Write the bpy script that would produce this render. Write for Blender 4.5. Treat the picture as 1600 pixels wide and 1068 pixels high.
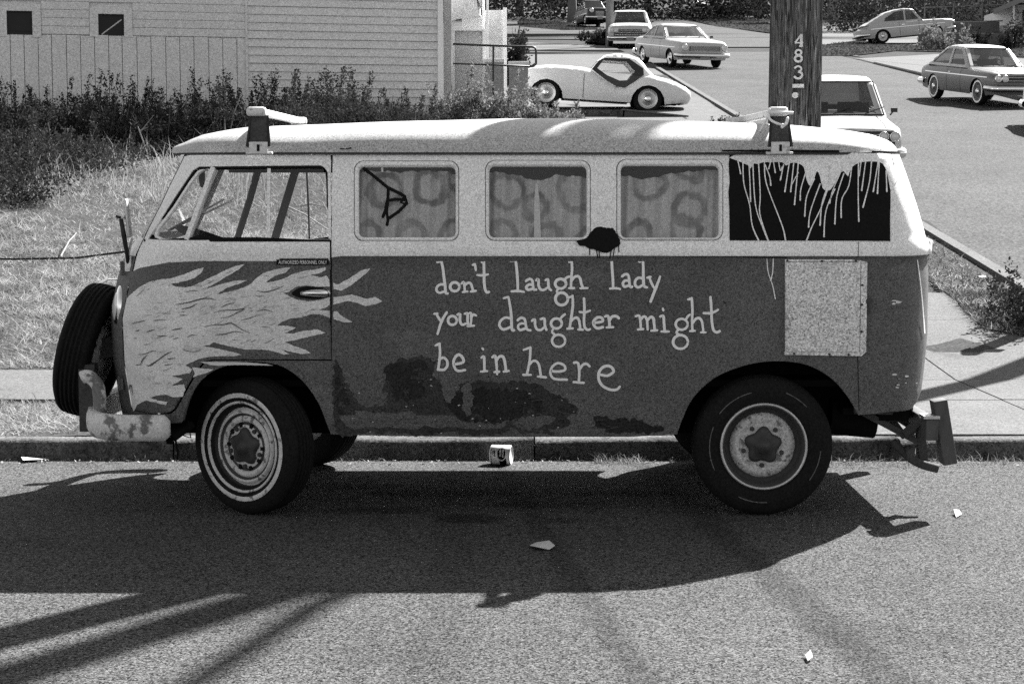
import bpy, bmesh, math, random
import numpy as np
from mathutils import Vector, Matrix
from mathutils.geometry import delaunay_2d_cdt

for o in list(bpy.data.objects):
    bpy.data.objects.remove(o)
SC = bpy.context.scene
COL = SC.collection
rng = np.random.default_rng(7)
random.seed(7)
R = math.radians

# ------------------------------------------------------------------ camera, sky, sun, exposure
F_PX = 2950.0                      # focal length in pixels of a 1600 px wide frame
CAM_H = 1.6
TILT = math.atan(270.0 / F_PX)
cam = bpy.data.cameras.new('camera')
cam.sensor_width = 36.0
cam.lens = 36.0 * F_PX / 1600.0
cam.clip_start = 0.1
cam.clip_end = 2000.0
cam_o = bpy.data.objects.new('camera', cam)
cam_o.location = (0, 0, CAM_H)
cam_o.rotation_euler = (math.pi / 2 - TILT, 0, 0)
COL.objects.link(cam_o)
SC.camera = cam_o

SUN_X, SUN_Y = 0.695, 0.962          # horizontal shift of a shadow per metre of height (towards -X, -Y)
SUN_EL = math.atan(1.0 / math.hypot(SUN_X, SUN_Y))
SUN_ROT = math.atan2(SUN_X, SUN_Y)
world = bpy.data.worlds.new('World')
SC.world = world
world.use_nodes = True
wn = world.node_tree.nodes
wl = world.node_tree.links
wn.clear()
w_out = wn.new('ShaderNodeOutputWorld')
w_bg = wn.new('ShaderNodeBackground')
w_sky = wn.new('ShaderNodeTexSky')
w_sky.sky_type = 'NISHITA'
w_sky.sun_disc = False
w_sky.sun_elevation = SUN_EL
w_sky.sun_rotation = SUN_ROT
w_bw = wn.new('ShaderNodeRGBToBW')     # black and white film
wl.new(w_sky.outputs[0], w_bw.inputs[0])
wl.new(w_bw.outputs[0], w_bg.inputs[0])
wl.new(w_bg.outputs[0], w_out.inputs[0])
w_bg.inputs[1].default_value = 0.06

sun = bpy.data.lights.new('sun', 'SUN')
sun.energy = 5.0
sun.angle = R(0.53)
sun.color = (1, 0.995, 0.985)
sun_o = bpy.data.objects.new('sun', sun)
sun_o.rotation_euler = Vector((-SUN_X, -SUN_Y, -1)).to_track_quat('-Z', 'Y').to_euler()
sun_o.location = (20, 30, 40)
COL.objects.link(sun_o)

SC.view_settings.view_transform = 'Standard'
SC.view_settings.look = 'None'
SC.view_settings.exposure = 2.2
SC.view_settings.gamma = 1.0
SC.view_settings.use_curve_mapping = False
SC.cycles.use_denoising = False       # keep the grain
SC.cycles.max_bounces = 6
SC.cycles.transparent_max_bounces = 16

# ------------------------------------------------------------------ helpers
def ray(px, py):
    u = (px - 800.0) / F_PX
    v = (534.0 - py) / F_PX
    return np.array([u, math.cos(TILT) + v * math.sin(TILT), -math.sin(TILT) + v * math.cos(TILT)])

def atY(px, py, Y):
    d = ray(px, py)
    t = Y / d[1]
    return np.array([d[0] * t, Y, CAM_H + d[2] * t])

def hill(Y):
    """height of the ground plane that climbs behind the pavement"""
    Y = np.asarray(Y, float)
    t = Y - 13.6
    return 0.15 + 0.098 * np.where(t > 0.5, t - 0.25, np.where(t > 0, t * t * 0.5, 0.0))

def on_hill(px, py, dz=0.0):
    d = ray(px, py)
    lo, hi = 5.0, 900.0
    for _ in range(60):
        m = 0.5 * (lo + hi)
        z = CAM_H + d[2] * m / d[1]
        if z > float(hill(m)):
            lo = m
        else:
            hi = m
    Y = 0.5 * (lo + hi)
    return np.array([d[0] * Y / d[1], Y, float(hill(Y)) + dz])

def on_flat(px, py, z=0.0):
    d = ray(px, py)
    t = (z - CAM_H) / d[2]
    return np.array([d[0] * t, d[1] * t, z])

def tag(o, label=None, cat=None, group=None, kind=None):
    if label: o['label'] = label
    if cat: o['category'] = cat
    if group: o['group'] = group
    if kind: o['kind'] = kind
    return o

def empty(name, loc, rz=0.0, parent=None, rot=None):
    o = bpy.data.objects.new(name, None)
    o.location = loc
    o.rotation_euler = rot if rot else (0, 0, rz)
    o.empty_display_size = 0.2
    COL.objects.link(o)
    if parent: o.parent = parent
    return o

def new_mesh(name, verts, faces, mats, smooth=False, midx=None):
    me = bpy.data.meshes.new(name)
    me.from_pydata([tuple(map(float, v)) for v in verts], [], [tuple(int(i) for i in f) for f in faces])
    if not isinstance(mats, (list, tuple)): mats = [mats]
    for m in mats: me.materials.append(m)
    if midx is not None:
        me.polygons.foreach_set('material_index', np.asarray(midx, np.int32))
    if smooth:
        me.polygons.foreach_set('use_smooth', np.ones(len(me.polygons), bool))
    me.update()
    return me

def link(name, me, parent=None, loc=(0, 0, 0), rot=(0, 0, 0)):
    o = bpy.data.objects.new(name, me)
    o.location = loc
    o.rotation_euler = rot
    COL.objects.link(o)
    if parent: o.parent = parent
    return o

def fast_tris(name, V, T, mat):
    """V (n,3), T (m,3) numpy arrays"""
    me = bpy.data.meshes.new(name)
    me.vertices.add(len(V)); me.vertices.foreach_set('co', np.asarray(V, np.float32).ravel())
    me.loops.add(T.size); me.loops.foreach_set('vertex_index', T.astype(np.int32).ravel())
    me.polygons.add(len(T))
    k = T.shape[1]
    me.polygons.foreach_set('loop_start', np.arange(0, T.size, k, dtype=np.int32))
    me.materials.append(mat)
    me.update(calc_edges=True)
    return me

class MB:
    """collects simple shapes into one mesh"""
    def __init__(s):
        s.v = []; s.f = []; s.m = []
    def add(s, verts, faces, mi=0):
        b = len(s.v)
        s.v.extend([tuple(map(float, v)) for v in verts])
        s.f.extend([tuple(i + b for i in f) for f in faces])
        s.m.extend([mi] * len(faces))
        return s
    def box(s, c, size, rot=None, mi=0, taper=1.0):
        x, y, z = [a / 2 for a in size]
        pts = []
        for sz in (-1, 1):
            k = taper if sz > 0 else 1.0
            for sx, sy in ((-1, -1), (1, -1), (1, 1), (-1, 1)):
                pts.append(Vector((sx * x * k, sy * y * k, sz * z)))
        if rot is not None: pts = [rot @ p for p in pts]
        pts = [p + Vector(c) for p in pts]
        return s.add(pts, [(3, 2, 1, 0), (4, 5, 6, 7), (0, 1, 5, 4), (1, 2, 6, 5), (2, 3, 7, 6), (3, 0, 4, 7)], mi)
    def beam(s, a, b, w, h, up=(0, 0, 1), mi=0):
        a = Vector(a); b = Vector(b); d = (b - a).normalized()
        upv = Vector(up)
        if abs(d.dot(upv)) > 0.98: upv = Vector((0, 1, 0))
        sd = d.cross(upv).normalized(); u = sd.cross(d)
        pts = []
        for p in (a, b):
            for i, j in ((-1, -1), (1, -1), (1, 1), (-1, 1)):
                pts.append(p + sd * (i * w / 2) + u * (j * h / 2))
        return s.add(pts, [(3, 2, 1, 0), (4, 5, 6, 7), (0, 1, 5, 4), (1, 2, 6, 5), (2, 3, 7, 6), (3, 0, 4, 7)], mi)
    def tube(s, pts, rad, n=8, mi=0, cap=True):
        pts = [Vector(p) for p in pts]
        rad = list(rad) if hasattr(rad, '__len__') else [rad] * len(pts)
        rings = []
        prev = None
        for i, p in enumerate(pts):
            d = (pts[min(i + 1, len(pts) - 1)] - pts[max(i - 1, 0)]).normalized()
            if prev is None:
                ref = Vector((0, 0, 1)) if abs(d.z) < 0.9 else Vector((1, 0, 0))
                a = d.cross(ref).normalized()
            else:
                a = (prev - d * prev.dot(d)).normalized()
            prev = a
            b = d.cross(a)
            rings.append([p + a * (rad[i] * math.cos(2 * math.pi * k / n)) + b * (rad[i] * math.sin(2 * math.pi * k / n)) for k in range(n)])
        V = [q for r in rings for q in r]
        Fc = []
        for i in range(len(rings) - 1):
            for k in range(n):
                Fc.append((i * n + k, i * n + (k + 1) % n, (i + 1) * n + (k + 1) % n, (i + 1) * n + k))
        if cap:
            Fc.append(tuple(range(n - 1, -1, -1)))
            Fc.append(tuple((len(rings) - 1) * n + k for k in range(n)))
        return s.add(V, Fc, mi)
    def lathe(s, prof, n=32, axis='Y', c=(0, 0, 0), mi=0, close=False):
        """prof: (radius, a) pairs; a measured along the axis"""
        V = []
        for r, a in prof:
            for k in range(n):
                t = 2 * math.pi * k / n
                if axis == 'Y': p = (r * math.cos(t), a, r * math.sin(t))
                elif axis == 'X': p = (a, r * math.cos(t), r * math.sin(t))
                else: p = (r * math.cos(t), r * math.sin(t), a)
                V.append((p[0] + c[0], p[1] + c[1], p[2] + c[2]))
        Fc = []
        m = len(prof)
        for i in range(m if close else m - 1):
            j = (i + 1) % m
            for k in range(n):
                Fc.append((i * n + k, i * n + (k + 1) % n, j * n + (k + 1) % n, j * n + k))
        return s.add(V, Fc, mi)
    def build(s, name, mats, parent=None, smooth=False, loc=(0, 0, 0), rot=(0, 0, 0), sub=None, bevel=None):
        v = s.v
        if sub is not None:
            v = [(a[0] - sub[0], a[1] - sub[1], a[2] - sub[2]) for a in v]
        me = new_mesh(name, v, s.f, mats, smooth, s.m if isinstance(mats, (list, tuple)) else None)
        o = link(name, me, parent, loc, rot)
        if bevel:
            b = o.modifiers.new('bevel', 'BEVEL'); b.width = bevel; b.segments = 2; b.limit_method = 'ANGLE'; b.angle_limit = R(35)
            for p in me.polygons: p.use_smooth = True
        return o
    def mesh(s, name, mats, smooth=False):
        return new_mesh(name, s.v, s.f, mats, smooth, s.m if isinstance(mats, (list, tuple)) else None)

def densify(loop, step, closed=True):
    loop = [np.asarray(p, float) for p in loop]
    out = []
    n = len(loop)
    for i in range(n if closed else n - 1):
        a = loop[i]; b = loop[(i + 1) % n]
        k = max(1, int(math.ceil(np.linalg.norm(b - a) / step)))
        for j in range(k): out.append(a + (b - a) * j / k)
    if not closed: out.append(loop[-1])
    return np.array(out)

def smooth_line(pts, k=6, closed=False):
    """Catmull-Rom through the points"""
    P = [np.asarray(p, float) for p in pts]
    n = len(P)
    if n < 3 and not closed: return densify(P, 1e9, False) if n < 2 else np.array([P[0] + (P[-1] - P[0]) * t for t in np.linspace(0, 1, k + 1)])
    out = []
    for i in range(n if closed else n - 1):
        p0 = P[(i - 1) % n] if closed or i > 0 else P[i]
        p1 = P[i]; p2 = P[(i + 1) % n]
        p3 = P[(i + 2) % n] if closed or i + 2 < n else p2
        for j in range(k):
            t = j / k
            out.append(0.5 * ((2 * p1) + (-p0 + p2) * t + (2 * p0 - 5 * p1 + 4 * p2 - p3) * t * t + (-p0 + 3 * p1 - 3 * p2 + p3) * t ** 3))
    if not closed: out.append(P[-1])
    return np.array(out)

def inside(P, loops):
    """even-odd test for many points"""
    P = np.asarray(P, float)
    c = np.zeros(len(P), bool)
    for L in loops:
        L = np.asarray(L, float)
        A = L; B = np.roll(L, -1, 0)
        for a, b in zip(A, B):
            if a[1] == b[1]: continue
            cond = ((a[1] > P[:, 1]) != (b[1] > P[:, 1]))
            xi = (b[0] - a[0]) * (P[:, 1] - a[1]) / (b[1] - a[1]) + a[0]
            c ^= cond & (P[:, 0] < xi)
    return c

def tri_region(loops, step):
    V = []; E = []
    for L in loops:
        b = len(V); n = len(L)
        V.extend([Vector((float(p[0]), float(p[1]))) for p in L])
        E.extend([(b + i, b + (i + 1) % n) for i in range(n)])
    A = np.array([list(v) for v in V])
    lo = A.min(0); hi = A.max(0)
    if step:
        gx = np.arange(lo[0] + step / 2, hi[0], step); gz = np.arange(lo[1] + step / 2, hi[1], step)
        if len(gx) and len(gz):
            G = np.array(np.meshgrid(gx, gz)).reshape(2, -1).T
            G = G[inside(G, loops)]
            if len(G):
                keep = np.ones(len(G), bool)
                for i in range(0, len(G), 400):
                    d = np.linalg.norm(G[i:i + 400, None, :] - A[None], axis=2).min(1)
                    keep[i:i + 400] = d > step * 0.35
                G = G[keep]
                V.extend([Vector((float(p[0]), float(p[1]))) for p in G])
    r = delaunay_2d_cdt(V, E, [], 0, 1e-6)
    P = np.array([list(v) for v in r[0]])
    T = [tuple(f) for f in r[2]]
    C = np.array([(P[f[0]] + P[f[1]] + P[f[2]]) / 3 for f in T])
    ok = inside(C, loops)
    return P, [t for t, k in zip(T, ok) if k]

# ------------------------------------------------------------------ materials (all greys: black and white photograph)
def mat(name, base, rough=0.8, var=0.25, scale=3.0, fine=0.15, fscale=120.0, bump=0.0, bscale=80.0, metal=0.0, spec=0.3, coord='Object', stretch=None, blotch=None):
    m = bpy.data.materials.new(name); m.use_nodes = True
    nt = m.node_tree; N = nt.nodes; L = nt.links
    bs = N['Principled BSDF']
    bs.inputs['Roughness'].default_value = rough
    bs.inputs['Metallic'].default_value = metal
    bs.inputs['Specular IOR Level'].default_value = spec
    tc = N.new('ShaderNodeTexCoord')
    src = tc.outputs[coord]
    if stretch:
        mp = N.new('ShaderNodeMapping'); mp.inputs['Scale'].default_value = stretch
        L.new(src, mp.inputs[0]); src = mp.outputs[0]
    def noise(sc, det=4.0):
        n = N.new('ShaderNodeTexNoise'); n.inputs['Scale'].default_value = sc; n.inputs['Detail'].default_value = det; n.inputs['Roughness'].default_value = 0.65
        L.new(src, n.inputs['Vector']); return n.outputs[0]
    def math_(op, a, b, clamp=False):
        q = N.new('ShaderNodeMath'); q.operation = op; q.use_clamp = clamp
        for i, x in enumerate((a, b)):
            if isinstance(x, (int, float)): q.inputs[i].default_value = x
            else: L.new(x, q.inputs[i])
        return q.outputs[0]
    v = math_('MULTIPLY_ADD', math_('SUBTRACT', noise(scale), 0.5), var * 2.4)
    v.node.inputs[2].default_value = 1.0
    vo = N.new('ShaderNodeTexVoronoi'); vo.inputs['Scale'].default_value = fscale
    L.new(src, vo.inputs['Vector'])
    sepc = N.new('ShaderNodeSeparateColor'); L.new(vo.outputs['Color'], sepc.inputs[0])
    gsum = math_('MULTIPLY', math_('ADD', math_('ADD', sepc.outputs[0], sepc.outputs[1]), noise(fscale * 1.6, 2.0)), 1 / 3.0)
    f = math_('MULTIPLY_ADD', math_('SUBTRACT', gsum, 0.5), fine * 2.2)
    f.node.inputs[2].default_value = 1.0
    f = math_('MAXIMUM', f, 0.12)
    col = math_('MULTIPLY', math_('MULTIPLY', v, f), base)
    if blotch:                       # (scale, threshold, softness, factor): worn or stained patches
        bsz, th, so, fac = blotch
        mr = N.new('ShaderNodeMapRange'); mr.inputs[1].default_value = th; mr.inputs[2].default_value = th + so
        mr.inputs[3].default_value = 1.0; mr.inputs[4].default_value = fac
        L.new(noise(bsz, 6.0), mr.inputs[0])
        col = math_('MULTIPLY', col, mr.outputs[0])
    col = math_('MAXIMUM', col, 0.004)
    L.new(col, bs.inputs['Base Color'])
    if bump:
        bm = N.new('ShaderNodeBump'); bm.inputs['Strength'].default_value = bump; bm.inputs['Distance'].default_value = 0.01
        L.new(noise(bscale, 3.0), bm.inputs['Height']); L.new(bm.outputs[0], bs.inputs['Normal'])
    return m

def leaf_mat(name, base, trans=0.25, var=0.5, scale=25.0):
    m = bpy.data.materials.new(name); m.use_nodes = True
    nt = m.node_tree; N = nt.nodes; L = nt.links
    out = N['Material Output']; N.remove(N['Principled BSDF'])
    d = N.new('ShaderNodeBsdfDiffuse'); t = N.new('ShaderNodeBsdfTranslucent'); mx = N.new('ShaderNodeMixShader')
    tc = N.new('ShaderNodeTexCoord'); n = N.new('ShaderNodeTexNoise'); n.inputs['Scale'].default_value = scale
    L.new(tc.outputs['Object'], n.inputs['Vector'])
    mr = N.new('ShaderNodeMapRange'); mr.inputs[1].default_value = 0.3; mr.inputs[2].default_value = 0.7
    mr.inputs[3].default_value = base * (1 - var); mr.inputs[4].default_value = base * (1 + var)
    L.new(n.outputs[0], mr.inputs[0])
    L.new(mr.outputs[0], d.inputs[0]); L.new(mr.outputs[0], t.inputs[0])
    mx.inputs[0].default_value = trans
    L.new(d.outputs[0], mx.inputs[1]); L.new(t.outputs[0], mx.inputs[2]); L.new(mx.outputs[0], out.inputs[0])
    return m

def glass_mat(name, clear=0.9, tint=0.85):
    m = bpy.data.materials.new(name); m.use_nodes = True
    nt = m.node_tree; N = nt.nodes; L = nt.links
    out = N['Material Output']; N.remove(N['Principled BSDF'])
    t = N.new('ShaderNodeBsdfTransparent'); t.inputs[0].default_value = (tint, tint, tint, 1)
    g = N.new('ShaderNodeBsdfGlossy'); g.inputs['Roughness'].default_value = 0.03
    d = N.new('ShaderNodeBsdfDiffuse'); d.inputs[0].default_value = (0.35, 0.35, 0.35, 1)
    lw_ = N.new('ShaderNodeLayerWeight'); lw_.inputs[0].default_value = 0.5
    pw_ = N.new('ShaderNodeMath'); pw_.operation = 'POWER'; pw_.inputs[1].default_value = 5.0
    L.new(lw_.outputs['Facing'], pw_.inputs[0])
    fr = N.new('ShaderNodeMath'); fr.operation = 'MULTIPLY_ADD'; fr.inputs[1].default_value = 0.9; fr.inputs[2].default_value = 0.045
    L.new(pw_.outputs[0], fr.inputs[0])
    m1 = N.new('ShaderNodeMixShader'); m1.inputs[0].default_value = 1 - clear
    L.new(t.outputs[0], m1.inputs[1]); L.new(d.outputs[0], m1.inputs[2])
    m2 = N.new('ShaderNodeMixShader')
    L.new(fr.outputs[0], m2.inputs[0]); L.new(m1.outputs[0], m2.inputs[1]); L.new(g.outputs[0], m2.inputs[2])
    L.new(m2.outputs[0], out.inputs[0])
    return m

M = {}
M['asphalt'] = mat('asphalt', 0.070, 0.95, 0.24, 0.9, 2.2, 150, bump=0.9, bscale=150, blotch=(1.1, 0.60, 0.1, 0.72), spec=0.05)
M['asphalt_old'] = mat('asphalt_old', 0.058, 0.95, 0.3, 0.5, 1.2, 44, bump=0.5, bscale=60, blotch=(.8, 0.58, 0.1, 0.8), spec=0.05)
M['concrete'] = mat('concrete', 0.098, 0.9, 0.2, 1.5, 0.8, 110, bump=0.3, bscale=90, blotch=(2.2, 0.6, 0.12, 0.75), spec=0.05)
M['kerb'] = mat('kerb', 0.075, 0.95, 0.35, 5.0, 1.0, 110, bump=0.8, bscale=50, blotch=(6.0, 0.52, 0.1, 0.5), spec=0.05)
M['soil'] = mat('soil', 0.05, 1.0, 0.4, 2.5, 0.8, 60, bump=1.0, bscale=30, spec=0.02)
M['dark_soil'] = mat('dark_soil', 0.02, 1.0, 0.4, 2.5, 0.8, 40, bump=1.0, bscale=30, spec=0.02)
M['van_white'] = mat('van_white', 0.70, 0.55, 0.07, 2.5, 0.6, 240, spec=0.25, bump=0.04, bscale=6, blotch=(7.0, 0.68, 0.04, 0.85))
M['van_stain'] = mat('van_stain', 0.022, 0.85, 0.6, 4.0, 1.2, 230, spec=0.08, blotch=(18.0, 0.58, 0.06, 2.0))
M['wheel_rust'] = mat('wheel_rust', 0.40, 0.7, 0.4, 14, 0.6, 160, blotch=(16.0, 0.54, 0.06, 0.3))
M['van_white_dimmed'] = mat('van_white_dimmed', 0.37, 0.6, 0.10, 2.5, 0.8, 230, spec=0.2, bump=0.04, bscale=6, blotch=(5.0, 0.64, 0.06, 0.85))  # the sides' white paint, its colour darkened to tame full sun on the roof
M['van_dark'] = mat('van_dark', 0.084, 0.6, 0.35, 1.6, 1.2, 240, spec=0.2, bump=0.06, bscale=4, blotch=(5.0, 0.60, 0.10, 1.35))
M['van_primer'] = mat('van_primer', 0.036, 0.8, 0.6, 4.0, 1.2, 230, spec=0.1, blotch=(14.0, 0.60, 0.06, 1.8))
M['van_black'] = mat('van_black', 0.008, 0.6, 0.2, 3.0, 0.5, 200, spec=0.05)
M['flame'] = mat('flame', 0.58, 0.75, 0.3, 5.0, 0.7, 220, spec=0.1, stretch=(1, 1, 2.2), blotch=(9.0, 0.60, 0.05, 0.75))
M['letter'] = mat('letter', 0.74, 0.6, 0.08, 10, 0.12, 200)
M['rubber'] = mat('rubber', 0.010, 0.85, 0.25, 8, 0.8, 170, spec=0.10, bump=0.15, bscale=120)
M['rubber_black'] = mat('rubber_black', 0.008, 0.8, 0.1, 8, 0.2, 150, spec=0.08)
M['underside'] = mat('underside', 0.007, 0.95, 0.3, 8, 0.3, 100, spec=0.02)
M['wheel_white'] = mat('wheel_white', 0.5, 0.55, 0.3, 14, 0.3, 160, blotch=(18.0, 0.55, 0.05, 0.25))
M['wheel_grey'] = mat('wheel_grey', 0.10, 0.6, 0.35, 16, 0.3, 160, blotch=(14.0, 0.56, 0.06, 0.4))
M['hub_dark'] = mat('hub_dark', 0.035, 0.55, 0.4, 18, 0.3, 140)
M['chrome'] = mat('chrome', 0.7, 0.22, 0.1, 10, 0.1, 100, metal=1.0)
M['steel'] = mat('steel', 0.42, 0.45, 0.2, 9, 0.2, 100, metal=0.7)
M['rust'] = mat('rust', 0.05, 0.85, 0.5, 12, 0.4, 120, bump=0.4)
M['bumper'] = mat('bumper', 0.52, 0.55, 0.14, 5, 0.4, 150, blotch=(6.5, 0.54, 0.05, 0.25))
M['rack_paint'] = mat('rack_paint', 0.55, 0.6, 0.2, 8, 0.2, 140, blotch=(9.0, 0.58, 0.05, 0.3))
M['plywood'] = mat('plywood', 0.53, 0.85, 0.14, 4, 1.0, 170, bump=0.3, bscale=60, blotch=(3.0, 0.6, 0.1, 0.85))
M['timber'] = mat('timber', 0.07, 0.85, 0.3, 6, 0.3, 60, stretch=(1, 1, 0.2))
M['pole_wood'] = mat('pole_wood', 0.07, 0.95, 1.1, 40, 1.5, 170, bump=0.8, bscale=60, stretch=(1, 1, 0.07), blotch=(26.0, 0.56, 0.06, 2.2), spec=0.03)
M['siding'] = mat('siding', 0.60, 0.8, 0.10, 0.8, 0.5, 60, spec=0.1, blotch=(3.0, 0.64, 0.08, 0.88))
M['trim_white'] = mat('trim_white', 0.78, 0.6, 0.06, 3, 0.1, 30)
M['wall_pale'] = mat('wall_pale', 0.52, 0.8, 0.08, 2, 0.15, 20)
M['dark_pane'] = mat('dark_pane', 0.014, 0.25, 0.3, 2, 0.1, 20, spec=0.12)
M['black_iron'] = mat('black_iron', 0.012, 0.5, 0.2, 5, 0.2, 40)
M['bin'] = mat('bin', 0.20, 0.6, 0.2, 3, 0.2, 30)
M['car_white'] = mat('car_white', 0.70, 0.35, 0.05, 2, 0.35, 110, spec=0.4)
M['car_silver'] = mat('car_silver', 0.52, 0.35, 0.05, 2, 0.35, 110, spec=0.4)
M['car_grey'] = mat('car_grey', 0.11, 0.3, 0.05, 2, 0.35, 110, spec=0.5)
M['car_pale'] = mat('car_pale', 0.36, 0.3, 0.05, 2, 0.35, 110, spec=0.5)
M['car_cream'] = mat('car_cream', 0.36, 0.35, 0.05, 2, 0.35, 110, spec=0.4)
M['car_dark'] = mat('car_dark', 0.05, 0.3, 0.05, 2, 0.1, 60, spec=0.5)
M['car_black'] = mat('car_black', 0.015, 0.35, 0.05, 2, 0.1, 60, spec=0.4)
M['interior'] = mat('interior', 0.02, 0.9, 0.2, 5, 0.1, 60, spec=0.05)
M['cloth_grey'] = mat('cloth_grey', 0.1, 0.9, 0.2, 5, 0.2, 90)
M['cloth_strip'] = mat('cloth_strip', 0.55, 0.9, 0.1, 9, 0.3, 150)
M['paper'] = mat('paper', 0.5, 0.8, 0.08, 10, 0.1, 100)
M['dry_grass'] = leaf_mat('dry_grass', 0.26, 0.3, 0.55, 3.0)
M['dry_stalk'] = leaf_mat('dry_stalk', 0.28, 0.1, 0.2, 9.0)
M['green_grass'] = leaf_mat('green_grass', 0.055, 0.25, 0.6, 6.0)
M['dark_leaf'] = leaf_mat('dark_leaf', 0.045, 0.15, 0.6, 5.0)
M['pale_leaf'] = leaf_mat('pale_leaf', 0.2, 0.2, 0.7, 9.0)
M['tree_leaf'] = leaf_mat('tree_leaf', 0.03, 0.25, 0.7, 3.0)
M['bark'] = mat('bark', 0.10, 0.95, 0.3, 8, 0.4, 40, bump=1.0, bscale=20, stretch=(1, 1, 0.25))
M['bark_pale'] = mat('bark_pale', 0.2, 0.95, 0.3, 4, 0.3, 30, bump=0.6, bscale=20, stretch=(1, 1, 0.25))
M['glass'] = glass_mat('glass', 0.96, 0.96)
M['glass_dirty'] = glass_mat('glass_dirty', 0.92, 0.94)
M['glass_car'] = glass_mat('glass_car', 0.95, 0.4)
M['lens'] = mat('lens', 0.55, 0.15, 0.1, 20, 0.2, 80, spec=0.8)
M['numeral'] = mat('numeral', 0.5, 0.5, 0.15, 20, 0.2, 60)

def stains(m, spots, tracks):
    """oil spots (x, y, rx, ry, factor) and worn tyre tracks ((x0, y0), (x1, y1), half width, factor) on the road"""
    nt = m.node_tree; N = nt.nodes; L = nt.links; bs = N['Principled BSDF']
    acc = bs.inputs['Base Color'].links[0].from_socket
    geo = N.new('ShaderNodeNewGeometry'); nz = N.new('ShaderNodeTexNoise'); nz.inputs['Scale'].default_value = 7; nz.inputs['Detail'].default_value = 6
    L.new(geo.outputs['Position'], nz.inputs['Vector'])
    sep = N.new('ShaderNodeSeparateXYZ'); L.new(geo.outputs['Position'], sep.inputs[0])
    def mt(op, *a):
        q = N.new('ShaderNodeMath'); q.operation = op
        for i, x in enumerate(a):
            if isinstance(x, (int, float)): q.inputs[i].default_value = x
            else: L.new(x, q.inputs[i])
        return q.outputs[0]
    nn = mt('MULTIPLY', mt('SUBTRACT', nz.outputs[0], .5), 1.6)
    def mul(acc, d, lo, hi, fac):
        mr = N.new('ShaderNodeMapRange'); mr.interpolation_type = 'SMOOTHSTEP'
        mr.inputs[1].default_value = lo; mr.inputs[2].default_value = hi; mr.inputs[3].default_value = fac; mr.inputs[4].default_value = 1.0
        L.new(d, mr.inputs[0]); return mt('MULTIPLY', acc, mr.outputs[0])
    for x, y, rx, ry, fac in spots:
        a = mt('DIVIDE', mt('SUBTRACT', sep.outputs[0], x), rx); b = mt('DIVIDE', mt('SUBTRACT', sep.outputs[1], y), ry)
        d = mt('ADD', mt('SQRT', mt('ADD', mt('MULTIPLY', a, a), mt('MULTIPLY', b, b))), nn)
        acc = mul(acc, d, .65, 1.2, fac)
    for (x0, y0), (x1, y1), w, fac in tracks:
        l = math.hypot(x1 - x0, y1 - y0); nx, ny = -(y1 - y0) / l, (x1 - x0) / l
        d = mt('ABSOLUTE', mt('ADD', mt('MULTIPLY', mt('SUBTRACT', sep.outputs[0], x0), nx), mt('MULTIPLY', mt('SUBTRACT', sep.outputs[1], y0), ny)))
        d = mt('ADD', d, mt('MULTIPLY', nn, w * .6))
        acc = mul(acc, d, w * .2, w * 1.3, fac)
    L.new(acc, bs.inputs['Base Color'])
_g = on_flat
_sp = []
for px, py, rx, ry, fc in [(735, 810, .16, .13, .45), (600, 797, .3, .10, .6), (850, 788, .28, .1, .6), (690, 770, .4, .12, .55), (560, 760, .3, .12, .6), (990, 770, .3, .1, .6), (880, 812, .1, .07, .6), (330, 960, .3, .3, .8), (1380, 1000, .3, .25, .82)]:
    q = _g(px, py); _sp.append((q[0], q[1], rx, ry, fc))
_tr = []
for a, b, w, fc in [((1210, 905), (1400, 1068), .10, .68), ((930, 950), (1010, 1068), .07, .72), ((700, 900), (680, 1068), .12, .85)]:
    a = _g(*a); b = _g(*b); _tr.append(((a[0], a[1]), (b[0], b[1]), w, fc))
stains(M['asphalt'], _sp, _tr)

# ================================================================== GROUND
def grid_sheet(name, xs, ys, zf, m, smooth=True):
    xs = np.asarray(xs, float); ys = np.asarray(ys, float)
    V = [(x, y, float(zf(x, y))) for y in ys for x in xs]
    nx = len(xs)
    Fc = [(j * nx + i, j * nx + i + 1, (j + 1) * nx + i + 1, (j + 1) * nx + i) for j in range(len(ys) - 1) for i in range(nx - 1)]
    return link(name, new_mesh(name, V, Fc, m, smooth))

KERB_Y = 10.35
SIDE_X0, SIDE_X1 = 4.8, 12.4
def side_z(x, y):
    t = min(max((y - 10.0) / 6.0, 0.0), 1.0)
    return (float(hill(y)) - 0.10 * (1 - min(max((y - 40) / 29.0, 0.0), 1.0)) + .004 * (y > 66)) * t
ys_far = list(np.arange(13.6, 40, 1.2)) + list(np.arange(40, 400, 8))
tag(grid_sheet('terrain', np.linspace(-150, 150, 31), [-40, 0, 9, 10.3] + ys_far, lambda x, y: float(hill(y)) - (0.28 if y < 63 else .03) if y > 11 else -0.15, M['soil']), kind='structure')
tag(grid_sheet('road', list(np.linspace(-80, -6, 8)) + list(np.linspace(-5, 5, 11)) + list(np.linspace(6, 80, 8)), [-30, -10, 0, 4, 6, 8, 9.5, KERB_Y], lambda x, y: 0.0, M['asphalt']), kind='structure')
sy = list(np.arange(KERB_Y, 22, 0.8)) + list(np.arange(22, 77, 3.0))
tag(grid_sheet('side_street', np.linspace(SIDE_X0, SIDE_X1, 6), sy, side_z, M['asphalt_old']), kind='structure')
tag(grid_sheet('vacant_lot', np.linspace(-40, 4.66, 42), np.arange(13.62, 62, 1.1), lambda x, y: float(hill(y)) - 0.012 + 0.03 * math.sin(x * 1.7 + y) * min(1, (y - 13.6) * .5), M['soil']), kind='structure')
tag(grid_sheet('side_verge', np.linspace(12.5, 60, 12), np.arange(13.6, 80, 2.2), lambda x, y: float(hill(y)) - .012, M['soil']), kind='structure')
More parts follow.
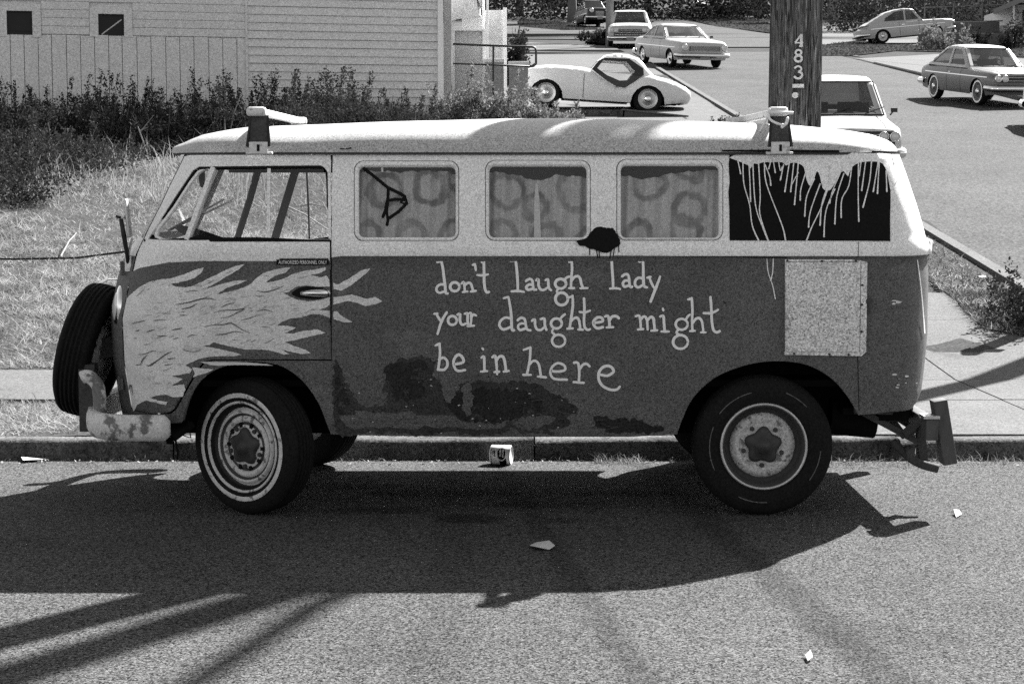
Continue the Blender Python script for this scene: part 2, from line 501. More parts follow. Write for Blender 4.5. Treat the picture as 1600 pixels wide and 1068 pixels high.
tag(grid_sheet('verge', np.linspace(-40, 1.3, 60), [10.51, 10.9, 11.4, 12.08], lambda x, y: 0.105 + 0.012 * math.sin(x * 2.3), M['soil']), kind='structure')

def px_sheet(name, pts, dz, m, kind='structure', mapper=on_hill):
    """a thin sheet whose outline is followed on the ground"""
    P = np.array([mapper(*p) for p in pts])
    loop = densify(P[:, :2], 2.0)
    V, T = tri_region([loop], None)
    V3 = [(x, y, (float(hill(y)) if mapper is on_hill else 0.0) + dz) for x, y in V]
    o = link(name, new_mesh(name, V3, T, m, True))
    return tag(o, kind=kind)

# kerb stones
def kerb_stone_mb(x0, x1, seed):
    r = random.Random(seed)
    mb = MB()
    n = 9
    xs = np.linspace(x0 + 0.004, x1 - 0.004, n)
    prof = [(0.0, -0.2), (0.004, 0.02), (0.012, 0.085), (0.03, 0.103), (0.06, 0.108), (0.155, 0.11), (0.155, -0.2)]
    V = []
    for x in xs:
        j = r.uniform(-.006, .006); k = r.uniform(-.005, .004)
        for y, z in prof: V.append((x, KERB_Y + y + j * (z > .05), z + k * (z > .05)))
    m = len(prof)
    Fc = [(i * m + q, (i + 1) * m + q, (i + 1) * m + q + 1, i * m + q + 1) for i in range(n - 1) for q in range(m - 1)]
    Fc += [tuple(range(m - 1, -1, -1)), tuple((n - 1) * m + q for q in range(m))]
    return mb.add(V, Fc)
kerb = tag(empty('kerb', (0, 0, 0)), kind='structure')
kx = [-12.2, -10.1, -8.0, -5.96, -3.95, -1.875, 0.125, 2.15, 4.1]
for i in range(len(kx) - 1):
    kerb_stone_mb(kx[i], kx[i + 1], i).build('kerb_stone', M['kerb'], kerb, True)
side_kerb = tag(empty('side_kerb', (0, 0, 0)), kind='structure')
ysk = [12.0] + list(np.arange(13.6, 67, 3.05))
for sxx in (SIDE_X0, SIDE_X1):
    for a, b in zip(ysk[:-1], ysk[1:]):
        mb = MB()
        za, zb = float(hill(a)), float(hill(b))
        w = 0.16 if sxx == SIDE_X0 else -0.16
        x1, x2 = sxx - w, sxx
        a2, b2 = a + .012, b - .012
        V = [(x1, a2, za - .3), (x2, a2, za - .3), (x2, a2, za + .02), (x2 - w * .2, a2, za + .055), (x1, a2, za + .055),
             (x1, b2, zb - .3), (x2, b2, zb - .3), (x2, b2, zb + .02), (x2 - w * .2, b2, zb + .055), (x1, b2, zb + .055)]
        Fc = [(0, 1, 2, 3, 4), (9, 8, 7, 6, 5)] + [(i, i + 5, (i + 1) % 5 + 5, (i + 1) % 5) for i in range(5)]
        mb.add(V, Fc).build('kerb_stone', M['concrete'], side_kerb)
# corner kerb
mb = MB()
for k in range(6):
    a0 = math.pi * 1.5 + k * math.pi / 12; a1 = a0 + math.pi / 12 - .008
    cx, cy, ro, ri = 4.1, 12.0 - 0.0, 0.7, 0.55
    V = []
    for a in (a0, a1):
        for rr, z in ((ro, -.2), (ro, .1), (ri, .11), (ri, -.2)):
            V.append((cx + rr * math.cos(a), KERB_Y + 1.65 * (1 + math.sin(a)) * (rr / ro) + (ro - rr), z))
    mb = MB(); mb.add(V, [(0, 1, 2, 3), (7, 6, 5, 4)] + [(i, i + 4, (i + 1) % 4 + 4, (i + 1) % 4) for i in range(4)])
    mb.build('kerb_stone', M['kerb'], side_kerb)

# pavement slabs (real joints)
pavement = tag(empty('pavement', (0, 0, 0)), kind='structure')
def slab(pts, name='slab', parent=pavement, dz=0.0, th=0.08, m='concrete'):
    V = [(x, y, float(hill(y)) - 0.03 * (y < 13.6) + dz) for x, y in pts] + [(x, y, float(hill(y)) - 0.03 * (y < 13.6) + dz - th) for x, y in pts]
    n = len(pts)
    Fc = [tuple(range(n)), tuple(range(2 * n - 1, n - 1, -1))] + [(i, i + n, (i + 1) % n + n, (i + 1) % n) for i in range(n)]
    return MB().add(V, Fc).build(name, M[m], parent)
xj = np.arange(-16.2, 1.2, 1.52)
for i in range(len(xj) - 1):
    slab([(xj[i] + .005, 12.1), (xj[i + 1] - .005, 12.1), (xj[i + 1] - .005, 13.6), (xj[i] + .005, 13.6)], dz=rng.uniform(-.004, .004))
# right part: wide corner pavement
yj = [10.51, 12.09, 13.25, 14.5, 15.8, 17.2]
xr = [1.03, 2.0, 3.2, 4.62]
for a, b in zip(yj[:-1], yj[1:]):
    for i in range(3):
        sk = 0.22
        slab([(xr[i] + .005 - sk * (a - 10.5) * .12, a + .006), (xr[i + 1] - .005 - sk * (a - 10.5) * .12 * (i < 2), a + .006), (xr[i + 1] - .005 - sk * (b - 10.5) * .12 * (i < 2), b - .006), (xr[i] + .005 - sk * (b - 10.5) * .12, b - .006)], dz=rng.uniform(-.003, .003))
side_pave = tag(empty('side_pavement', (0, 0, 0)), kind='structure')
for a in np.arange(22.5, 70, 1.9):
    slab([(2.7, a), (4.62, a), (4.62, a + 1.88), (2.7, a + 1.88)], parent=side_pave)
for a in np.arange(34, 68, 2.2):
    slab([(12.58, a), (14.4, a), (14.4, a + 2.18), (12.58, a + 2.18)], parent=side_pave)

# sheets of paving, dust and verge further up the hill
px_sheet('driveway_pad', [(700, 196), (1100, 196), (1150, 196), (1075, 132), (1010, 118), (905, 112), (835, 108), (705, 130)], .012, M['concrete'])
px_sheet('upper_path', [(800, 108), (1000, 112), (1000, 92), (955, 72), (815, 66), (700, 70), (700, 100)], .004, M['concrete'])
px_sheet('upper_road', [(958, 74), (1205, 74), (1350, 90), (1205, 54), (1110, 40), (1000, 20), (800, 2), (700, 2), (700, 60), (930, 62)], .014, M['asphalt_old'])
px_sheet('verge_strip', [(812, 31), (870, 34), (910, 40), (940, 47), (880, 48), (812, 42)], .022, M['dark_soil'])
px_sheet('verge_island', [(1000, 17), (1060, 26), (1120, 42), (1205, 52), (1205, 38), (1140, 20), (1100, 20), (1040, 16)], .026, M['dark_soil'])
px_sheet('cross_verge', [(1262, 88), (1330, 88), (1400, 80), (1480, 82), (1600, 90), (1600, 74), (1440, 72), (1380, 68), (1340, 64), (1262, 74)], .022, M['dark_soil'])
px_sheet('driveway', [(1262, 74), (1340, 64), (1400, 70), (1600, 76), (1600, 40), (1500, 46), (1400, 52), (1310, 44), (1262, 40)], .008, M['concrete'])
px_sheet('right_lawn', [(1335, 92), (1480, 84), (1600, 92), (1700, 96), (1700, 140), (1600, 120), (1500, 108)], .004, M['concrete'])

# ================================================================== VAN SURFACE
YC = 9.48
def interp(t): 
    a = np.array(t, float); return lambda z: np.interp(z, a[:, 0], a[:, 1])
WZ = interp([(.25, .815), (.45, .85), (.7, .868), (1.0, .875), (1.193, .874), (1.2, .886), (1.262, .888), (1.276, .872), (1.45, .845), (1.62, .80), (1.69, .775), (1.9, .77)])
FZ = interp([(.25, -1.92), (.48, -1.955), (.7, -1.985), (.9, -1.99), (1.1, -1.945), (1.2, -1.90), (1.27, -1.85), (1.45, -1.742), (1.64, -1.645), (1.7, -1.62)])
RZ = interp([(.25, 1.96), (.35, 1.97), (.45, 1.985), (.55, 2.02), (.8, 2.04), (1.1, 2.035), (1.19, 2.025), (1.2, 2.045), (1.262, 2.04), (1.276, 2.01), (1.4, 1.975), (1.55, 1.925), (1.69, 1.875)])
ARZ = interp([(.25, .40), (.9, .40), (1.18, .36), (1.3, .30), (1.7, .28)])
AFZ = interp([(.25, .62), (1.12, .62), (1.3, .46), (1.5, .39), (1.7, .37)])
NF, NR = 2.4, 2.6
def hw(X, z):
    X = np.asarray(X, float); z = np.asarray(z, float)
    w = WZ(z); f = FZ(z); r = RZ(z)
    af = AFZ(z); tf = np.clip((f + af - X) / af, 0, 1); ar = ARZ(z); tr = np.clip((X - (r - ar)) / ar, 0, 1)
    return w * np.sqrt(np.clip(1 - tf ** NF, 0, 1)) * np.sqrt(np.clip(1 - tr ** NR, 0, 1))
def XF(z): return FZ(z) + 0.242 * AFZ(z)      # where the side ends and the nose starts
def XR(z): return RZ(z) - 0.25 * ARZ(z)
def side_pt(X, z, off=0.0, side=-1):
    """point on the flank, moved outwards by off"""
    e = 1e-3
    h = hw(X, z)
    dx = (hw(X + e, z) - hw(X - e, z)) / (2 * e); dz = (hw(X, z + e) - hw(X, z - e)) / (2 * e)
    dx = np.clip(dx, -3, 3); dz = np.clip(dz, -.6, .6)
    n = np.sqrt(1 + dx * dx + dz * dz)
    Yv = YC + side * (h + off / n)
    return np.stack([X - off * dx / n, Yv, z - off * dz / n], -1)
def vx(p, off=0.0):
    """pixel of the photograph -> (X, z) on the near flank"""
    px, py = p
    d = ray(px, py)
    Y = 8.62
    for _ in range(12):
        X = d[0] * Y / d[1]; z = CAM_H + d[2] * Y / d[1]
        Xc = min(max(X, float(FZ(z)) + .05), float(RZ(z)) - .03)
        Y = 0.5 * Y + 0.5 * (YC - float(hw(Xc, z)) - off)
    return np.array([X, z])
def vxs(pts, off=0.0): return np.array([vx(p, off) for p in pts])

VO = Vector((0.0, YC, 0.0))
van = tag(empty('van', VO), 'old two-tone van with hand lettered side, flame mural door and spare tyre on its nose', 'van')
def vpart(name, V, Fc, m, smooth=True, parent=None, midx=None):
    V = [(p[0] - VO.x, p[1] - VO.y, p[2] - VO.z) for p in V]
    return link(name, new_mesh(name, V, Fc, m, smooth, midx), parent or van)

def flank(name, loops, m, side=-1, step=0.05, off=0.0, depth=0.022, smooth=True, dstep=0.03, parent=None, split=None):
    loops = [densify(L, dstep) for L in loops]
    P, T = tri_region(loops, step)
    V = list(side_pt(P[:, 0], P[:, 1], off, side))
    # outward facing
    Fc = []
    for f in T:
        a, b, c = (P[i] for i in f)
        cr = (b[0] - a[0]) * (c[1] - a[1]) - (b[1] - a[1]) * (c[0] - a[0])
        want = cr > 0
        if side > 0: want = not want
        Fc.append(f if want else f[::-1])
    midx = None
    if split is not None:
        C = np.array([(P[f[0]] + P[f[1]] + P[f[2]]) / 3 for f in T])
        midx = list(split(C).astype(int))
    nfl = 0
    if depth:
        for L in loops:
            b = len(V); n = len(L)
            A = side_pt(L[:, 0], L[:, 1], off, side); B = side_pt(L[:, 0], L[:, 1], off - depth, side)
            V.extend(list(A)); V.extend(list(B))
            for i in range(n):
                j = (i + 1) % n
                Fc.append((b + i, b + j, b + n + j, b + n + i)); nfl += 1
    if midx is not None:
        if depth:
            for L in loops:
                q = np.array([(L[i] + L[(i + 1) % len(L)]) / 2 for i in range(len(L))])
                midx += list(split(q).astype(int))
    o = vpart(name, V, Fc, m, smooth, parent, midx)
    if depth:                        # crisp edge between face and return
        me = o.data
        sm = np.ones(len(me.polygons), bool); sm[-nfl:] = False
        me.polygons.foreach_set('use_smooth', sm)
    return o

def decal(name, px_loops, m, off=0.002, step=0.06, parent=None, side=-1):
    return flank(name, [vxs(L) for L in px_loops], m, side, step, off, 0, True, 0.02, parent)

def ribbons(lines, widths, off=0.0035, close=False):
    """painted strokes: polylines in pixels, widths in pixels -> verts, faces lying on the flank"""
    V = []; Fc = []
    off0 = off
    for li, (ln, w) in enumerate(zip(lines, widths)):
        off = off0 + (li % 7) * .0004
        L = np.asarray(ln, float)
        n = len(L)
        if n < 2: continue
        w = np.full(n, w, float) if np.isscalar(w) else np.interp(np.linspace(0, 1, n), np.linspace(0, 1, len(w)), w)
        d = np.gradient(L, axis=0); d /= (np.linalg.norm(d, axis=1)[:, None] + 1e-9)
        nn = np.stack([-d[:, 1], d[:, 0]], -1)
        A = L + nn * w[:, None] / 2; B = L - nn * w[:, None] / 2
        b = len(V)
        for p in np.concatenate([A, B]):
            q = vx(p); V.append(side_pt(q[0], q[1], off))
        for i in range(n - 1): Fc.append((b + i, b + i + 1, b + n + i + 1, b + n + i))
        for end, dr in ((0, -1), (n - 1, 1)):       # round ends
            c = L[end]; r = w[end] / 2
            if r < 0.4: continue
            a0 = math.atan2(d[end][1] * dr, d[end][0] * dr)
            k0 = len(V)
            for t in np.linspace(-math.pi / 2, math.pi / 2, 6):
                q = vx((c[0] + r * math.cos(a0 + t), c[1] + r * math.sin(a0 + t))); V.append(side_pt(q[0], q[1], off + (.00013 if dr < 0 else .00022)))
            Fc.append(tuple(range(k0, k0 + 6)))
    return V, Fc

def orient(V, Fc):
    out = []
    for f in Fc:
        a, b, c = (np.asarray(V[i]) for i in (f[0], f[1], f[2]))
        n = np.cross(b - a, c - a)
        if len(f) > 3: n = n + np.cross(c - a, np.asarray(V[f[3]]) - a)
        out.append(f if n[1] < 0 else tuple(f[::-1]))
    return out

def rrect(x0, y0, x1, y1, r, n=5, skew=0.0):
    out = []
    for cx, cy, a in ((x1 - r, y0 + r, -90), (x1 - r, y1 - r, 0), (x0 + r, y1 - r, 90), (x0 + r, y0 + r, 180)):
        for k in range(n + 1):
            t = R(a + 90 * k / n)
            out.append((cx + r * math.cos(t) + skew * (cy + r * math.sin(t) - y0) / (y1 - y0), cy + r * math.sin(t)))
    return out

ZG = 1.680                           # gutter height
def zline(pts): return vxs(pts)
# ---- outlines in photograph pixels
WIN_OUT = [rrect(553, 251, 717.5, 377, 15), rrect(758, 250, 923, 376.5, 15), rrect(963, 248.5, 1130, 376, 15)]
WIN_IN = [rrect(561, 260, 711.5, 370, 8), rrect(764.5, 259, 916.5, 370, 8), rrect(970.5, 258, 1123, 370.5, 8)]
ARCH_F = [(517, 678), (510, 660), (497, 628), (474, 596), (445, 574), (415, 566), (385, 565), (358, 570), (332, 580), (309, 600), (294, 628), (285, 658)]
ARCH_R = [(1341, 648), (1335, 637), (1322, 616), (1298, 590), (1262, 570), (1222, 564), (1185, 566), (1150, 575), (1115, 591), (1083, 621), (1066, 655), (1058, 678)]
ARCH_F = [tuple(p) for p in smooth_line(ARCH_F, 3)]; ARCH_R = [tuple(p) for p in smooth_line(ARCH_R, 3)]
GAP = 0.9
DOOR = [(518 - GAP, 250), (518 - GAP, 562 - GAP), (332, 562 - GAP), (317, 566), (306, 580), (272, 638), (264, 644), (240, 646)]

# body of the near flank, cab part below the door (front valance, around the arch) and everything behind the door
zt = ZG - 0.012
BRK = [1.185, 1.193, 1.2, 1.262, 1.276, 1.30]
def zrun(z0, z1, n):
    a = list(np.linspace(z0, z1, n)); lo, hi = min(z0, z1), max(z0, z1)
    a = [z for z in a if not (1.17 < z < 1.32)] + [z for z in BRK if lo < z < hi]
    return sorted(a, reverse=z0 > z1)
def edge_front(z0, z1, n): return [(float(XF(z)), float(z)) for z in zrun(z0, z1, n)]
def edge_rear(z0, z1, n): return [(float(XR(z)), float(z)) for z in zrun(z0, z1, n)]
rear_loop = list(vxs([(518 + GAP * .3, 402), (518 + GAP * .3, 563 + GAP * .5)]))
front_low = list(vxs([(333, 562 + GAP), (320, 567), (309, 581), (276, 639), (267, 646.5), (244, 648)]))
zlo_f = float(front_low[-1][1])
front_edge_low = [(float(XF(zlo_f)), zlo_f), (float(XF(.36)), .36)]
sill = list(vxs([(240, 662), (283, 660)])) + list(vxs(ARCH_F[::-1])) + list(vxs([(540, 679), (650, 681), (760, 682.5), (830, 682), (985, 682), (1040, 679)])) + list(vxs(ARCH_R[::-1])) + list(vxs([(1390, 643), (1420, 640)]))
z_end = float(sill[-1][1])
outline = rear_loop + front_low + front_edge_low + sill + edge_rear(z_end, zt, 24)
Xd = float(vx((519, 300))[0])
outline += [(x, zt) for x in np.linspace(float(XR(zt)) - .02, Xd, 30)]
belt_z = float(vx((800, 402.5))[1])
def split_side(C): return (C[:, 1] < belt_z)
def cleanup(L):
    out = [L[0]]
    for p in L[1:]:
        if np.hypot(p[0] - out[-1][0], p[1] - out[-1][1]) > 1e-4: out.append(p)
    return out
def with_belt(L):
    """insert points where an outline crosses the belt so the two colours meet on a straight line"""
    return L
body_holes = [vxs(w) for w in WIN_OUT]
side_panel = flank('side_panel', [cleanup(outline)] + body_holes, [M['van_white'], M['van_dark']], -1, 0.036, split=split_side)
# crisp belt line: the dark paint is laid over the white as a sheet down to the sill
lower = list(vxs([(519.5, 402.5), (519.5, 560), (519.5, 678)])) + list(vxs([(540, 678), (650, 680), (760, 681.5), (830, 681), (985, 681), (1040, 678)])) + list(vxs([(x, y - 1.2) for x, y in ARCH_R[::-1]])) + list(vxs([(1390, 642), (1420, 639)])) + edge_rear(z_end + .004, belt_z, 14)
lower += [(x, belt_z) for x in np.linspace(float(XR(belt_z)) - .03, Xd + .02, 60)]
flank('lower_paint', [cleanup(lower)], M['van_dark'], -1, 0.036, 0.0014, 0, True, 0.03, side_panel)

# ---- far flank: mirrored, same windows
def far_window(L): return vxs(L)
DOOR_WIN = [(231, 373.5), (301, 266), (311, 260), (503, 258.5), (512, 267), (514.5, 373.5)]
FAR_WIN = [(float(XF(z)) + .025, z) for z in np.linspace(1.215, 1.60, 8)] + list(vxs([(503, 258.5), (512, 267), (514.5, 373.5)])) + [(float(vx((514.5, 373.5))[0]), 1.215)]
far_out = edge_front(.36, zt, 24) + [(x, zt) for x in np.linspace(float(XF(zt)) + .02, float(XR(zt)) - .02, 40)] + edge_rear(zt, z_end, 24) + list(vxs([(1390, 643)])) + list(vxs(ARCH_R)) + list(vxs([(985, 682), (650, 681), (540, 679)])) + list(vxs(ARCH_F)) + list(vxs([(283, 660)]))
flank('side_panel', [cleanup(far_out), FAR_WIN] + [vxs(w) for w in WIN_OUT], [M['van_white'], M['van_dark']], 1, 0.08, split=split_side)

# ---- cab door
door_front = [(float(XF(z)) + .008, float(z)) for z in np.linspace(zlo_f + .012, zt - .01, 26)]
door_loop = list(vxs(DOOR)) + door_front + [(x, zt - .004) for x in np.linspace(float(XF(zt)) + .04, Xd - .012, 10)]
white_line = vxs([(186, 440), (205, 425), (219, 418.5), (262, 410), (345, 405.5), (430, 403), (530, 402.5)])
def split_door(C): return C[:, 1] < np.interp(C[:, 0], white_line[:, 0], white_line[:, 1]) - .06
door = flank('cab_door', [cleanup(door_loop), vxs(DOOR_WIN)], [M['van_white'], M['van_dark']], -1, 0.028, split=split_door)
dl = list(vxs([(x, y) for x, y in [(515.2, 402.8), (515.2, 559.3), (332, 559.3), (316.5, 564.6), (305, 578.8), (271, 636.6), (263.5, 643), (240, 644.8)]]))
dl += [(float(XF(z)) + .010, float(z)) for z in np.linspace(zlo_f + .016, float(white_line[0][1]) + .01, 12)]
dl += [tuple(p) for p in white_line[1:-1]]
flank('dark_paint', [cleanup(dl)], M['van_dark'], -1, 0.028, 0.0016, 0, True, 0.03, door)

# ---- nose, tail, roof
def plan_ring(z, t0, off=0.0, rear=False, n=22):
    """points round the nose (or tail) from the near flank to the far one at height z"""
    w = float(WZ(z)); pts = []
    af = float(AFZ(z)); a, nn, x0 = (float(ARZ(z)), NR, float(RZ(z)) - float(ARZ(z))) if rear else (af, NF, float(FZ(z)) + af)
    h0 = math.sqrt(1 - t0 ** nn)
    ths = np.linspace(-1, 1, n)
    for s in ths:
        q = abs(s) ** 0.8 * h0
        t = (max(0.0, 1 - q * q)) ** (1 / nn)
        x = x0 + (a * t + off) * (1 if rear else -1)
        y = YC + math.copysign(q * w, s) * (1 + off / w)
        if not rear:                  # split screen: two flat halves meeting in a shallow V
            vm = float(np.interp(z, [1.25, 1.285, 1.62, 1.66], [0, 1, 1, 0]))
            xe = float(XF(z)); x = x * (1 - vm) + vm * (float(FZ(z)) + (xe - float(FZ(z))) * abs(q / h0) ** 1.15)
        pts.append((x, y, z))
    return pts
def loft(rows): 
    n = len(rows[0]); V = [p for r in rows for p in r]
    Fc = [(i * n + k, i * n + k + 1, (i + 1) * n + k + 1, (i + 1) * n + k) for i in range(len(rows) - 1) for k in range(n - 1)]
    return V, Fc
tF = 1 - .242; tR = .75
zs = list(np.linspace(.36, 1.185, 16)) + [1.193, 1.2, 1.262, 1.276, 1.30] + list(np.linspace(1.36, 1.59, 5)) + [1.63, zt]
rows = [plan_ring(z, tF) for z in zs]
V, Fc = loft(rows)
ncol = len(rows[0]) - 1
keep = []; pane_cells = {0: [], 1: []}
for idx, f in enumerate(Fc):
    r, c = divmod(idx, ncol)
    zmid = (zs[r] + zs[r + 1]) / 2
    if 1.27 < zmid < 1.62 and (1 <= c <= 9 or 11 <= c <= ncol - 1):
        pane_cells[0 if c < 10 else 1].append(f)
    else: keep.append((f, 0 if zmid > 1.19 else 1))
vpart('nose_panel', V, [f[::-1] for f, _ in keep], [M['van_white'], M['van_dark']], True, None, [k for _, k in keep])
for k in (0, 1):
    vpart('windscreen', V, [f[::-1] for f in pane_cells[k]], M['glass'], True)
zs2 = list(np.linspace(.49, 1.185, 14)) + [1.193, 1.2, 1.262, 1.276, 1.30] + list(np.linspace(1.36, 1.58, 5)) + [1.63, zt]
rows = [plan_ring(z, tR, 0, True) for z in zs2]
V, Fc = loft(rows)
kp = []; pn = []
for idx, f in enumerate(Fc):
    r, c = divmod(idx, ncol); zmid = (zs2[r] + zs2[r + 1]) / 2
    if 1.30 < zmid < 1.58 and 5 <= c <= ncol - 6: pn.append(f)
    else: kp.append((f, 0 if zmid > 1.19 else 1))
vpart('tail_panel', V, [f for f, _ in kp], [M['van_white'], M['van_dark']], True, None, [k for _, k in kp])
vpart('rear_window', V, pn, M['glass_dirty'], True)

# roof: superelliptic crown with a rain gutter round it
HX = interp([(-1.72, 1.70), (-1.66, 1.712), (-1.577, 1.735), (-1.48, 1.768), (-1.356, 1.792), (-1.26, 1.806), (-1.0, 1.818), (-.5, 1.832), (0, 1.84), (.47, 1.842), (.946, 1.832), (1.356, 1.815), (1.577, 1.793), (1.72, 1.768), (1.83, 1.733), (1.90, 1.70), (2.0, 1.69)])
def roof_hw(X):
    """half width of the roof edge"""
    xf, xr_ = float(FZ(ZG)) - .055, float(RZ(ZG)) + .012
    w = float(WZ(ZG)) + .024
    tf = min(max((xf + .68 - X) / .68, 0), 1); tr = min(max((X - (xr_ - .46)) / .46, 0), 1)
    return w * math.sqrt(max(1 - tf ** 2.4, 0)) * math.sqrt(max(1 - tr ** 2.6, 0))
xf0, xr0 = float(FZ(ZG)) - .055, float(RZ(ZG)) + .012
Xs = [xf0 + .002] + [xf0 + .68 * (1 - math.cos(t)) for t in np.linspace(.15, math.pi / 2, 12)] + list(np.linspace(xf0 + .78, xr0 - .55, 22)) + [xr0 - .46 * (1 - math.cos(t)) for t in np.linspace(math.pi / 2, .12, 12)] + [xr0 - .001]
NS = 33
rows = []
for X in Xs:
    h = roof_hw(X); top = float(HX(X)); row = []
    for s in np.linspace(-1, 1, NS):
        q = math.copysign(abs(math.sin(s * math.pi / 2)), s)
        z = ZG - .004 + (top - ZG + .004) * (max(0.0, 1 - abs(q) ** 4.2)) ** .52
        row.append((X, YC + q * h, z))
    rows.append(row)
V, Fc = loft(rows)
# gentle dents so the skin is not perfect
Vd = []
for x, y, z in V:
    d = 0.004 * math.sin(3.1 * x + 1.3) * math.sin(2.2 * y) + 0.003 * math.sin(7.3 * x) * math.sin(5 * y + 1)
    Vd.append((x, y, z + d * (z > ZG + .05)))
roof = vpart('roof', Vd, Fc, M['van_white_dimmed'], True)
ring = []
for s in (-1, 1):
    pts = [(X, YC + s * (roof_hw(X) + .008), ZG + .004) for X in Xs]
    ring += pts if s < 0 else pts[::-1]
gut = MB(); ringp = [Vector(p) for p in ring]
prof = [(-.030, -.019), (-.012, -.019), (-.010, -.009), (-.030, -.009)]
nR = len(ringp); Vg = []
for i in range(nR):
    d = (ringp[(i + 1) % nR] - ringp[i - 1]); d.z = 0; d.normalize()
    o_ = Vector((-d.y, d.x, 0))
    if (ringp[i] - Vector((.1, YC, ZG))).dot(o_) < 0: o_ = -o_
    for a, b in prof: Vg.append(ringp[i] + o_ * a + Vector((0, 0, b)))
mP = len(prof)
Fg = [(i * mP + k, ((i + 1) % nR) * mP + k, ((i + 1) % nR) * mP + (k + 1) % mP, i * mP + (k + 1) % mP) for i in range(nR) for k in range(mP)]
vpart('gutter', Vg, Fg, M['rust'], False)
# scab of old tape on the gutter and dark rear gutter sealant
V, Fc = ribbons([[(533, 236), (541, 234.5), (549, 235)], [(1128, 239), (1200, 239.5), (1300, 240), (1396, 241)]], [[2, 4, 2.5], [2.5, 4, 4, 3]], .03)
vpart('gutter_tar', V, orient(V, Fc), M['van_black'], True)

# ---- underside, wheel wells, cab interior
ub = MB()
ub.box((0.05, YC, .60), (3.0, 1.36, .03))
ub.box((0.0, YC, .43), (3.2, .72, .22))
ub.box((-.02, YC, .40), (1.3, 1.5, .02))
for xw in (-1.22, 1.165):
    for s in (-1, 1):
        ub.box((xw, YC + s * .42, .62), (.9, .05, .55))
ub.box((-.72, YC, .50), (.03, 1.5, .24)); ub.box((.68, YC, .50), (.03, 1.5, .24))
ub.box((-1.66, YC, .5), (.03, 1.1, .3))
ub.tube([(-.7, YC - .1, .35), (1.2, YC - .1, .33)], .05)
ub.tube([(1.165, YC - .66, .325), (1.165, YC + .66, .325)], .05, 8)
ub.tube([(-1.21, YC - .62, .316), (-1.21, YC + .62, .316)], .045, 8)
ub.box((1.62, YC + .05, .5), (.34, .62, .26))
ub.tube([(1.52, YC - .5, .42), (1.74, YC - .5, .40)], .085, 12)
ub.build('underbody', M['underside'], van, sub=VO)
cab = MB()
cab.box((-1.2, YC, .98), (.62, 1.56, .02)); cab.box((-.72, YC, 1.10), (.03, 1.5, .96))
cab.box((-1.03, YC - .38, 1.05), (.42, .52, .12)); cab.box((-.80, YC - .38, 1.14), (.1, .5, .24))
cab.box((-1.03, YC + .38, 1.05), (.42, .52, .12)); cab.box((-.80, YC + .38, 1.14), (.1, .5, .24))
cab.box((-1.68, YC, 1.12), (.14, 1.0, .14))
cab.box((-.72, YC, 1.62), (.03, 1.4, .1))
cab.build('cab_interior', M['interior'], van, sub=VO)
sw = MB()
cst = Vector((-1.42, YC - .36, 1.25)); ax = Vector((.35, 0, .94)).normalized()
u_ = ax.cross(Vector((0, 1, 0))).normalized(); v_ = Vector((0, 1, 0))
pts = [cst + u_ * (.2 * math.cos(t)) + v_ * (.2 * math.sin(t)) for t in np.linspace(0, 2 * math.pi, 25)]
sw.tube(pts, .012, 6); sw.tube([cst - u_ * .19, cst + u_ * .19], .01, 5); sw.tube([cst, cst - ax * .4], .018, 6)
sw.build('steering_wheel', M['interior'], van, True, sub=VO)
# bits seen through the cab: mirror, wiper rods, visor
rv = MB(); rv.lathe([(0.001, -.006), (.055, -.006), (.06, 0), (.055, .008), (.001, .008)], 20, 'X', (-1.56, YC + .05, 1.565)); rv.tube([(-1.6, YC + .05, 1.66), (-1.565, YC + .05, 1.58)], .007, 5)
rv.build('rear_view_mirror', M['interior'], van, True, sub=VO)
wp = MB(); wp.tube([(-1.70, YC - .1, 1.30), (-1.52, YC + .5, 1.44)], .006, 5); wp.tube([(-1.74, YC + .1, 1.29), (-1.50, YC + .62, 1.43)], .006, 5)
wp.build('wiper', M['steel'], van, sub=VO)

# ---- near cab door glazing
def bar(name, px_line, width, m, off, thick, parent, side=-1):
    """a moulding following a pixel line on the flank"""
    L = np.asarray(px_line, float); d = np.gradient(L, axis=0); d /= np.linalg.norm(d, axis=1)[:, None] + 1e-9
    nn = np.stack([-d[:, 1], d[:, 0]], -1); V = []
    n = len(L)
    for o_ in (off, off - thick):
        for sg in (1, -1):
            for p, q in zip(L, nn):
                a = vx(p + q * sg * width / 2); V.append(side_pt(a[0], a[1], o_, side))
    Fc = []
    for i in range(n - 1):
        a, b, c, e = i, n + i, 2 * n + i, 3 * n + i
        Fc += [(a, a + 1, b + 1, b), (c, e, e + 1, c + 1), (a, c, c + 1, a + 1), (b, b + 1, e + 1, e)]
    Fc += [(0, n, 3 * n, 2 * n), (n - 1, 3 * n - 1, 4 * n - 1, 2 * n - 1)][:1] + [(n - 1, 3 * n - 1, 4 * n - 1, 2 * n - 1)]
    return vpart(name, V, Fc, m, False, parent)
def closed(L, k=1): return list(L) + list(L[:k])
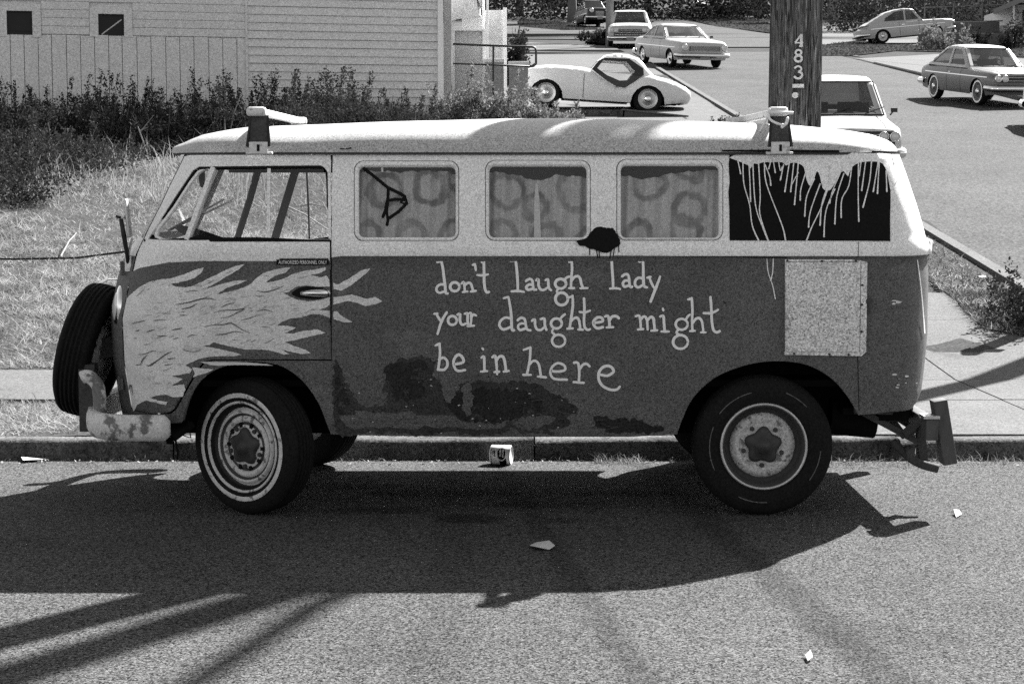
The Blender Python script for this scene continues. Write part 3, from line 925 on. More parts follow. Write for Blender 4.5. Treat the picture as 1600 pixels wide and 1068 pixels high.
for sd, par in ((-1, door), (1, van)):
    fr = empty('door_window', (0, 0, 0), parent=van)
    if sd < 0: bar('gasket', closed(smooth_line([(233, 371), (266, 320), (301, 267.5), (312, 262), (400, 261), (502, 260.5), (510, 268), (512, 320), (512.5, 371.5), (400, 372), (300, 372.5)], 3, True)), 3.4, M['rubber_black'], -.004, .02, fr, sd)
    bar('vent_divider', np.array([(333, 261), (312, 317), (291, 374 if sd < 0 else 376)] if sd < 0 else [(333, 256), (312, 317), (284, 396)]), 6.5 if sd < 0 else 10, M['van_white'] if sd < 0 else M['rubber_black'], .002, .03, fr, sd)
    if sd < 0: bar('vent_frame', closed(smooth_line([(240, 368), (270, 322), (307, 268), (327, 267), (309, 316), (289, 368)], 3, True)), 3.2, M['van_white'], -.008, .012, fr, sd)
    bar('sliding_frame', np.array([(420, 260), (419.5, 318), (419, 374 if sd < 0 else 396)]), 5.0 if sd < 0 else 3.0, M['van_white'] if sd < 0 else M['rubber_black'], -.006, .014, fr, sd)
    if sd < 0: bar('window_sill', np.array([(226, 375.6), (330, 375.8), (516, 376)]), 3.6, M['rubber_black'], .004, .02, fr, sd)
    if sd < 0:
        bar('window_surround', np.array([(330, 258), (420, 256.5), (500, 256), (510, 260), (514.5, 270), (515, 320), (515.5, 372)]), 4.5, M['van_white'], .004, .02, fr, sd)
    flank('pane', [vxs([(290, 371), (332, 262), (505, 260), (512, 371)])], M['glass'], sd, .15, -.014, 0, True, .1, fr)
    flank('pane', [vxs([(236, 371), (305, 266), (330, 264), (290, 371)])], M['glass'], sd, .15, -.011, 0, True, .1, fr)
# sun visor rail and the far door's inner strap that show as dark bars through the cab
cb = MB(); cb.box((-1.1, YC + .62, 1.61), (.8, .12, .06))
cb.beam((-1.165, YC + .74, 1.60), (-1.30, YC + .80, 1.19), .035, .03)
cb.build('cab_frame', M['interior'], van, sub=VO)
lh = MB()
lh.tube([atY(470, 458, 8.585), atY(490, 457.5, 8.575), atY(512, 457.5, 8.58)], [.010, .016, .018], 10)
lh.tube([atY(509, 457.5, 8.60), atY(509, 457.5, 8.63)], .022, 10)
lh.build('door_handle', M['chrome'], door, True, loc=-VO)
decal('handle_recess', [smooth_line([(456, 458), (464, 451), (480, 447), (505, 449), (513, 455), (512, 463), (495, 467), (475, 466), (462, 463)], 3, True)], M['van_black'], .0048, .06, door)
for y in (420, 598):
    hg = MB(); q = vx((197 if y < 500 else 193, y)); p = side_pt(q[0], q[1], .01)
    hg.box(p, (.02, .02, .06)); hg.tube([p + np.array([-.01, -.006, -.034]), p + np.array([-.01, -.006, .034])], .008, 8)
    hg.build('hinge', M['van_dark'], van, sub=VO)

# ---- side windows
def curtain_mat(name, circles, base=.42, extra=None):
    """grey cloth printed with dark rings; (x, z, r) in metres"""
    m = mat(name, base, 0.95, 0.2, 9.0, 0.5, 210)
    nt = m.node_tree; N = nt.nodes; L = nt.links; bs = N['Principled BSDF']
    src = bs.inputs['Base Color'].links[0].from_socket
    geo = N.new('ShaderNodeNewGeometry'); sep = N.new('ShaderNodeSeparateXYZ'); L.new(geo.outputs['Position'], sep.inputs[0])
    nz = N.new('ShaderNodeTexNoise'); nz.inputs['Scale'].default_value = 14; L.new(geo.outputs['Position'], nz.inputs['Vector'])
    acc = None
    def mt(op, *a):
        q = N.new('ShaderNodeMath'); q.operation = op
        for i, x in enumerate(a):
            if isinstance(x, (int, float)): q.inputs[i].default_value = x
            else: L.new(x, q.inputs[i])
        return q.outputs[0]
    for cx, cz, r in circles:
        dx = mt('SUBTRACT', sep.outputs[0], cx); dz = mt('SUBTRACT', sep.outputs[2], cz)
        d = mt('SQRT', mt('ADD', mt('MULTIPLY', dx, dx), mt('MULTIPLY', dz, dz)))
        d = mt('ADD', d, mt('MULTIPLY', mt('SUBTRACT', nz.outputs[0], .5), .06))
        e = mt('ABSOLUTE', mt('SUBTRACT', d, r))
        mr = N.new('ShaderNodeMapRange'); mr.inputs[1].default_value = .010; mr.inputs[2].default_value = .022; mr.inputs[3].default_value = .0; mr.inputs[4].default_value = 1.0
        L.new(e, mr.inputs[0])
        acc = mr.outputs[0] if acc is None else mt('MINIMUM', acc, mr.outputs[0])
    n2 = N.new('ShaderNodeTexNoise'); n2.inputs['Scale'].default_value = 9; n2.inputs['Detail'].default_value = 5; L.new(geo.outputs['Position'], n2.inputs['Vector'])
    dep = N.new('ShaderNodeMapRange'); dep.inputs[1].default_value = .36; dep.inputs[2].default_value = .62; dep.inputs[3].default_value = .24; dep.inputs[4].default_value = .62
    L.new(n2.outputs[0], dep.inputs[0])
    acc = mt('ADD', mt('MULTIPLY', acc, mt('SUBTRACT', 1.0, dep.outputs[0])), dep.outputs[0])
    L.new(mt('MULTIPLY', src, acc), bs.inputs['Base Color'])
    return m
CIRC = [
    [((250, 270), 95), ((530, 250), 95), ((140, 540), 65), ((410, 560), 80), ((700, 560), 100), ((700, 200), 60)],
    [((1000, 270), 105), ((1460, 260), 125), ((980, 540), 70), ((1255, 555), 75), ((1190, 380), 75), ((1530, 590), 80)]]
C3 = [((380, 430), 95), ((630, 590), 95), ((600, 720), 85), ((310, 745), 78), ((640, 320), 85)]
rings = [[((540 + c[0] / 4, 230 + c[1] / 4), r / 4) for c, r in CIRC[0]], [((540 + c[0] / 4, 230 + c[1] / 4), r / 4) for c, r in CIRC[1]], [((920 + c[0] / 4, 180 + c[1] / 4), r / 4) for c, r in C3]]
TOPS = [[(556, 264), (590, 262), (632, 264), (640, 262), (690, 262), (716, 268)], [(760, 262), (800, 267), (835, 276), (842, 278), (870, 268), (922, 272)], [(966, 268), (990, 272), (1010, 275), (1050, 266), (1090, 262), (1128, 259)]]
for i in range(3):
    w = empty('side_window', (0, 0, 0), parent=van)
    # frame: raised lip, groove, flat ring
    o_in = np.array(WIN_IN[i]); o_out = np.array(WIN_OUT[i]); ctr = o_out.mean(0)
    def sc_loop(L, k):
        L = np.asarray(L, float); d = L - ctr; h = (L.max(0) - L.min(0)) / 2
        return ctr + d * (1 + k / h)
    V = []; Fc = []
    prof = [(o_out, -1.2, -.018), (o_out, -1.2, .003), (o_out, -3.2, .007), (o_in, 2.6, .006), (o_in, 0.8, .001), (o_in, 0, -.02)]
    n = len(o_out)
    for base_l, k, off in prof:
        q = vxs(sc_loop(base_l, k)); V.extend(list(side_pt(q[:, 0], q[:, 1], off)))
    for r in range(len(prof) - 1):
        for k in range(n):
            Fc.append((r * n + k, r * n + (k + 1) % n, (r + 1) * n + (k + 1) % n, (r + 1) * n + k))
    vpart('frame', V, orient(V, Fc), M['van_white'], True, w)
    flank('pane', [vxs(sc_loop(o_in, 1.5))], M['glass_dirty'], -1, .2, -.015, 0, True, .1, w)
    cm = curtain_mat('curtain_print', [(vx(c)[0] * 1.007, vx(c)[1] , r / 341.0) for c, r in rings[i]])
    x0, x1 = o_out[:, 0].min() - 2, o_out[:, 0].max() + 2
    tp = np.array(TOPS[i], float)
    nx, nz = 60, 14
    V = []
    for a in np.linspace(x0, x1, nx):
        t = float(np.interp(a, tp[:, 0], tp[:, 1]))
        for b in np.linspace(0, 1, nz):
            q = vx((a, t + (384 - t) * b))
            fold = .012 * math.sin(a * .21 + i) * (1 - .4 * b) + .008 * math.sin(a * .47 + 2 * i + b * 2)
            V.append(side_pt(q[0], q[1], -.06 + fold))
    Fc = [(p * nz + q, p * nz + q + 1, (p + 1) * nz + q + 1, (p + 1) * nz + q) for p in range(nx - 1) for q in range(nz - 1)]
    vpart('curtain', V, Fc, cm, True, w)
    if i == 0:
        lines = [[(115, 130), (180, 180), (265, 250), (330, 280), (368, 302), (382, 348), (330, 400), (265, 445), (258, 482)], [(266, 255), (263, 320), (248, 390), (232, 432)], [(263, 330), (310, 320), (372, 326)], [(262, 340), (256, 400), (262, 445)], [(368, 302), (345, 345), (372, 350)]]
        lines = [np.array([(540 + x / 4, 230 + y / 4) for x, y in L]) for L in lines]
        V, Fc = ribbons(lines, [5.2, 5, 4.6, 4.4, 4.5], -.0125)
        vpart('painted_symbol', V, orient(V, Fc), M['van_black'], True, w)
    if i == 1:
        V, Fc = ribbons([np.array([(838.5, 285), (839, 310), (840, 371)])], [[3, 7, 9, 10.5]], -.03)
        vpart('white_strip', V, orient(V, Fc), M['cloth_strip'], True, w)
# back of the body is dark inside
bk = MB(); bk.box((.55, YC + .1, 1.3), (2.4, .02, .75)); bk.box((.55, YC, .95), (2.5, 1.5, .02))
bk.build('rear_bulkhead', M['interior'], van, sub=VO)

# ================================================================== VAN: paint, lettering
def crop(pts, ox, oy, k): return [(ox + x / k, oy + y / k) for x, y in pts]
# worn primer patches on the lower flank
pr = [(522, 566), (530, 572), (536, 590), (548, 610), (560, 628), (580, 634), (600, 632), (604, 618), (597, 606), (604, 596), (606, 580), (616, 566), (640, 558), (668, 558), (682, 566), (676, 584), (690, 596), (720, 598), (752, 592), (776, 598), (812, 596), (842, 600), (858, 612), (880, 622), (902, 640), (884, 652), (892, 664), (860, 672), (868, 678), (820, 676), (800, 668), (790, 676), (740, 678), (700, 674), (660, 679), (600, 676), (560, 676), (524, 674)]
_r2 = random.Random(21)
def ragged(L, amp, step):
    D = densify(L, step); k = len(D)
    a = np.array([[_r2.gauss(0, amp), _r2.gauss(0, amp)] for _ in range(k)]); a = (a + np.roll(a, 1, 0)) * .7
    return D + a
decal('primer_patch', [ragged(smooth_line(pr, 3, True), 1.6, 3.5)], M['van_primer'], .0022, .08, side_panel)
for pt in ([(604, 572), (640, 562), (668, 566), (660, 590), (664, 616), (640, 626), (612, 618), (606, 596)], [(700, 618), (760, 606), (820, 612), (850, 636), (820, 654), (760, 660), (712, 648)], [(524, 592), (534, 600), (548, 626), (540, 650), (526, 640)], [(930, 650), (990, 656), (1040, 668), (1010, 676), (940, 672)]):
    decal('primer_patch', [ragged(smooth_line(pt, 3, True), 2.0, 4.0)], M['van_stain'], .0029, .08, side_panel)
for pt in ([(690, 596), (706, 592), (716, 606), (704, 628), (694, 622)], [(724, 600), (738, 604), (736, 640), (727, 648), (722, 620)], [(812, 654), (830, 652), (836, 664), (824, 672)], [(560, 640), (600, 646), (640, 642), (648, 652), (600, 656), (558, 650)], [(1000, 585), (1060, 560), (1075, 568), (1020, 600), (985, 610)]):
    decal('worn_patch', [ragged(smooth_line(pt, 3, True), 1.4, 3.5)], M['van_dark'], .0034, .08, side_panel)
decal('bare_patch', [smooth_line([(800, 656), (815, 652), (830, 657), (834, 668), (822, 673), (806, 666)], 3, True)], M['kerb'], .0032, .05, side_panel)
sl = []
for k in range(46):                   # scratches and rubbed arcs low on the flank
    a = rng.uniform(525, 1050); b = rng.uniform(590, 674); l = rng.uniform(4, 26); s = rng.uniform(-.25, .25)
    sl.append(smooth_line([(a, b), (a + l / 2, b + s * l * .5 - rng.uniform(0, 1.5)), (a + l, b + s * l)], 3))
V, Fc = ribbons(sl, [[.2, rng.uniform(.25, .6), .2] for _ in sl], .0044)
vpart('scratch', V, orient(V, Fc), M['wheel_grey'], True, side_panel)['kind'] = 'stuff'
chips = MB()
for k in range(46):
    a = rng.uniform(530, 900); b = rng.uniform(590, 676)
    if k > 34: a, b = rng.uniform(1388, 1436), rng.uniform(584, 606)
    if k > 41: a, b = rng.uniform(1395, 1408), rng.uniform(465, 500)
    r = rng.uniform(.4, 1.2) * (2.2 if k > 34 else 1)
    pts = [(a + r * (1 + .5 * rng.random()) * math.cos(t) * 1.5, b + r * rng.uniform(.4, 1) * math.sin(t)) for t in np.linspace(0, 2 * math.pi, 7)[:-1]]
    Vq = [side_pt(*vx(p), .0034) for p in pts]
    chips.add(Vq, orient(Vq, [tuple(range(6))]))
o = chips.build('paint_chip', M['bumper'], side_panel, sub=VO); o['kind'] = 'stuff'

# flames on the cab door
FL = [(30, 905), (30, 620), (30, 430), (42, 350), (84, 297), (140, 250), (200, 218), (260, 205), (320, 200), (380, 180), (430, 160), (470, 145), (508, 135), (490, 168), (455, 195), (410, 212), (360, 224), (318, 230), (345, 246), (400, 250), (440, 243), (500, 215), (560, 185), (620, 155), (680, 130), (735, 118), (700, 150), (640, 185), (585, 218), (530, 247), (520, 258), (600, 232), (680, 212), (755, 208), (700, 232), (640, 250), (598, 276), (580, 290), (640, 276), (720, 255), (770, 230), (800, 200), (840, 170), (900, 150), (950, 140), (995, 138), (970, 165), (910, 185), (855, 222), (900, 218), (960, 200), (1020, 170), (1080, 155), (1130, 150), (1195, 136), (1195, 152), (1160, 170), (1110, 180), (1165, 192), (1200, 185), (1226, 205)]
FL2 = [(1226, 244), (1150, 248), (1080, 240), (1040, 242), (1010, 256), (990, 275), (955, 282), (990, 300), (1030, 318), (1100, 330), (1160, 322), (1226, 306)]
FL3 = [(1226, 350), (1200, 362), (1160, 377), (1226, 384)]
FL4 = [(1226, 424), (1180, 405), (1120, 400), (1060, 420), (990, 428), (950, 445), (918, 466), (980, 468), (1030, 478), (995, 495), (960, 510), (1010, 512), (1060, 498), (1150, 487), (1195, 508), (1120, 525), (1040, 545), (965, 560), (1010, 580), (1080, 603), (1112, 622), (1060, 628), (985, 612), (940, 602), (992, 627), (960, 632), (900, 612), (840, 602), (740, 602), (650, 584), (560, 562), (540, 575), (498, 585), (560, 592), (640, 610), (722, 631), (680, 640), (600, 640), (530, 645), (480, 655), (430, 678), (398, 692), (440, 712), (425, 735), (370, 745), (325, 752), (385, 770), (360, 785), (320, 808), (395, 800), (400, 830), (385, 870), (330, 872), (290, 857), (240, 862), (200, 876), (255, 893), (300, 900), (290, 917), (240, 905), (180, 890), (130, 915), (110, 950), (85, 950), (70, 925)]
flame = crop(FL + FL2 + FL3 + FL4, 180, 380, 3.636)
# the door has an edge at x = 516: tongues carry on across the gap
fr_pts = np.array(flame); fr_pts[:, 0] = np.minimum(fr_pts[:, 0], 515.2)
rr = random.Random(3)
def rough(L, amp, step=3.0):
    D = densify(L, step); return np.array([p + np.array([rr.uniform(-amp, amp), rr.uniform(-amp * .7, amp * .7)]) for p in D])
fl = rough(fr_pts, .55)
lim = []
for p, p_raw in zip(fl, densify(fr_pts, 3.0)):
    q = vx(p)
    if q[0] < float(XF(q[1])) + .03: q = vx(p_raw); q[0] = max(q[0], float(XF(q[1])) + .012)
    lim.append(q)
flank('flame_mural', [np.array(lim)], M['flame'], -1, .026, .0034, 0, True, .025, door)
T1 = crop([(1240, 222), (1262, 234), (1310, 210), (1360, 180), (1400, 152), (1450, 143), (1430, 167), (1380, 207), (1330, 245), (1280, 270), (1240, 258)], 180, 380, 3.636)
T2 = crop([(1240, 306), (1290, 300), (1340, 291), (1392, 304), (1430, 316), (1480, 303), (1518, 330), (1478, 346), (1420, 356), (1370, 337), (1320, 326), (1270, 340), (1240, 348)], 180, 380, 3.636)
T3 = crop([(1240, 386), (1262, 384), (1280, 408), (1348, 447), (1300, 447), (1240, 430)], 180, 380, 3.636)
for T in (T1, T2, T3):
    decal('flame_tongue', [rough(T, .5)], M['flame'], .0026, .05, side_panel)
T4 = crop([(438, 702), (470, 706), (520, 712), (562, 714), (520, 736), (470, 748), (445, 762), (452, 735)], 180, 380, 3.636)
decal('flame_tongue', [rough(T4, .5)], M['flame'], .0026, .05, side_panel)
T5 = crop([(480, 672), (620, 672), (760, 676), (860, 684), (900, 694), (820, 692), (700, 690), (590, 694), (540, 690)], 180, 380, 3.636)
decal('flame_tongue', [rough(T5, .4)], M['wall_pale'], .0026, .05, side_panel)
ST = [[(350, 347), (420, 335), (480, 318), (530, 312), (572, 322)], [(378, 373), (430, 362), (468, 340)], [(400, 278), (440, 268), (475, 270)], [(805, 268), (850, 276), (910, 262), (960, 240)], [(605, 362), (640, 345), (680, 338)], [(562, 395), (610, 380), (680, 378), (735, 370), (690, 395), (640, 418), (600, 422)], [(805, 385), (850, 376), (900, 390)], [(715, 437), (760, 425), (800, 412)], [(505, 474), (560, 462), (620, 460), (660, 452), (720, 488), (770, 510)], [(570, 520), (620, 515), (680, 500), (730, 508)], [(325, 492), (360, 485), (385, 480)], [(182, 503), (230, 487)], [(122, 500), (145, 490)], [(245, 526), (300, 523)], [(330, 543), (362, 536)], [(410, 533), (440, 520), (465, 525)], [(200, 690), (250, 660), (290, 630), (325, 612)], [(180, 690), (205, 692), (240, 670)], [(140, 632), (180, 625), (215, 610), (240, 612)], [(150, 690), (165, 655), (190, 632)], [(60, 670), (90, 650), (110, 620), (130, 600), (190, 570)], [(300, 655), (345, 650)], [(280, 692), (330, 684)], [(120, 690), (150, 686)], [(50, 737), (90, 733)], [(85, 830), (95, 800), (105, 860)], [(60, 465), (95, 430)], [(100, 455), (150, 443), (175, 438)], [(220, 437), (300, 432)], [(270, 398), (320, 398)], [(370, 405), (410, 408)], [(770, 562), (800, 545)], [(830, 475), (880, 474)], [(900, 540), (870, 560), (850, 565)], [(670, 545), (690, 550)], [(385, 600), (420, 612), (455, 612)], [(110, 540), (130, 536)], [(790, 295), (850, 300)], [(790, 410), (850, 400)], [(170, 575), (200, 570)], [(90, 800), (80, 830)], [(215, 795), (270, 793)], [(1010, 372), (1040, 368)], [(130, 300), (170, 262)], [(1150, 185), (1185, 175)]]
wd = [1.7, 1.6, .9, 1.3, 1.2, 1.3, 1.1, 1.1, 1.4, 1.3, 1.5, 1.4, 1.2, 1.5, 1, 1, 1.5, 1.4, 1, 1.4, 1.3, 1.4, 1.2, 1.2, 1.1, .9, 1, 1, .8, .8, .8, .8, .9, .8, .8, .9, .8, .6, .6, .7, .7, .6, .7, .7, .8]
lines = []; ww = []
ST_ = [(L, w) for L, w in zip(ST, wd) if min(x for x, y in L) > 78]
for L, w in ST_:
    q = smooth_line(crop(L, 180, 380, 3.636), 4); lines.append(q); ww.append([w * .4, w * 1.25, w * 1.1, w * .4])
for k in range(150):                 # dry brush marks inside the flames and at their tips
    a = rng.uniform(226, 500); b = rng.uniform(425, 600)
    if inside([(a, b)], [flame])[0]:
        l = rng.uniform(4, 14); s = rng.uniform(-.55, .05)
        lines.append(smooth_line([(a, b), (a + l * .5, b + s * l * .4), (a + l, b + s * l)], 3)); ww.append([.2, rng.uniform(.3, .75), .2])
V, Fc = ribbons(lines, ww, .0058)
vpart('flame_strokes', V, orient(V, Fc), M['van_dark'], True, door)['kind'] = 'stuff'

# hand painted lettering
def arc(cx, cy, rx, ry, a0, a1, n=10): return [(cx + rx * math.cos(R(a)), cy + ry * math.sin(R(a))) for a in np.linspace(a0, a1, n)]
def ring_(cx, cy, rx, ry): return arc(cx, cy, rx, ry, 0, 366, 16)
LT = []          # strokes in the 1600 x 832 enlargement (3.2 x), letter by letter
def letter(*st): LT.append(st)
# line 1: don't laugh lady
letter([(138, 94), (160, 89)], [(158, 88), (166, 120), (172, 170), (178, 215), (181, 246), (190, 250)], [(174, 206), (152, 206), (136, 220), (136, 238), (152, 247), (178, 238)])
letter(ring_(226, 217, 23, 22))
letter([(260, 201), (272, 196), (276, 240)], [(266, 243), (290, 240)], [(274, 212), (290, 198), (305, 200), (313, 220), (317, 239)], [(306, 241), (330, 237)])
letter([(316, 108), (328, 104)], [(327, 104), (331, 134)])
letter([(362, 95), (370, 84), (372, 130), (373, 190), (377, 228), (386, 244), (397, 243)], [(338, 158), (365, 160), (392, 155)])
letter([(504, 88), (530, 84)], [(530, 84), (536, 130), (540, 190), (541, 238)], [(510, 240), (545, 238), (572, 243)])
letter([(582, 188), (600, 178), (613, 186), (617, 210), (621, 230), (633, 231)], [(616, 208), (596, 206), (583, 219), (592, 232), (618, 226)])
letter([(634, 184), (644, 180), (645, 210), (655, 230), (672, 232), (688, 222)], [(680, 184), (692, 180), (694, 210), (700, 229), (708, 234)])
letter(ring_(755, 202, 27, 24), [(772, 186), (784, 172), (800, 166)], [(744, 226), (736, 240), (746, 250)], ring_(760, 277, 31, 31))
letter([(798, 94), (810, 88)], [(810, 88), (812, 130), (808, 180), (806, 222)], [(796, 224), (822, 223)], [(808, 190), (822, 170), (840, 164), (852, 175), (858, 200), (866, 222)], [(854, 224), (890, 223)])
letter([(990, 86), (1010, 82)], [(1010, 80), (1013, 130), (1016, 180), (1018, 224)], [(1002, 226), (1030, 224), (1052, 228)])
letter([(1062, 165), (1080, 154), (1094, 162), (1098, 190), (1102, 215), (1112, 217)], [(1098, 188), (1078, 186), (1066, 200), (1074, 216), (1098, 210)])
letter([(1148, 92), (1166, 86)], [(1166, 84), (1168, 120), (1168, 170), (1172, 212), (1186, 220)], [(1164, 176), (1144, 172), (1128, 188), (1128, 208), (1142, 220), (1166, 208)])
letter([(1188, 172), (1204, 168)], [(1198, 170), (1210, 200), (1224, 226)], [(1252, 166), (1240, 200), (1222, 245), (1205, 290)])
# line 2: your daughter might
letter([(124, 352), (140, 350)], [(134, 352), (144, 370), (156, 388)], [(186, 344), (170, 370), (154, 405), (140, 452)])
letter(ring_(214, 385, 22, 22))
letter([(240, 356), (252, 354), (252, 385), (262, 406), (282, 400)], [(276, 352), (290, 350), (290, 385), (296, 412)])
letter([(296, 350), (308, 352), (306, 411)], [(290, 413), (322, 411)], [(307, 375), (318, 356), (332, 360)])
letter([(470, 274), (492, 268)], [(494, 268), (502, 310), (508, 360), (510, 410), (513, 432), (522, 434)], [(506, 376), (480, 370), (454, 388), (450, 412), (470, 430), (506, 416)])
letter([(540, 384), (556, 372), (574, 378), (580, 400), (586, 428), (604, 434)], [(580, 402), (556, 400), (542, 414), (552, 432), (580, 424)])
letter([(612, 386), (626, 380), (628, 410), (638, 430), (656, 432), (672, 420)], [(656, 378), (674, 376), (676, 408), (684, 432)])
letter(ring_(734, 400, 27, 25), [(750, 382), (764, 364), (776, 354)], [(720, 424), (712, 442), (724, 454)], ring_(745, 486, 33, 30))
letter([(798, 270), (814, 264)], [(814, 262), (816, 310), (808, 370), (800, 424)], [(788, 426), (816, 424)], [(806, 392), (822, 374), (838, 372), (848, 388), (853, 425)], [(842, 430), (866, 430)])
letter([(872, 276), (874, 330), (872, 390), (876, 420), (890, 432), (902, 428)], [(850, 342), (876, 345), (902, 336)])
letter([(918, 398), (945, 394), (966, 388), (960, 372), (940, 370), (920, 388), (922, 410), (940, 424), (966, 418)])
letter([(976, 366), (992, 362), (998, 390), (1000, 418)], [(984, 420), (1018, 418)], [(998, 388), (1012, 366), (1034, 364), (1046, 374)])
letter([(1130, 364), (1148, 362), (1154, 395), (1156, 428)], [(1142, 430), (1168, 428)], [(1154, 382), (1168, 366), (1182, 370), (1188, 396), (1190, 430)], [(1188, 386), (1204, 368), (1218, 374), (1222, 400), (1226, 434)], [(1208, 436), (1238, 434)])
letter([(1252, 366), (1268, 362), (1272, 400), (1275, 436)], [(1258, 440), (1296, 440)], [(1266, 326), (1268, 334)])
letter(ring_(1360, 404, 30, 27), [(1378, 384), (1390, 366), (1400, 356)], [(1344, 428), (1334, 446), (1348, 456)], ring_(1354, 492, 37, 34))
letter([(1392, 280), (1410, 276)], [(1410, 274), (1414, 330), (1412, 390), (1414, 434)], [(1402, 438), (1426, 436)], [(1412, 402), (1430, 378), (1448, 374), (1462, 392), (1468, 440)], [(1456, 444), (1480, 444)])
letter([(1504, 268), (1508, 320), (1510, 380), (1518, 430), (1534, 444), (1550, 438)], [(1470, 348), (1508, 348), (1542, 332)])
# line 3: be in here
letter([(130, 510), (150, 500)], [(150, 500), (152, 550), (146, 610), (142, 630)], [(148, 580), (168, 570), (186, 584), (188, 612), (172, 630), (144, 630)])
letter([(222, 604), (248, 600), (270, 590), (262, 566), (242, 556), (222, 580), (222, 612), (240, 636), (278, 632)])
letter([(360, 570), (372, 566), (374, 600), (374, 636)], [(356, 640), (388, 637)], [(364, 524), (368, 529)])
letter([(414, 568), (428, 562), (434, 600), (437, 636)], [(424, 642), (448, 640)], [(432, 590), (448, 566), (466, 566), (476, 590), (482, 636)], [(470, 640), (496, 636)], [(436, 646), (438, 652)])
letter([(570, 532), (604, 520)], [(604, 520), (602, 570), (594, 620), (586, 654)], [(568, 656), (606, 656)], [(596, 610), (616, 588), (636, 590), (648, 612), (656, 662)], [(640, 664), (682, 668)])
letter([(706, 636), (740, 640), (776, 632), (772, 608), (740, 598), (712, 618), (704, 650), (724, 676), (786, 680)])
letter([(822, 596), (842, 598), (848, 640), (846, 690)], [(820, 692), (870, 696)], [(848, 632), (866, 606), (886, 602), (900, 614)])
letter([(956, 656), (990, 660), (1020, 640), (1006, 616), (974, 614), (948, 640), (946, 680), (966, 712), (1004, 730), (1034, 730), (1050, 716)])
n3 = {33, 34, 35, 36, 37, 38, 39, 40}
for k, st in enumerate(LT):
    ls = []; ws = []
    for s_ in st:
        q = np.array(crop(s_, 640, 380, 3.2))
        q = smooth_line(q, 4) if len(q) > 2 else densify(q, 2.0, False)
        q = q + rng.uniform(-.12, .12, q.shape)
        w = 4.0 if len(s_) > 3 else 3.6
        ls.append(q); ws.append([w * rng.uniform(.85, 1.05), w * rng.uniform(.95, 1.2), w * rng.uniform(.85, 1.1)])
    V, Fc = ribbons(ls, ws, .0036)
    vpart('painted_letter', V, orient(V, Fc), M['letter'], True, side_panel)

# black painted rear quarter window with white drips
blk = [(1140, 238.5), (1154, 238.5), (1392, 240), (1391, 300), (1390.5, 340), (1391, 377), (1340, 376.5), (1140, 376), (1139.5, 330), (1138, 300), (1140, 285), (1138.5, 260)]
decal('blacked_out_window', [blk], M['van_black'], .0026, .03, side_panel)
wt = [(1152, 240.5), (1395, 241.5), (1395, 290), (1393, 306), (1389, 290), (1385, 270), (1378, 256), (1366, 253), (1345, 254), (1330, 262), (1325, 276), (1318, 268), (1312, 272), (1306, 284), (1298, 296), (1292, 298), (1285, 294), (1281, 276), (1276, 268), (1270, 286), (1266, 291), (1262, 286), (1258, 274), (1256, 262), (1248, 256), (1236, 255), (1228, 259), (1222, 254), (1206, 254), (1192, 254), (1184, 257), (1178, 256), (1172, 264), (1168, 258), (1158, 254)]
decal('white_overspray', [smooth_line(wt, 2, True)], M['van_white'], .0046, .025, side_panel)
sp = [(1300, 283), (1330, 282), (1362, 284), (1366, 290), (1330, 293), (1304, 292)]
DR = [[(1152.5, 251), (1155, 262), (1157, 272)], [(1160.5, 252), (1162, 287), (1171, 320), (1175, 352), (1185, 376)], [(1170, 256), (1171.5, 285), (1172.5, 315)], [(1176, 256), (1180, 320), (1192, 357), (1200, 376.5)], [(1185, 256), (1187.5, 305), (1187, 335), (1199, 374)], [(1194, 254), (1197, 287), (1217, 340), (1224, 360), (1227, 376)], [(1195, 258), (1202, 276), (1204, 290)], [(1204, 252), (1201, 264)], [(1208, 252), (1211, 270)], [(1216, 252), (1219, 267), (1222, 262)], [(1224, 258), (1219, 282)], [(1233, 254), (1226, 300)], [(1240, 254), (1235, 300)], [(1247, 255), (1244, 288), (1241, 320)], [(1258, 272), (1251, 296), (1250, 313)], [(1272, 280), (1260, 308), (1257, 338)], [(1281, 288), (1266, 330), (1263, 355)], [(1297, 258), (1295, 284), (1284, 318), (1281, 352)], [(1292, 298), (1282, 326), (1268, 355), (1260, 376)], [(1304, 296), (1290, 330), (1287, 370)], [(1318, 272), (1307, 308), (1304, 350)], [(1331, 255), (1326, 290), (1315, 312), (1314, 340)], [(1341, 254), (1340.5, 300), (1341.5, 346)], [(1352, 254), (1346, 298)], [(1361, 254), (1358, 285), (1348, 324)], [(1371, 254), (1364, 300)], [(1372.5, 254), (1370.5, 303)], [(1383, 268), (1384.5, 300)], [(1345, 254), (1342, 275)], [(1208, 403), (1207, 424), (1204, 438)], [(1198, 403), (1200, 425), (1207, 446), (1211, 466)], [(1431, 404), (1436, 440), (1440, 480), (1443, 520)], [(1247, 270), (1236, 290)], [(1312, 272), (1300, 300), (1296, 318)]]
lw = [1.6 if i < 30 else 1.3 for i in range(len(DR))]
V, Fc = ribbons([smooth_line(d, 5) if len(d) > 2 else densify(d, 6, False) for d in DR], [[w * 1.2, w, w * 1.05, w * 1.5] for w in lw], .0060)
vpart('paint_drip', V, orient(V, Fc), M['van_white'], True, side_panel)['kind'] = 'stuff'
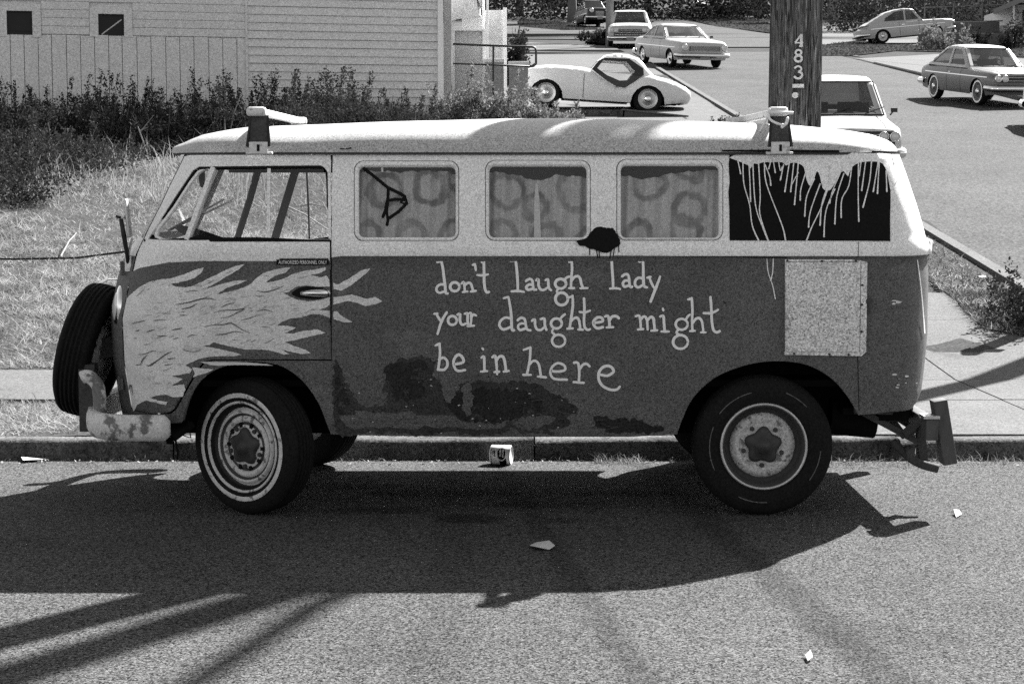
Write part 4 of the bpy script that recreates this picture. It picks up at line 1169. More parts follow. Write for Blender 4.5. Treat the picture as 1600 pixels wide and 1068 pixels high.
# dark splat between the windows
spl = [(901, 377), (912, 372), (922, 364), (930, 356), (938, 354), (948, 356), (958, 357), (964, 366), (969, 376), (967, 384), (959, 388), (955, 392), (946, 395), (936, 393), (928, 390), (920, 388), (914, 384), (906, 384)]
decal('paint_splat', [rough(smooth_line(spl, 2, True), .7)], M['van_black'], .0034, .012, side_panel)
V, Fc = ribbons([densify(d, 5, False) for d in [[(921, 388), (921.5, 398)], [(932, 391), (934, 402)], [(936, 392), (937, 404)], [(955, 391), (953, 402)], [(960, 387), (958, 400)], [(966, 383), (967, 394)]]], [1.5] * 6, .0036)
vpart('splat_drip', V, orient(V, Fc), M['van_black'], True, side_panel)
# narrow sticker on the door
decal('sticker', [[(432, 405.2), (514, 405.2), (514, 413.8), (432, 413.8)]], M['van_black'], .0052, .1, door)
def flat_text(body, size):
    cu = bpy.data.curves.new('txt', 'FONT'); cu.body = body; cu.size = size; cu.resolution_u = 2
    ob = bpy.data.objects.new('txt', cu); COL.objects.link(ob)
    dg = bpy.context.evaluated_depsgraph_get(); dg.update()
    me = bpy.data.meshes.new_from_object(ob.evaluated_get(dg))
    V = np.array([v.co[:] for v in me.vertices]); Fc = [tuple(p.vertices) for p in me.polygons]
    bpy.data.objects.remove(ob); bpy.data.curves.remove(cu); bpy.data.meshes.remove(me)
    return V, Fc
TV, TF = flat_text('AUTHORIZED PERSONNEL ONLY', 1.0)
w_ = TV[:, 0].max() - TV[:, 0].min(); h_ = TV[:, 1].max() - TV[:, 1].min()
V = []
for x, y, _ in TV:
    q = vx((435.5 + (x - TV[:, 0].min()) / w_ * 75.5, 412.2 - (y - TV[:, 1].min()) / h_ * 5.4)); V.append(side_pt(q[0], q[1], .0075))
vpart('sticker_text', V, orient(V, TF), M['letter'], False, door)
# seams: tailgate corner panel, jacking seam, rain channel under the belt
V, Fc = ribbons([densify([(1340, 404), (1339.5, 500), (1340, 560), (1342, 640)], 20, False), densify([(1341, 378), (1341, 401)], 8, False), densify([(960, 399.5), (1100, 400.5), (1230, 402)], 20, False), densify([(1130, 470), (1134, 474)], 3, False)], [1.0, .8, .8, 1], .0040)
vpart('panel_seam', V, orient(V, Fc), M['van_black'], True, side_panel)

# plywood sheet screwed over the rear vent
pb = empty('plywood_patch', (0, 0, 0), parent=van)
def slab_on_flank(name, px, off0, off1, m, par):
    L = densify(px, 12); q = vxs(L)
    A = side_pt(q[:, 0], q[:, 1], off1); B = side_pt(q[:, 0], q[:, 1], off0); n = len(L)
    V = list(A) + list(B); Fc = [tuple(range(n))] + [(i, (i + 1) % n, n + (i + 1) % n, n + i) for i in range(n)]
    return vpart(name, V, orient(V, Fc), m, False, par)
slab_on_flank('board', [(1226, 405), (1332, 405), (1332, 404), (1354, 409), (1352, 549), (1226, 548)], .003, .021, M['plywood'], pb)
slab_on_flank('board', [(1225, 548.6), (1352, 549.6), (1345, 555.5), (1225, 553.5)], .003, .015, M['plywood'], pb)
V, Fc = ribbons([densify([(1344, 409), (1342, 548)], 20, False), densify([(1228, 408.5), (1340, 408.5)], 20, False)], [.8, .7], .0222)
vpart('scored_line', V, orient(V, Fc), M['rust'], True, pb)
for p in [(1229, 407), (1283, 407.5), (1336, 407.5), (1346, 445), (1345.5, 475), (1345, 517), (1240, 551.5), (1295, 552.5), (1325, 553)]:
    q = vx(p); c = side_pt(q[0], q[1], .0215 if p[1] < 549 else .0155)
    s_ = MB(); s_.lathe([(.0005, -.004), (.004, -.004), (.006, 0), (.006, .004)], 8, 'Y', c); s_.build('screw', M['rust'], pb, sub=VO)
cl = MB(); q = vx((1357, 470)); c = side_pt(q[0], q[1], .012); cl.box(c, (.03, .02, .02)); cl.tube([c + np.array([.0, -.01, -.01]), c + np.array([.005, -.012, -.06])], .006, 5)
cl.build('catch', M['rust'], pb, sub=VO)

# ---- nose furniture
# spare tyre on the nose
spare = empty('spare_tyre', (0, 0, 0), parent=van)
spare.location = (-2.075, -.20, .712)
spare.rotation_euler = (0, R(13), R(-6))
def tyre_prof(r, w, rim): 
    h = w / 2
    return [(rim, -h * .78), (rim + .02, -h * .92), (rim + (r - rim) * .45, -h * 1.04), (r - .035, -h * .97), (r - .012, -h * .8), (r - .002, -h * .5), (r, 0), (r - .002, h * .5), (r - .012, h * .8), (r - .035, h * .97), (rim + (r - rim) * .45, h * 1.04), (rim + .02, h * .92), (rim, h * .78)]
def tread_tyre(r, w, rim, axis='Y', n=72, grooves=4):
    """tyre with circumferential tread grooves"""
    p = tyre_prof(r, w, rim); h = w / 2
    tread = []
    edges = np.linspace(-h * .66, h * .66, grooves * 2 + 3)
    for i in range(len(edges) - 1):
        rr_ = (r - .001) - .010 * (abs((edges[i] + edges[i + 1]) / 2) / h) ** 2 - (.008 if i % 2 else 0)
        tread += [(rr_, edges[i] + .0006), (rr_, edges[i + 1] - .0006)]
    prof = p[:5] + tread + p[8:]
    return MB().lathe(prof, n, axis)
o = tread_tyre(.333, .165, .19, 'X').build('tyre', M['rubber'], spare, True)
rm = MB(); rm.lathe([(.001, .06), (.05, .075), (.09, .06), (.12, .05), (.15, .03), (.19, .065), (.198, .062), (.19, -.06), (.15, -.03), (.001, -.03)], 36, 'X')
rm.build('rim', M['wheel_white'], spare, True)
br = MB(); br.beam((-2.06, YC - .22, .72), (-1.93, YC - .2, .74), .12, .1); br.build('spare_bracket', M['rust'], van, sub=VO)
# head lamp
for s in (-1, 1):
    hl = empty('headlight', (0, 0, 0), parent=van)
    hl.location = (-1.862, s * .47, .945); hl.rotation_euler = (0, R(6), R(16) * (1 if s < 0 else -1))
    MB().lathe([(.072, -.035), (.098, -.026), (.106, -.012), (.106, .012), (.098, .022), (.088, .02)], 32, 'X').build('ring', M['chrome'], hl, True)
    MB().lathe([(.001, -.05), (.03, -.047), (.06, -.04), (.088, -.02)], 28, 'X').build('lens', M['lens'], hl, True)
# front bumper: a rounded blade wrapped round the nose
bp = []
for t in np.linspace(0, 1, 60):
    bp.append(t)
path = smooth_line([(-1.575, YC - .845), (-1.68, YC - .855), (-1.80, YC - .84), (-1.90, YC - .78), (-1.97, YC - .62), (-2.03, YC - .3), (-2.04, YC), (-2.03, YC + .3), (-1.97, YC + .62), (-1.90, YC + .78), (-1.80, YC + .84), (-1.68, YC + .855), (-1.575, YC + .845)], 6)
V = []; sec = [(.0, .062), (.028, .058), (.04, .03), (.043, 0), (.04, -.03), (.028, -.056), (0, -.062), (-.012, -.05), (-.006, 0), (-.012, .05)]
nP = len(path)
for i, p in enumerate(path):
    d = path[min(i + 1, nP - 1)] - path[max(i - 1, 0)]; d /= np.linalg.norm(d); o_ = np.array([-d[1], d[0]])
    if np.dot(p - np.array([0, YC]), o_) < 0: o_ = -o_
    e = min(1.0, .55 + .45 * min(i, nP - 1 - i) / 2.0)
    for a, b in sec: V.append((p[0] + o_[0] * a * e, p[1] + o_[1] * a * e, .412 + b * e))
ns = len(sec)
Fc = [(i * ns + k, i * ns + (k + 1) % ns, (i + 1) * ns + (k + 1) % ns, (i + 1) * ns + k) for i in range(nP - 1) for k in range(ns)]
Fc += [tuple(range(ns - 1, -1, -1)), tuple((nP - 1) * ns + k for k in range(ns))]
fbm = vpart('front_bumper', V, Fc, M['bumper'], True)
for yy in (-.64, .64):
    ov = MB()
    ov.tube(smooth_line([(-2.025, YC + yy, .622), (-1.995, YC + yy, .628), (-1.955, YC + yy, .59), (-1.945, YC + yy, .53), (-1.945, YC + yy, .46), (-1.965, YC + yy, .41)], 3), .032, 12)
    ov.build('overrider', M['bumper'], van, True, sub=VO)
pl = MB(); pl.box((-2.03, YC - .52, .50), (.075, .02, .30)); pl.box((-2.03, YC - .47, .645), (.07, .08, .05))
pl.build('bumper_bracket', M['rust'], van, sub=VO)
bs_ = MB(); bs_.beam((-1.58, YC - .80, .36), (-1.5, YC - .74, .42), .06, .03); bs_.build('bumper_stay', M['underside'], van, sub=VO); bs_ = MB(); bs_.beam((-1.6, YC - .7, .38), (-1.6, YC - .75, .34), .03, .05)
bs_.build('bumper_stay', M['underside'], van, sub=VO); bs_ = MB()
bs_.tube([(-1.56, YC - .80, .35), (-1.55, YC - .80, .28), (-1.555, YC - .80, .26)], .005, 5); bs_.tube([(-1.55, YC - .8, .38), (-1.49, YC - .8, .36), (-1.5, YC - .8, .44)], .004, 5)
bs_.build('loose_wire', M['underside'], van, sub=VO)
# wing mirrors at the front pillar
mr_ = MB()
mr_.tube([atY(201, 424, 8.93), atY(199, 400, 8.90), atY(194, 370, 8.87), atY(189, 342, 8.85)], [.009, .010, .012, .010], 8)
mr_.tube([atY(189, 340, 8.85), atY(181, 338, 8.85)], .007, 6)
mr_.build('mirror_arm', M['black_iron'], van, True, sub=VO)
mm = MB(); c = atY(200, 341, 8.88)
mm.box(c, (.016, .07, .18), Matrix.Rotation(R(-5), 3, 'Y'), taper=.75)
mm.build('mirror', M['steel'], van, sub=VO, bevel=.008)
mm = MB(); c = atY(193, 338, 8.86); mm.tube([c, atY(199, 341, 8.87)], .009, 6); mm.tube([atY(201, 398, 8.9), atY(206, 372, 8.9)], .006, 6)
mm.build('mirror_bracket', M['steel'], van, sub=VO)
for pz in (412,):
    kn = MB(); c = atY(201, 412, 8.92); kn.box(c, (.03, .03, .07)); kn.build('mirror_clamp', M['van_white'], van, sub=VO)

# ---- roof racks
def rack(x_px, y_top, name='roof_rack', rear=False):
    r = empty(name, (0, 0, 0), parent=van)
    c = atY(x_px, 240, 8.63); X = c[0]
    for s in (-1, 1):
        yg = YC + s * .845
        ft = MB()
        # tapered tower of folded sheet: two cheeks and a web
        V = []
        for z, hwid, dep in ((1.70, .050, .055), (1.76, .044, .05), (1.80, .036, .045), (1.842, .034, .04)):
            lean = -s * (z - 1.70) * .16
            for a, b in ((-1, -1), (1, -1), (1, 1), (-1, 1)):
                V.append((X + a * hwid, yg + lean + b * dep * .5, z))
        Fc = []
        for i in range(3):
            for k in range(4): Fc.append((i * 4 + k, i * 4 + (k + 1) % 4, i * 4 + 4 + (k + 1) % 4, i * 4 + 4 + k))
        ft.add(V, Fc)
        ft.build('rack_foot', M['rust'], r, sub=VO)
        lip = MB(); lip.box((X, yg - .03 * 1 if s < 0 else yg + .03, 1.695), (.085, .012, .055))
        lip.box((X, yg - s * .0, 1.672), (.12, .04, .012))
        lip.build('rack_clamp', M['rack_paint'], r, sub=VO, bevel=.004)
        cl_ = MB(); cl_.box((X, yg - .0365 if s < 0 else yg + .0365, 1.695), (.012, .004, .03)); cl_.build('clamp_slot', M['van_black'], r, sub=VO)
        ck = MB(); 
        for q in (-1, 1): ck.beam((X + q * .05, yg - .03 * (1 if s < 0 else -1), 1.70), (X + q * .036, yg - s * .012, 1.84), .010, .014)
        ck.build('rack_cheek', M['black_iron'], r, sub=VO)
    cb_ = MB(); cb_.box((X + .0, YC, 1.858), (.05, 1.72, .030)); cb_.build('crossbar', M['rack_paint'], r, sub=VO, bevel=.006)
    for s in (-1, 1):
        ec = MB(); ec.box((X - .010, YC + s * .85, 1.859), (.088, .06, .042)); ec.build('bar_end', M['rack_paint'], r, sub=VO, bevel=.014)
    return r, X
rack(405, 176)
rk, Xk = rack(1218, 170)
rp = MB()
yb = YC - .875
rp.tube(smooth_line([(Xk - .05, yb, 1.87), (Xk - .055, yb - .01, 1.83), (Xk - .02, yb - .02, 1.805), (Xk + .02, yb - .02, 1.80), (Xk + .03, yb - .01, 1.83), (Xk + .018, yb - .015, 1.80), (Xk - .0, yb - .02, 1.785)], 5), .006, 6)
rp.tube(smooth_line([(Xk - .05, yb, 1.85), (Xk - .075, yb + .02, 1.80), (Xk - .09, yb + .03, 1.77)], 4), .005, 5)
rp.tube([(Xk - .05, yb - .01, 1.855), (Xk + .055, yb - .01, 1.852)], .008, 6)
rp.build('tie_rope', M['letter'], rk, True, sub=VO)

# ---- wheels
def wheel(loc, rz, r, w, kind, flip=False):
    wh = empty('wheel', (loc[0] - VO.x, loc[1] - VO.y, loc[2]), parent=van, rot=(0, rng.uniform(0, 6), rz + (math.pi if flip else 0)))
    wh.rotation_mode = 'XYZ'
    h = w / 2
    tread_tyre(r, w, .185).build('tyre', M['rubber'], wh, True)
    if kind == 'front':
        tr = MB(); tr.lathe([(.231, -h * 1.052), (.236, -h * 1.066), (.248, -h * 1.066), (.252, -h * 1.045)], 56); tr.build('whitewall', M['wheel_white'], wh, True)
        p = [(.214, -h * .93), (.212, -h * 1.02), (.204, -h * 1.0), (.198, -h * .72), (.192, -h * .55), (.182, -h * .50), (.172, -h * .62), (.164, -h * .78), (.156, -h * .76), (.150, -h * .55), (.144, -h * .62), (.134, -h * .74), (.122, -h * .72), (.114, -h * .58), (.108, -h * .52), (.102, -h * .62), (.09, -h * .66), (.001, -h * .66)]
        MB().lathe([(.199, -h * .76), (.191, -h * .565), (.183, -h * .515)], 56).build('rim_well', M['hub_dark'], wh, True)  # dark band in the rim step: dirt plus shading put into the colour
        MB().lathe([(.1565, -h * .77), (.1495, -h * .565), (.1445, -h * .63)], 56).build('rim_groove', M['hub_dark'], wh, True)  # groove shading laid in as a dark ring, likewise the next one
        MB().lathe([(.115, -h * .61), (.1085, -h * .54), (.1015, -h * .635)], 56).build('rim_groove', M['hub_dark'], wh, True)
        MB().lathe(p, 56).build('rim', M['wheel_white'], wh, True)
    else:
        p = [(.203, -h * .90), (.202, -h * 1.0), (.196, -h * 1.02), (.191, -h * .99), (.188, -h * .9)]
        MB().lathe(p, 56).build('rim_edge', M['steel'], wh, True)
        p = [(.152, -h * .34), (.148, -h * .46), (.130, -h * .56), (.114, -h * .58), (.106, -h * .50), (.100, -h * .52), (.001, -h * .52)]
        MB().lathe(p, 56).build('rim', M['wheel_rust'], wh, True)
        MB().lathe([(.1905, -h * .97), (.185, -h * .95), (.1765, -h * .5), (.160, -h * .33), (.150, -h * .30)], 48).build('rim_well', M['hub_dark'], wh, True)
        for a0, a1, rr_ in ((20, 52, .262), (160, 200, .258), (215, 262, .252), (100, 125, .268), (300, 330, .26)):
            sc = MB(); V = []
            an = np.linspace(R(a0), R(a1), 9)
            for a in an:
                for q in (-.0022, .0022): V.append(((rr_ + q) * math.cos(a), -h * 1.042, (rr_ + q) * math.sin(a)))
            sc.add(V, [(2 * i, 2 * i + 1, 2 * i + 3, 2 * i + 2) for i in range(8)]); sc.build('scuff', M['concrete'], wh)
    # lobed dark hub cap
    nl = 5
    V = []; n = 60
    yh = -h * (.70 if kind == 'front' else .56)
    for (k, dy) in ((1.0, .0), (.97, -.010), (.80, -.016), (.45, -.020), (.40, -.032), (.001, -.036)):
        for i in range(n):
            t = 2 * math.pi * i / n
            rr_ = .080 * (1 + .13 * math.cos(nl * t)) if k > .6 else .08
            V.append((rr_ * k * math.cos(t), yh + dy, rr_ * k * math.sin(t)))
    Fc = [(i * n + k, i * n + (k + 1) % n, (i + 1) * n + (k + 1) % n, (i + 1) * n + k) for i in range(5) for k in range(n)]
    new_ = new_mesh('hub', V, Fc, M['hub_dark'], True); link('hub', new_, wh)
    bolt = None
    for i in range(nl):
        t = 2 * math.pi * (i + .5) / nl
        b = MB(); b.lathe([(.011, 0), (.011, -.008), (.0085, -.012), (.001, -.012)], 8, 'Y', (.0925 * math.cos(t), yh + .004, .0925 * math.sin(t)))
        b.build('lug_bolt', M['hub_dark'], wh)
        if kind == 'front':
            for q in (0, 1):
                t2 = 2 * math.pi * (i + q * .5 + .25) / nl
                s_ = MB(); s_.box((.103 * math.cos(t2), -h * .665, .103 * math.sin(t2)), (.022, .006, .016), Matrix.Rotation(-t2, 3, 'Y')); s_.build('rim_slot', M['van_black'], wh)
    return wh
wheel((-1.205, YC - .745, .318), R(-34), .320, .17, 'front')
wheel((-1.095, YC + .69, .316), R(-33), .318, .17, 'front', True)
wheel((1.163, YC - .755, .325), 0.0, .326, .185, 'rear')
wheel((1.165, YC + .685, .325), 0.0, .33, .185, 'rear', True)

# ---- home-made rear bumper frame and exhaust
tf = empty('rear_bumper_frame', (0, 0, 0), parent=van)
nearY = YC - .78
top = atY(1466, 624, nearY); bot = atY(1482, 723, nearY)
PW = .064
pn_ = MB(); pn_.beam(bot, top, PW, .10, (0, 1, 0)); pn_.build('post', M['timber'], tf, sub=VO, bevel=.004)
dy = 1.42
pn_ = MB(); pn_.beam(bot + np.array([0, dy, 0]), top + np.array([0, dy, 0]), PW, .10, (0, 1, 0)); pn_.build('post', M['timber'], tf, sub=VO, bevel=.004)
mid = (top + bot) / 2
bm_ = MB(); bm_.box((mid[0] - .065, YC - .04, mid[2] + .015), (.06, 1.60, .10)); bm_.build('beam', M['timber'], tf, sub=VO, bevel=.006)
ca = MB(); ca.box((mid[0] - .07, YC - .80, mid[2] + .074), (.075, .10, .014)); ca.build('beam_cap', M['steel'], tf, sub=VO)
def stay(a_, b_, w_, h_):
    q_ = MB(); q_.beam(a_, b_, w_, h_); q_.build('bumper_stay', M['rust'], tf, sub=VO)
for yy in (-.42, .46):
    stay((1.70, YC + yy, .40), (mid[0] - .07, YC + yy, mid[2] + .02), .05, .035)
    stay((1.78, YC + yy, .47), (1.90, YC + yy, .31), .045, .03)
stay((1.66, YC - .62, .455), (1.95, YC - .62, .30), .05, .03); stay((1.86, YC - .66, .36), (mid[0] - .08, YC - .72, .44), .045, .04)
stay((1.92, YC - .64, .43), (1.95, YC - .62, .22), .04, .04); stay((1.60, YC - .70, .475), (1.78, YC - .70, .47), .05, .025)
lt = MB(); lt.beam((1.90, YC - .56, .41), (1.99, YC - .70, .45), .035, .02); lt.build('bright_strip', M['steel'], tf, sub=VO)
ex = MB(); ex.tube(smooth_line([atY(1395, 690, 8.9), atY(1412, 706, 8.86), atY(1425, 717, 8.83), atY(1443, 726, 8.81), atY(1466, 732, 8.8)], 4), .021, 12)
ex.lathe([(.021, 0), (.021, .001)], 8, 'X', (0, -50, 0)) if False else None
ex.build('exhaust_pipe', M['rust'], van, True, sub=VO)
ec = MB(); c = atY(1421, 707, 8.84); ec.lathe([(.0, -.02), (.034, -.02), (.036, 0), (.03, .016), (0, .018)], 14, 'X', c); c2 = atY(1400, 705, 8.95); ec.lathe([(.0, -.02), (.03, -.02), (.03, .02), (0, .02)], 10, 'Y', c2)
ec.build('pipe_clamp', M['rust'], van, True, sub=VO)
rb = MB(); rb.box((1.70, YC, .47), (.3, 1.4, .03)); rb.box((1.80, YC - .45, .46), (.14, .4, .08)); rb.box((1.86, YC - .55, .49), (.05, .1, .1))
rb.build('rear_valance', M['underside'], van, sub=VO)

# ================================================================== HOUSE
HC = np.array([-1.38, 37.0]); yaw = R(15)
HU = np.array([-math.cos(yaw), -math.sin(yaw)])      # along the front wall, to the left
HN = np.array([math.sin(yaw), -math.cos(yaw)])       # outward normal (towards the camera)
def wall_uv(px, py, off=0.0):
    d = ray(px, py)
    # (t*d.xy - HC).HN = off
    t = (off + HC.dot(HN)) / (d[0] * HN[0] + d[1] * HN[1])
    p = np.array([d[0] * t, d[1] * t])
    return float((p - HC).dot(HU)), CAM_H + d[2] * t
def wp_(u, z, off=0.0):
    p = HC + HU * u + HN * off
    return (p[0], p[1], z)
house = tag(empty('clapboard_house', (HC[0], HC[1], float(hill(37)))), 'pale clapboard house with two small dark windows above dark shrubs', 'house')
HOo = Vector(house.location)
def hpart(mb, name, m, parent=None, bevel=None): return mb.build(name, m, parent or house, False, sub=HOo, bevel=bevel)
def hbox(mb, u0, u1, z0, z1, o0, o1, mi=0):
    V = [wp_(u, z, o) for o in (o0, o1) for u, z in ((u0, z0), (u1, z0), (u1, z1), (u0, z1))]
    return mb.add(V, [(0, 1, 2, 3), (7, 6, 5, 4), (0, 4, 5, 1), (1, 5, 6, 2), (2, 6, 7, 3), (3, 7, 4, 0)], mi)
u_r = wall_uv(690, 80)[0]; u_s = wall_uv(385, 80)[0]; u_l = wall_uv(0, 80)[0] + 2.6
zb_ = 1.55
core = MB(); hbox(core, u_r - .0, u_l + .3, zb_, 7.6, -6.5, -.03); hpart(core, 'wall', M['siding'])
# boards of the right part
z0 = wall_uv(560, 165)[1] - .9
zt1 = z0 - 0.0
pitch = (wall_uv(560, 20)[1] - wall_uv(560, 120.6)[1]) / 8.0
mb_board = None
kk = 0
while zt1 < 7.5:
    b = MB()
    V = [wp_(u_r + .07, zt1, .034), wp_(u_s - .02, zt1, .034), wp_(u_s - .02, zt1 + pitch - .006, .006), wp_(u_r + .07, zt1 + pitch - .006, .006),
         wp_(u_r + .07, zt1, -.02), wp_(u_s - .02, zt1, -.02), wp_(u_s - .02, zt1 + pitch - .006, -.02), wp_(u_r + .07, zt1 + pitch - .006, -.02)]
    j = rng.uniform(-.003, .003)
    V = [(x, y, z + j) for x, y, z in V]
    b.add(V, [(1, 0, 3, 2), (0, 1, 5, 4), (2, 3, 7, 6), (0, 4, 7, 3), (1, 2, 6, 5)])
    hpart(b, 'board', M['siding']); zt1 += pitch; kk += 1
# left part: upright boards below, level boards above
zmid_ = wall_uv(200, 57.5)[1]
uu = [wall_uv(x, 90)[0] for x in (-150, -128, -106, -84, -62, -40, -18, -6, 16.5, 38, 60, 81, 104, 126, 148, 170, 191, 214, 236, 259, 281, 303, 326, 348, 370, 384)]
for a, b2 in zip(uu[:-1], uu[1:]):
    b = MB(); o_ = .03 + rng.uniform(-.004, .006)
    hbox(b, b2 + .006, a - .006, zb_, zmid_ + rng.uniform(-.006, .02), -.02, o_); hpart(b, 'board', M['siding'])
WN = [((10, 17), (51, 58.5)), ((153, 22), (194, 58.5))]
wins = []
for (a, c) in WN:
    u1, z1 = wall_uv(*a); u0, z00 = wall_uv(*c); wins.append((u0, u1, z00, z1))
zz = zmid_ + .025; lv = []
ph = (wall_uv(200, 6)[1] - wall_uv(200, 57)[1]) / 4.0
while zz < 7.5:
    lv.append((zz, zz + ph - .007)); zz += ph
for za, zc in lv:
    spans = [(u_s + .02, u_l)]
    for u0, u1, w0, w1 in wins:
        if zc > w0 - .0 and za < w1 + .12:
            new = []
            for s0, s1 in spans:
                if s1 <= u0 - .16 or s0 >= u1 + .16: new.append((s0, s1)); continue
                if u0 - .16 > s0: new.append((s0, u0 - .16))
                if u1 + .16 < s1: new.append((u1 + .16, s1))
            spans = new
    for s0, s1 in spans:
        b = MB(); hbox(b, s0, s1, za, zc, -.02, .026 + rng.uniform(-.004, .005)); hpart(b, 'board', M['siding'])
b = MB(); hbox(b, u_s - .02, u_s + .02, zb_, 7.5, -.02, .05); hpart(b, 'corner_batten', M['siding'])
b = MB(); hbox(b, u_r - .02, u_r + .085, zb_, 7.5, -.05, .055); hpart(b, 'corner_board', M['trim_white'])
for i, (u0, u1, w0, w1) in enumerate(wins):
    w = empty('window', (0, 0, 0), parent=house)
    f = MB()
    hbox(f, u0 - .155, u0, w0 - .0, w1 + .13, -.02, .045); hbox(f, u1, u1 + .155, w0 - .0, w1 + .13, -.02, .045); hbox(f, u0, u1, w1, w1 + .13, -.02, .045)
    hpart(f, 'frame', M['siding'], w)
    p = MB(); hbox(p, u0, u1, w0, w1, -.02, -.012); hpart(p, 'pane', M['dark_pane'], w)
    s_ = MB(); hbox(s_, u0, u1, w1 - .025, w1, -.012, .02); hbox(s_, u1 - .02, u1, w0, w1, -.012, .02); hbox(s_, u0, u0 + .02, w0, w1, -.012, .02)
    if i == 0: hbox(s_, u0, u1, w0 + .11, w0 + .135, -.012, .006)
    hpart(s_, 'sash', M['dark_pane'], w)
    if i == 1:
        st = MB(); a = wall_uv(159, 54); c = wall_uv(190, 31); st.tube([wp_(a[0], a[1], -.004), wp_(c[0], c[1], -.004)], .012, 5); hpart(st, 'prop_stick', M['wall_pale'], w)
# gabled roof, outside the frame, that shades the shrubs
rf = MB()
V = []
for o_ in (.45, -6.9):
    V += [wp_(u_r - .5, 7.35, o_), wp_(u_r + 4.5, 9.2, o_), wp_(u_l + 1.2, 9.2, o_), wp_(u_l + 1.2, 9.05, o_), wp_(u_r + 4.5, 9.05, o_), wp_(u_r - .5, 7.2, o_)]
rf.add(V, [(0, 1, 2, 3, 4, 5), (11, 10, 9, 8, 7, 6)] + [(i, i + 6, (i + 1) % 6 + 6, (i + 1) % 6) for i in range(6)])
hpart(rf, 'roof', M['dark_soil'])
g = MB(); g.add([wp_(u_r, 7.5, -.02), wp_(u_r + 4.5, 9.05, -.02), wp_(u_l, 9.05, -.02), wp_(u_l, 7.5, -.02)], [(0, 1, 2, 3)]); hpart(g, 'gable', M['siding'])
# side entrance to the right of the corner
def sbox(mb, x0, y0, x1, y1, Y, dep, zlow=None):
    a = atY(x0, y1, Y); c = atY(x1, y0, Y); zl = a[2] if zlow is None else zlow
    return mb.box(((a[0] + c[0]) / 2, Y + dep / 2, (zl + c[2]) / 2), (abs(c[0] - a[0]), dep, c[2] - zl))
zg = float(hill(38.5)) - .2
po = empty('porch', (0, 0, 0), parent=house)
for args, m in [((693.5, -30, 705.5, 128, 37.5, .3, zg), 'bin'), ((706, 47, 757, 122, 38.6, .08, zg), 'wall_pale'), ((694, -20, 750, 24, 39.0, .6), 'siding'), ((722, 24, 754, 46, 39.4, .1), 'trim_white'), ((757, 16, 790, 100, 39.2, 1.0, zg), 'wall_pale')]:  # first panel takes the bin grey: the side wall's shade put into its colour
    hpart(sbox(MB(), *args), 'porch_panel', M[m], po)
for args in [(705, 27, 710.5, 125, 38.52, .07, zg), (754, 46, 759.5, 125, 38.52, .07, zg), (753, -20, 757.5, 46, 38.9, .07), (760, -20, 763.5, 100, 38.7, .07, zg), (786, 12, 792, 100, 39.1, .07, zg)]:
    hpart(sbox(MB(), *args), 'porch_post', M['trim_white'], po)
eave = MB(); V = [atY(x, y, Y) for Y in (38.4, 39.8) for x, y in ((694, 34), (748, 25), (744, -6), (752, 12), (752, -30), (694, -30))]
hpart(eave.add(V, [(0, 1, 2, 3, 4, 5), (11, 10, 9, 8, 7, 6)] + [(i, i + 6, (i + 1) % 6 + 6, (i + 1) % 6) for i in range(6)]), 'eave', M['siding'], po)
hpart(sbox(MB(), 709, 45, 757, 48, 38.5, .12), 'ledge', M['trim_white'], po)
# garden pipe rail
rail = tag(empty('pipe_railing', on_hill(771, 126)), 'black pipe handrail with two bars in front of the pale porch', 'railing')
Y_ = 37.6
rb_ = MB(); rb_.tube([atY(708, 69, Y_), atY(770, 71.5, Y_), atY(832, 73.5, Y_)] + [atY(836, 75, Y_), atY(837.5, 79, Y_), atY(837.5, 100, Y_), atY(834, 103.5, Y_), atY(828, 104, Y_)], .022, 8); rb_.build('top_bar', M['black_iron'], rail, True, sub=rail.location)
rb_ = MB(); rb_.tube([atY(708, 99.5, Y_), atY(770, 101.5, Y_), atY(832, 104, Y_)], .017, 8); rb_.build('lower_bar', M['black_iron'], rail, True, sub=rail.location)
rb_ = MB(); g_ = atY(770, 150, Y_); rb_.tube([(g_[0], Y_, float(hill(Y_)) - .1), atY(771, 72, Y_)], .02, 8); rb_.build('post', M['black_iron'], rail, sub=rail.location)
for x0, y0, x1, lab in ((758.5, 93, 787, 'dark planter box with pale rim beside the white porch post'), (795, 97, 825.5, 'grey box with pale lid in front of the white sports car')):
    Yb = 38.2
    g_ = on_hill((x0 + x1) / 2, 134)
    bn = tag(empty('storage_box', (atY((x0 + x1) / 2, 100, Yb)[0], Yb, float(hill(Yb)))), lab, 'box', 'boxes beside the porch')
    b = sbox(MB(), x0, y0 + 4, x1, 132, Yb, .45, float(hill(Yb)) - .03); b.build('bin_body', M['bin'], bn, sub=bn.location, bevel=.02)
    b = sbox(MB(), x0 - 1, y0 - 1, x1 + 1, y0 + 5, Yb - .03, .51); b.build('lid', M['wall_pale'], bn, sub=bn.location, bevel=.01)

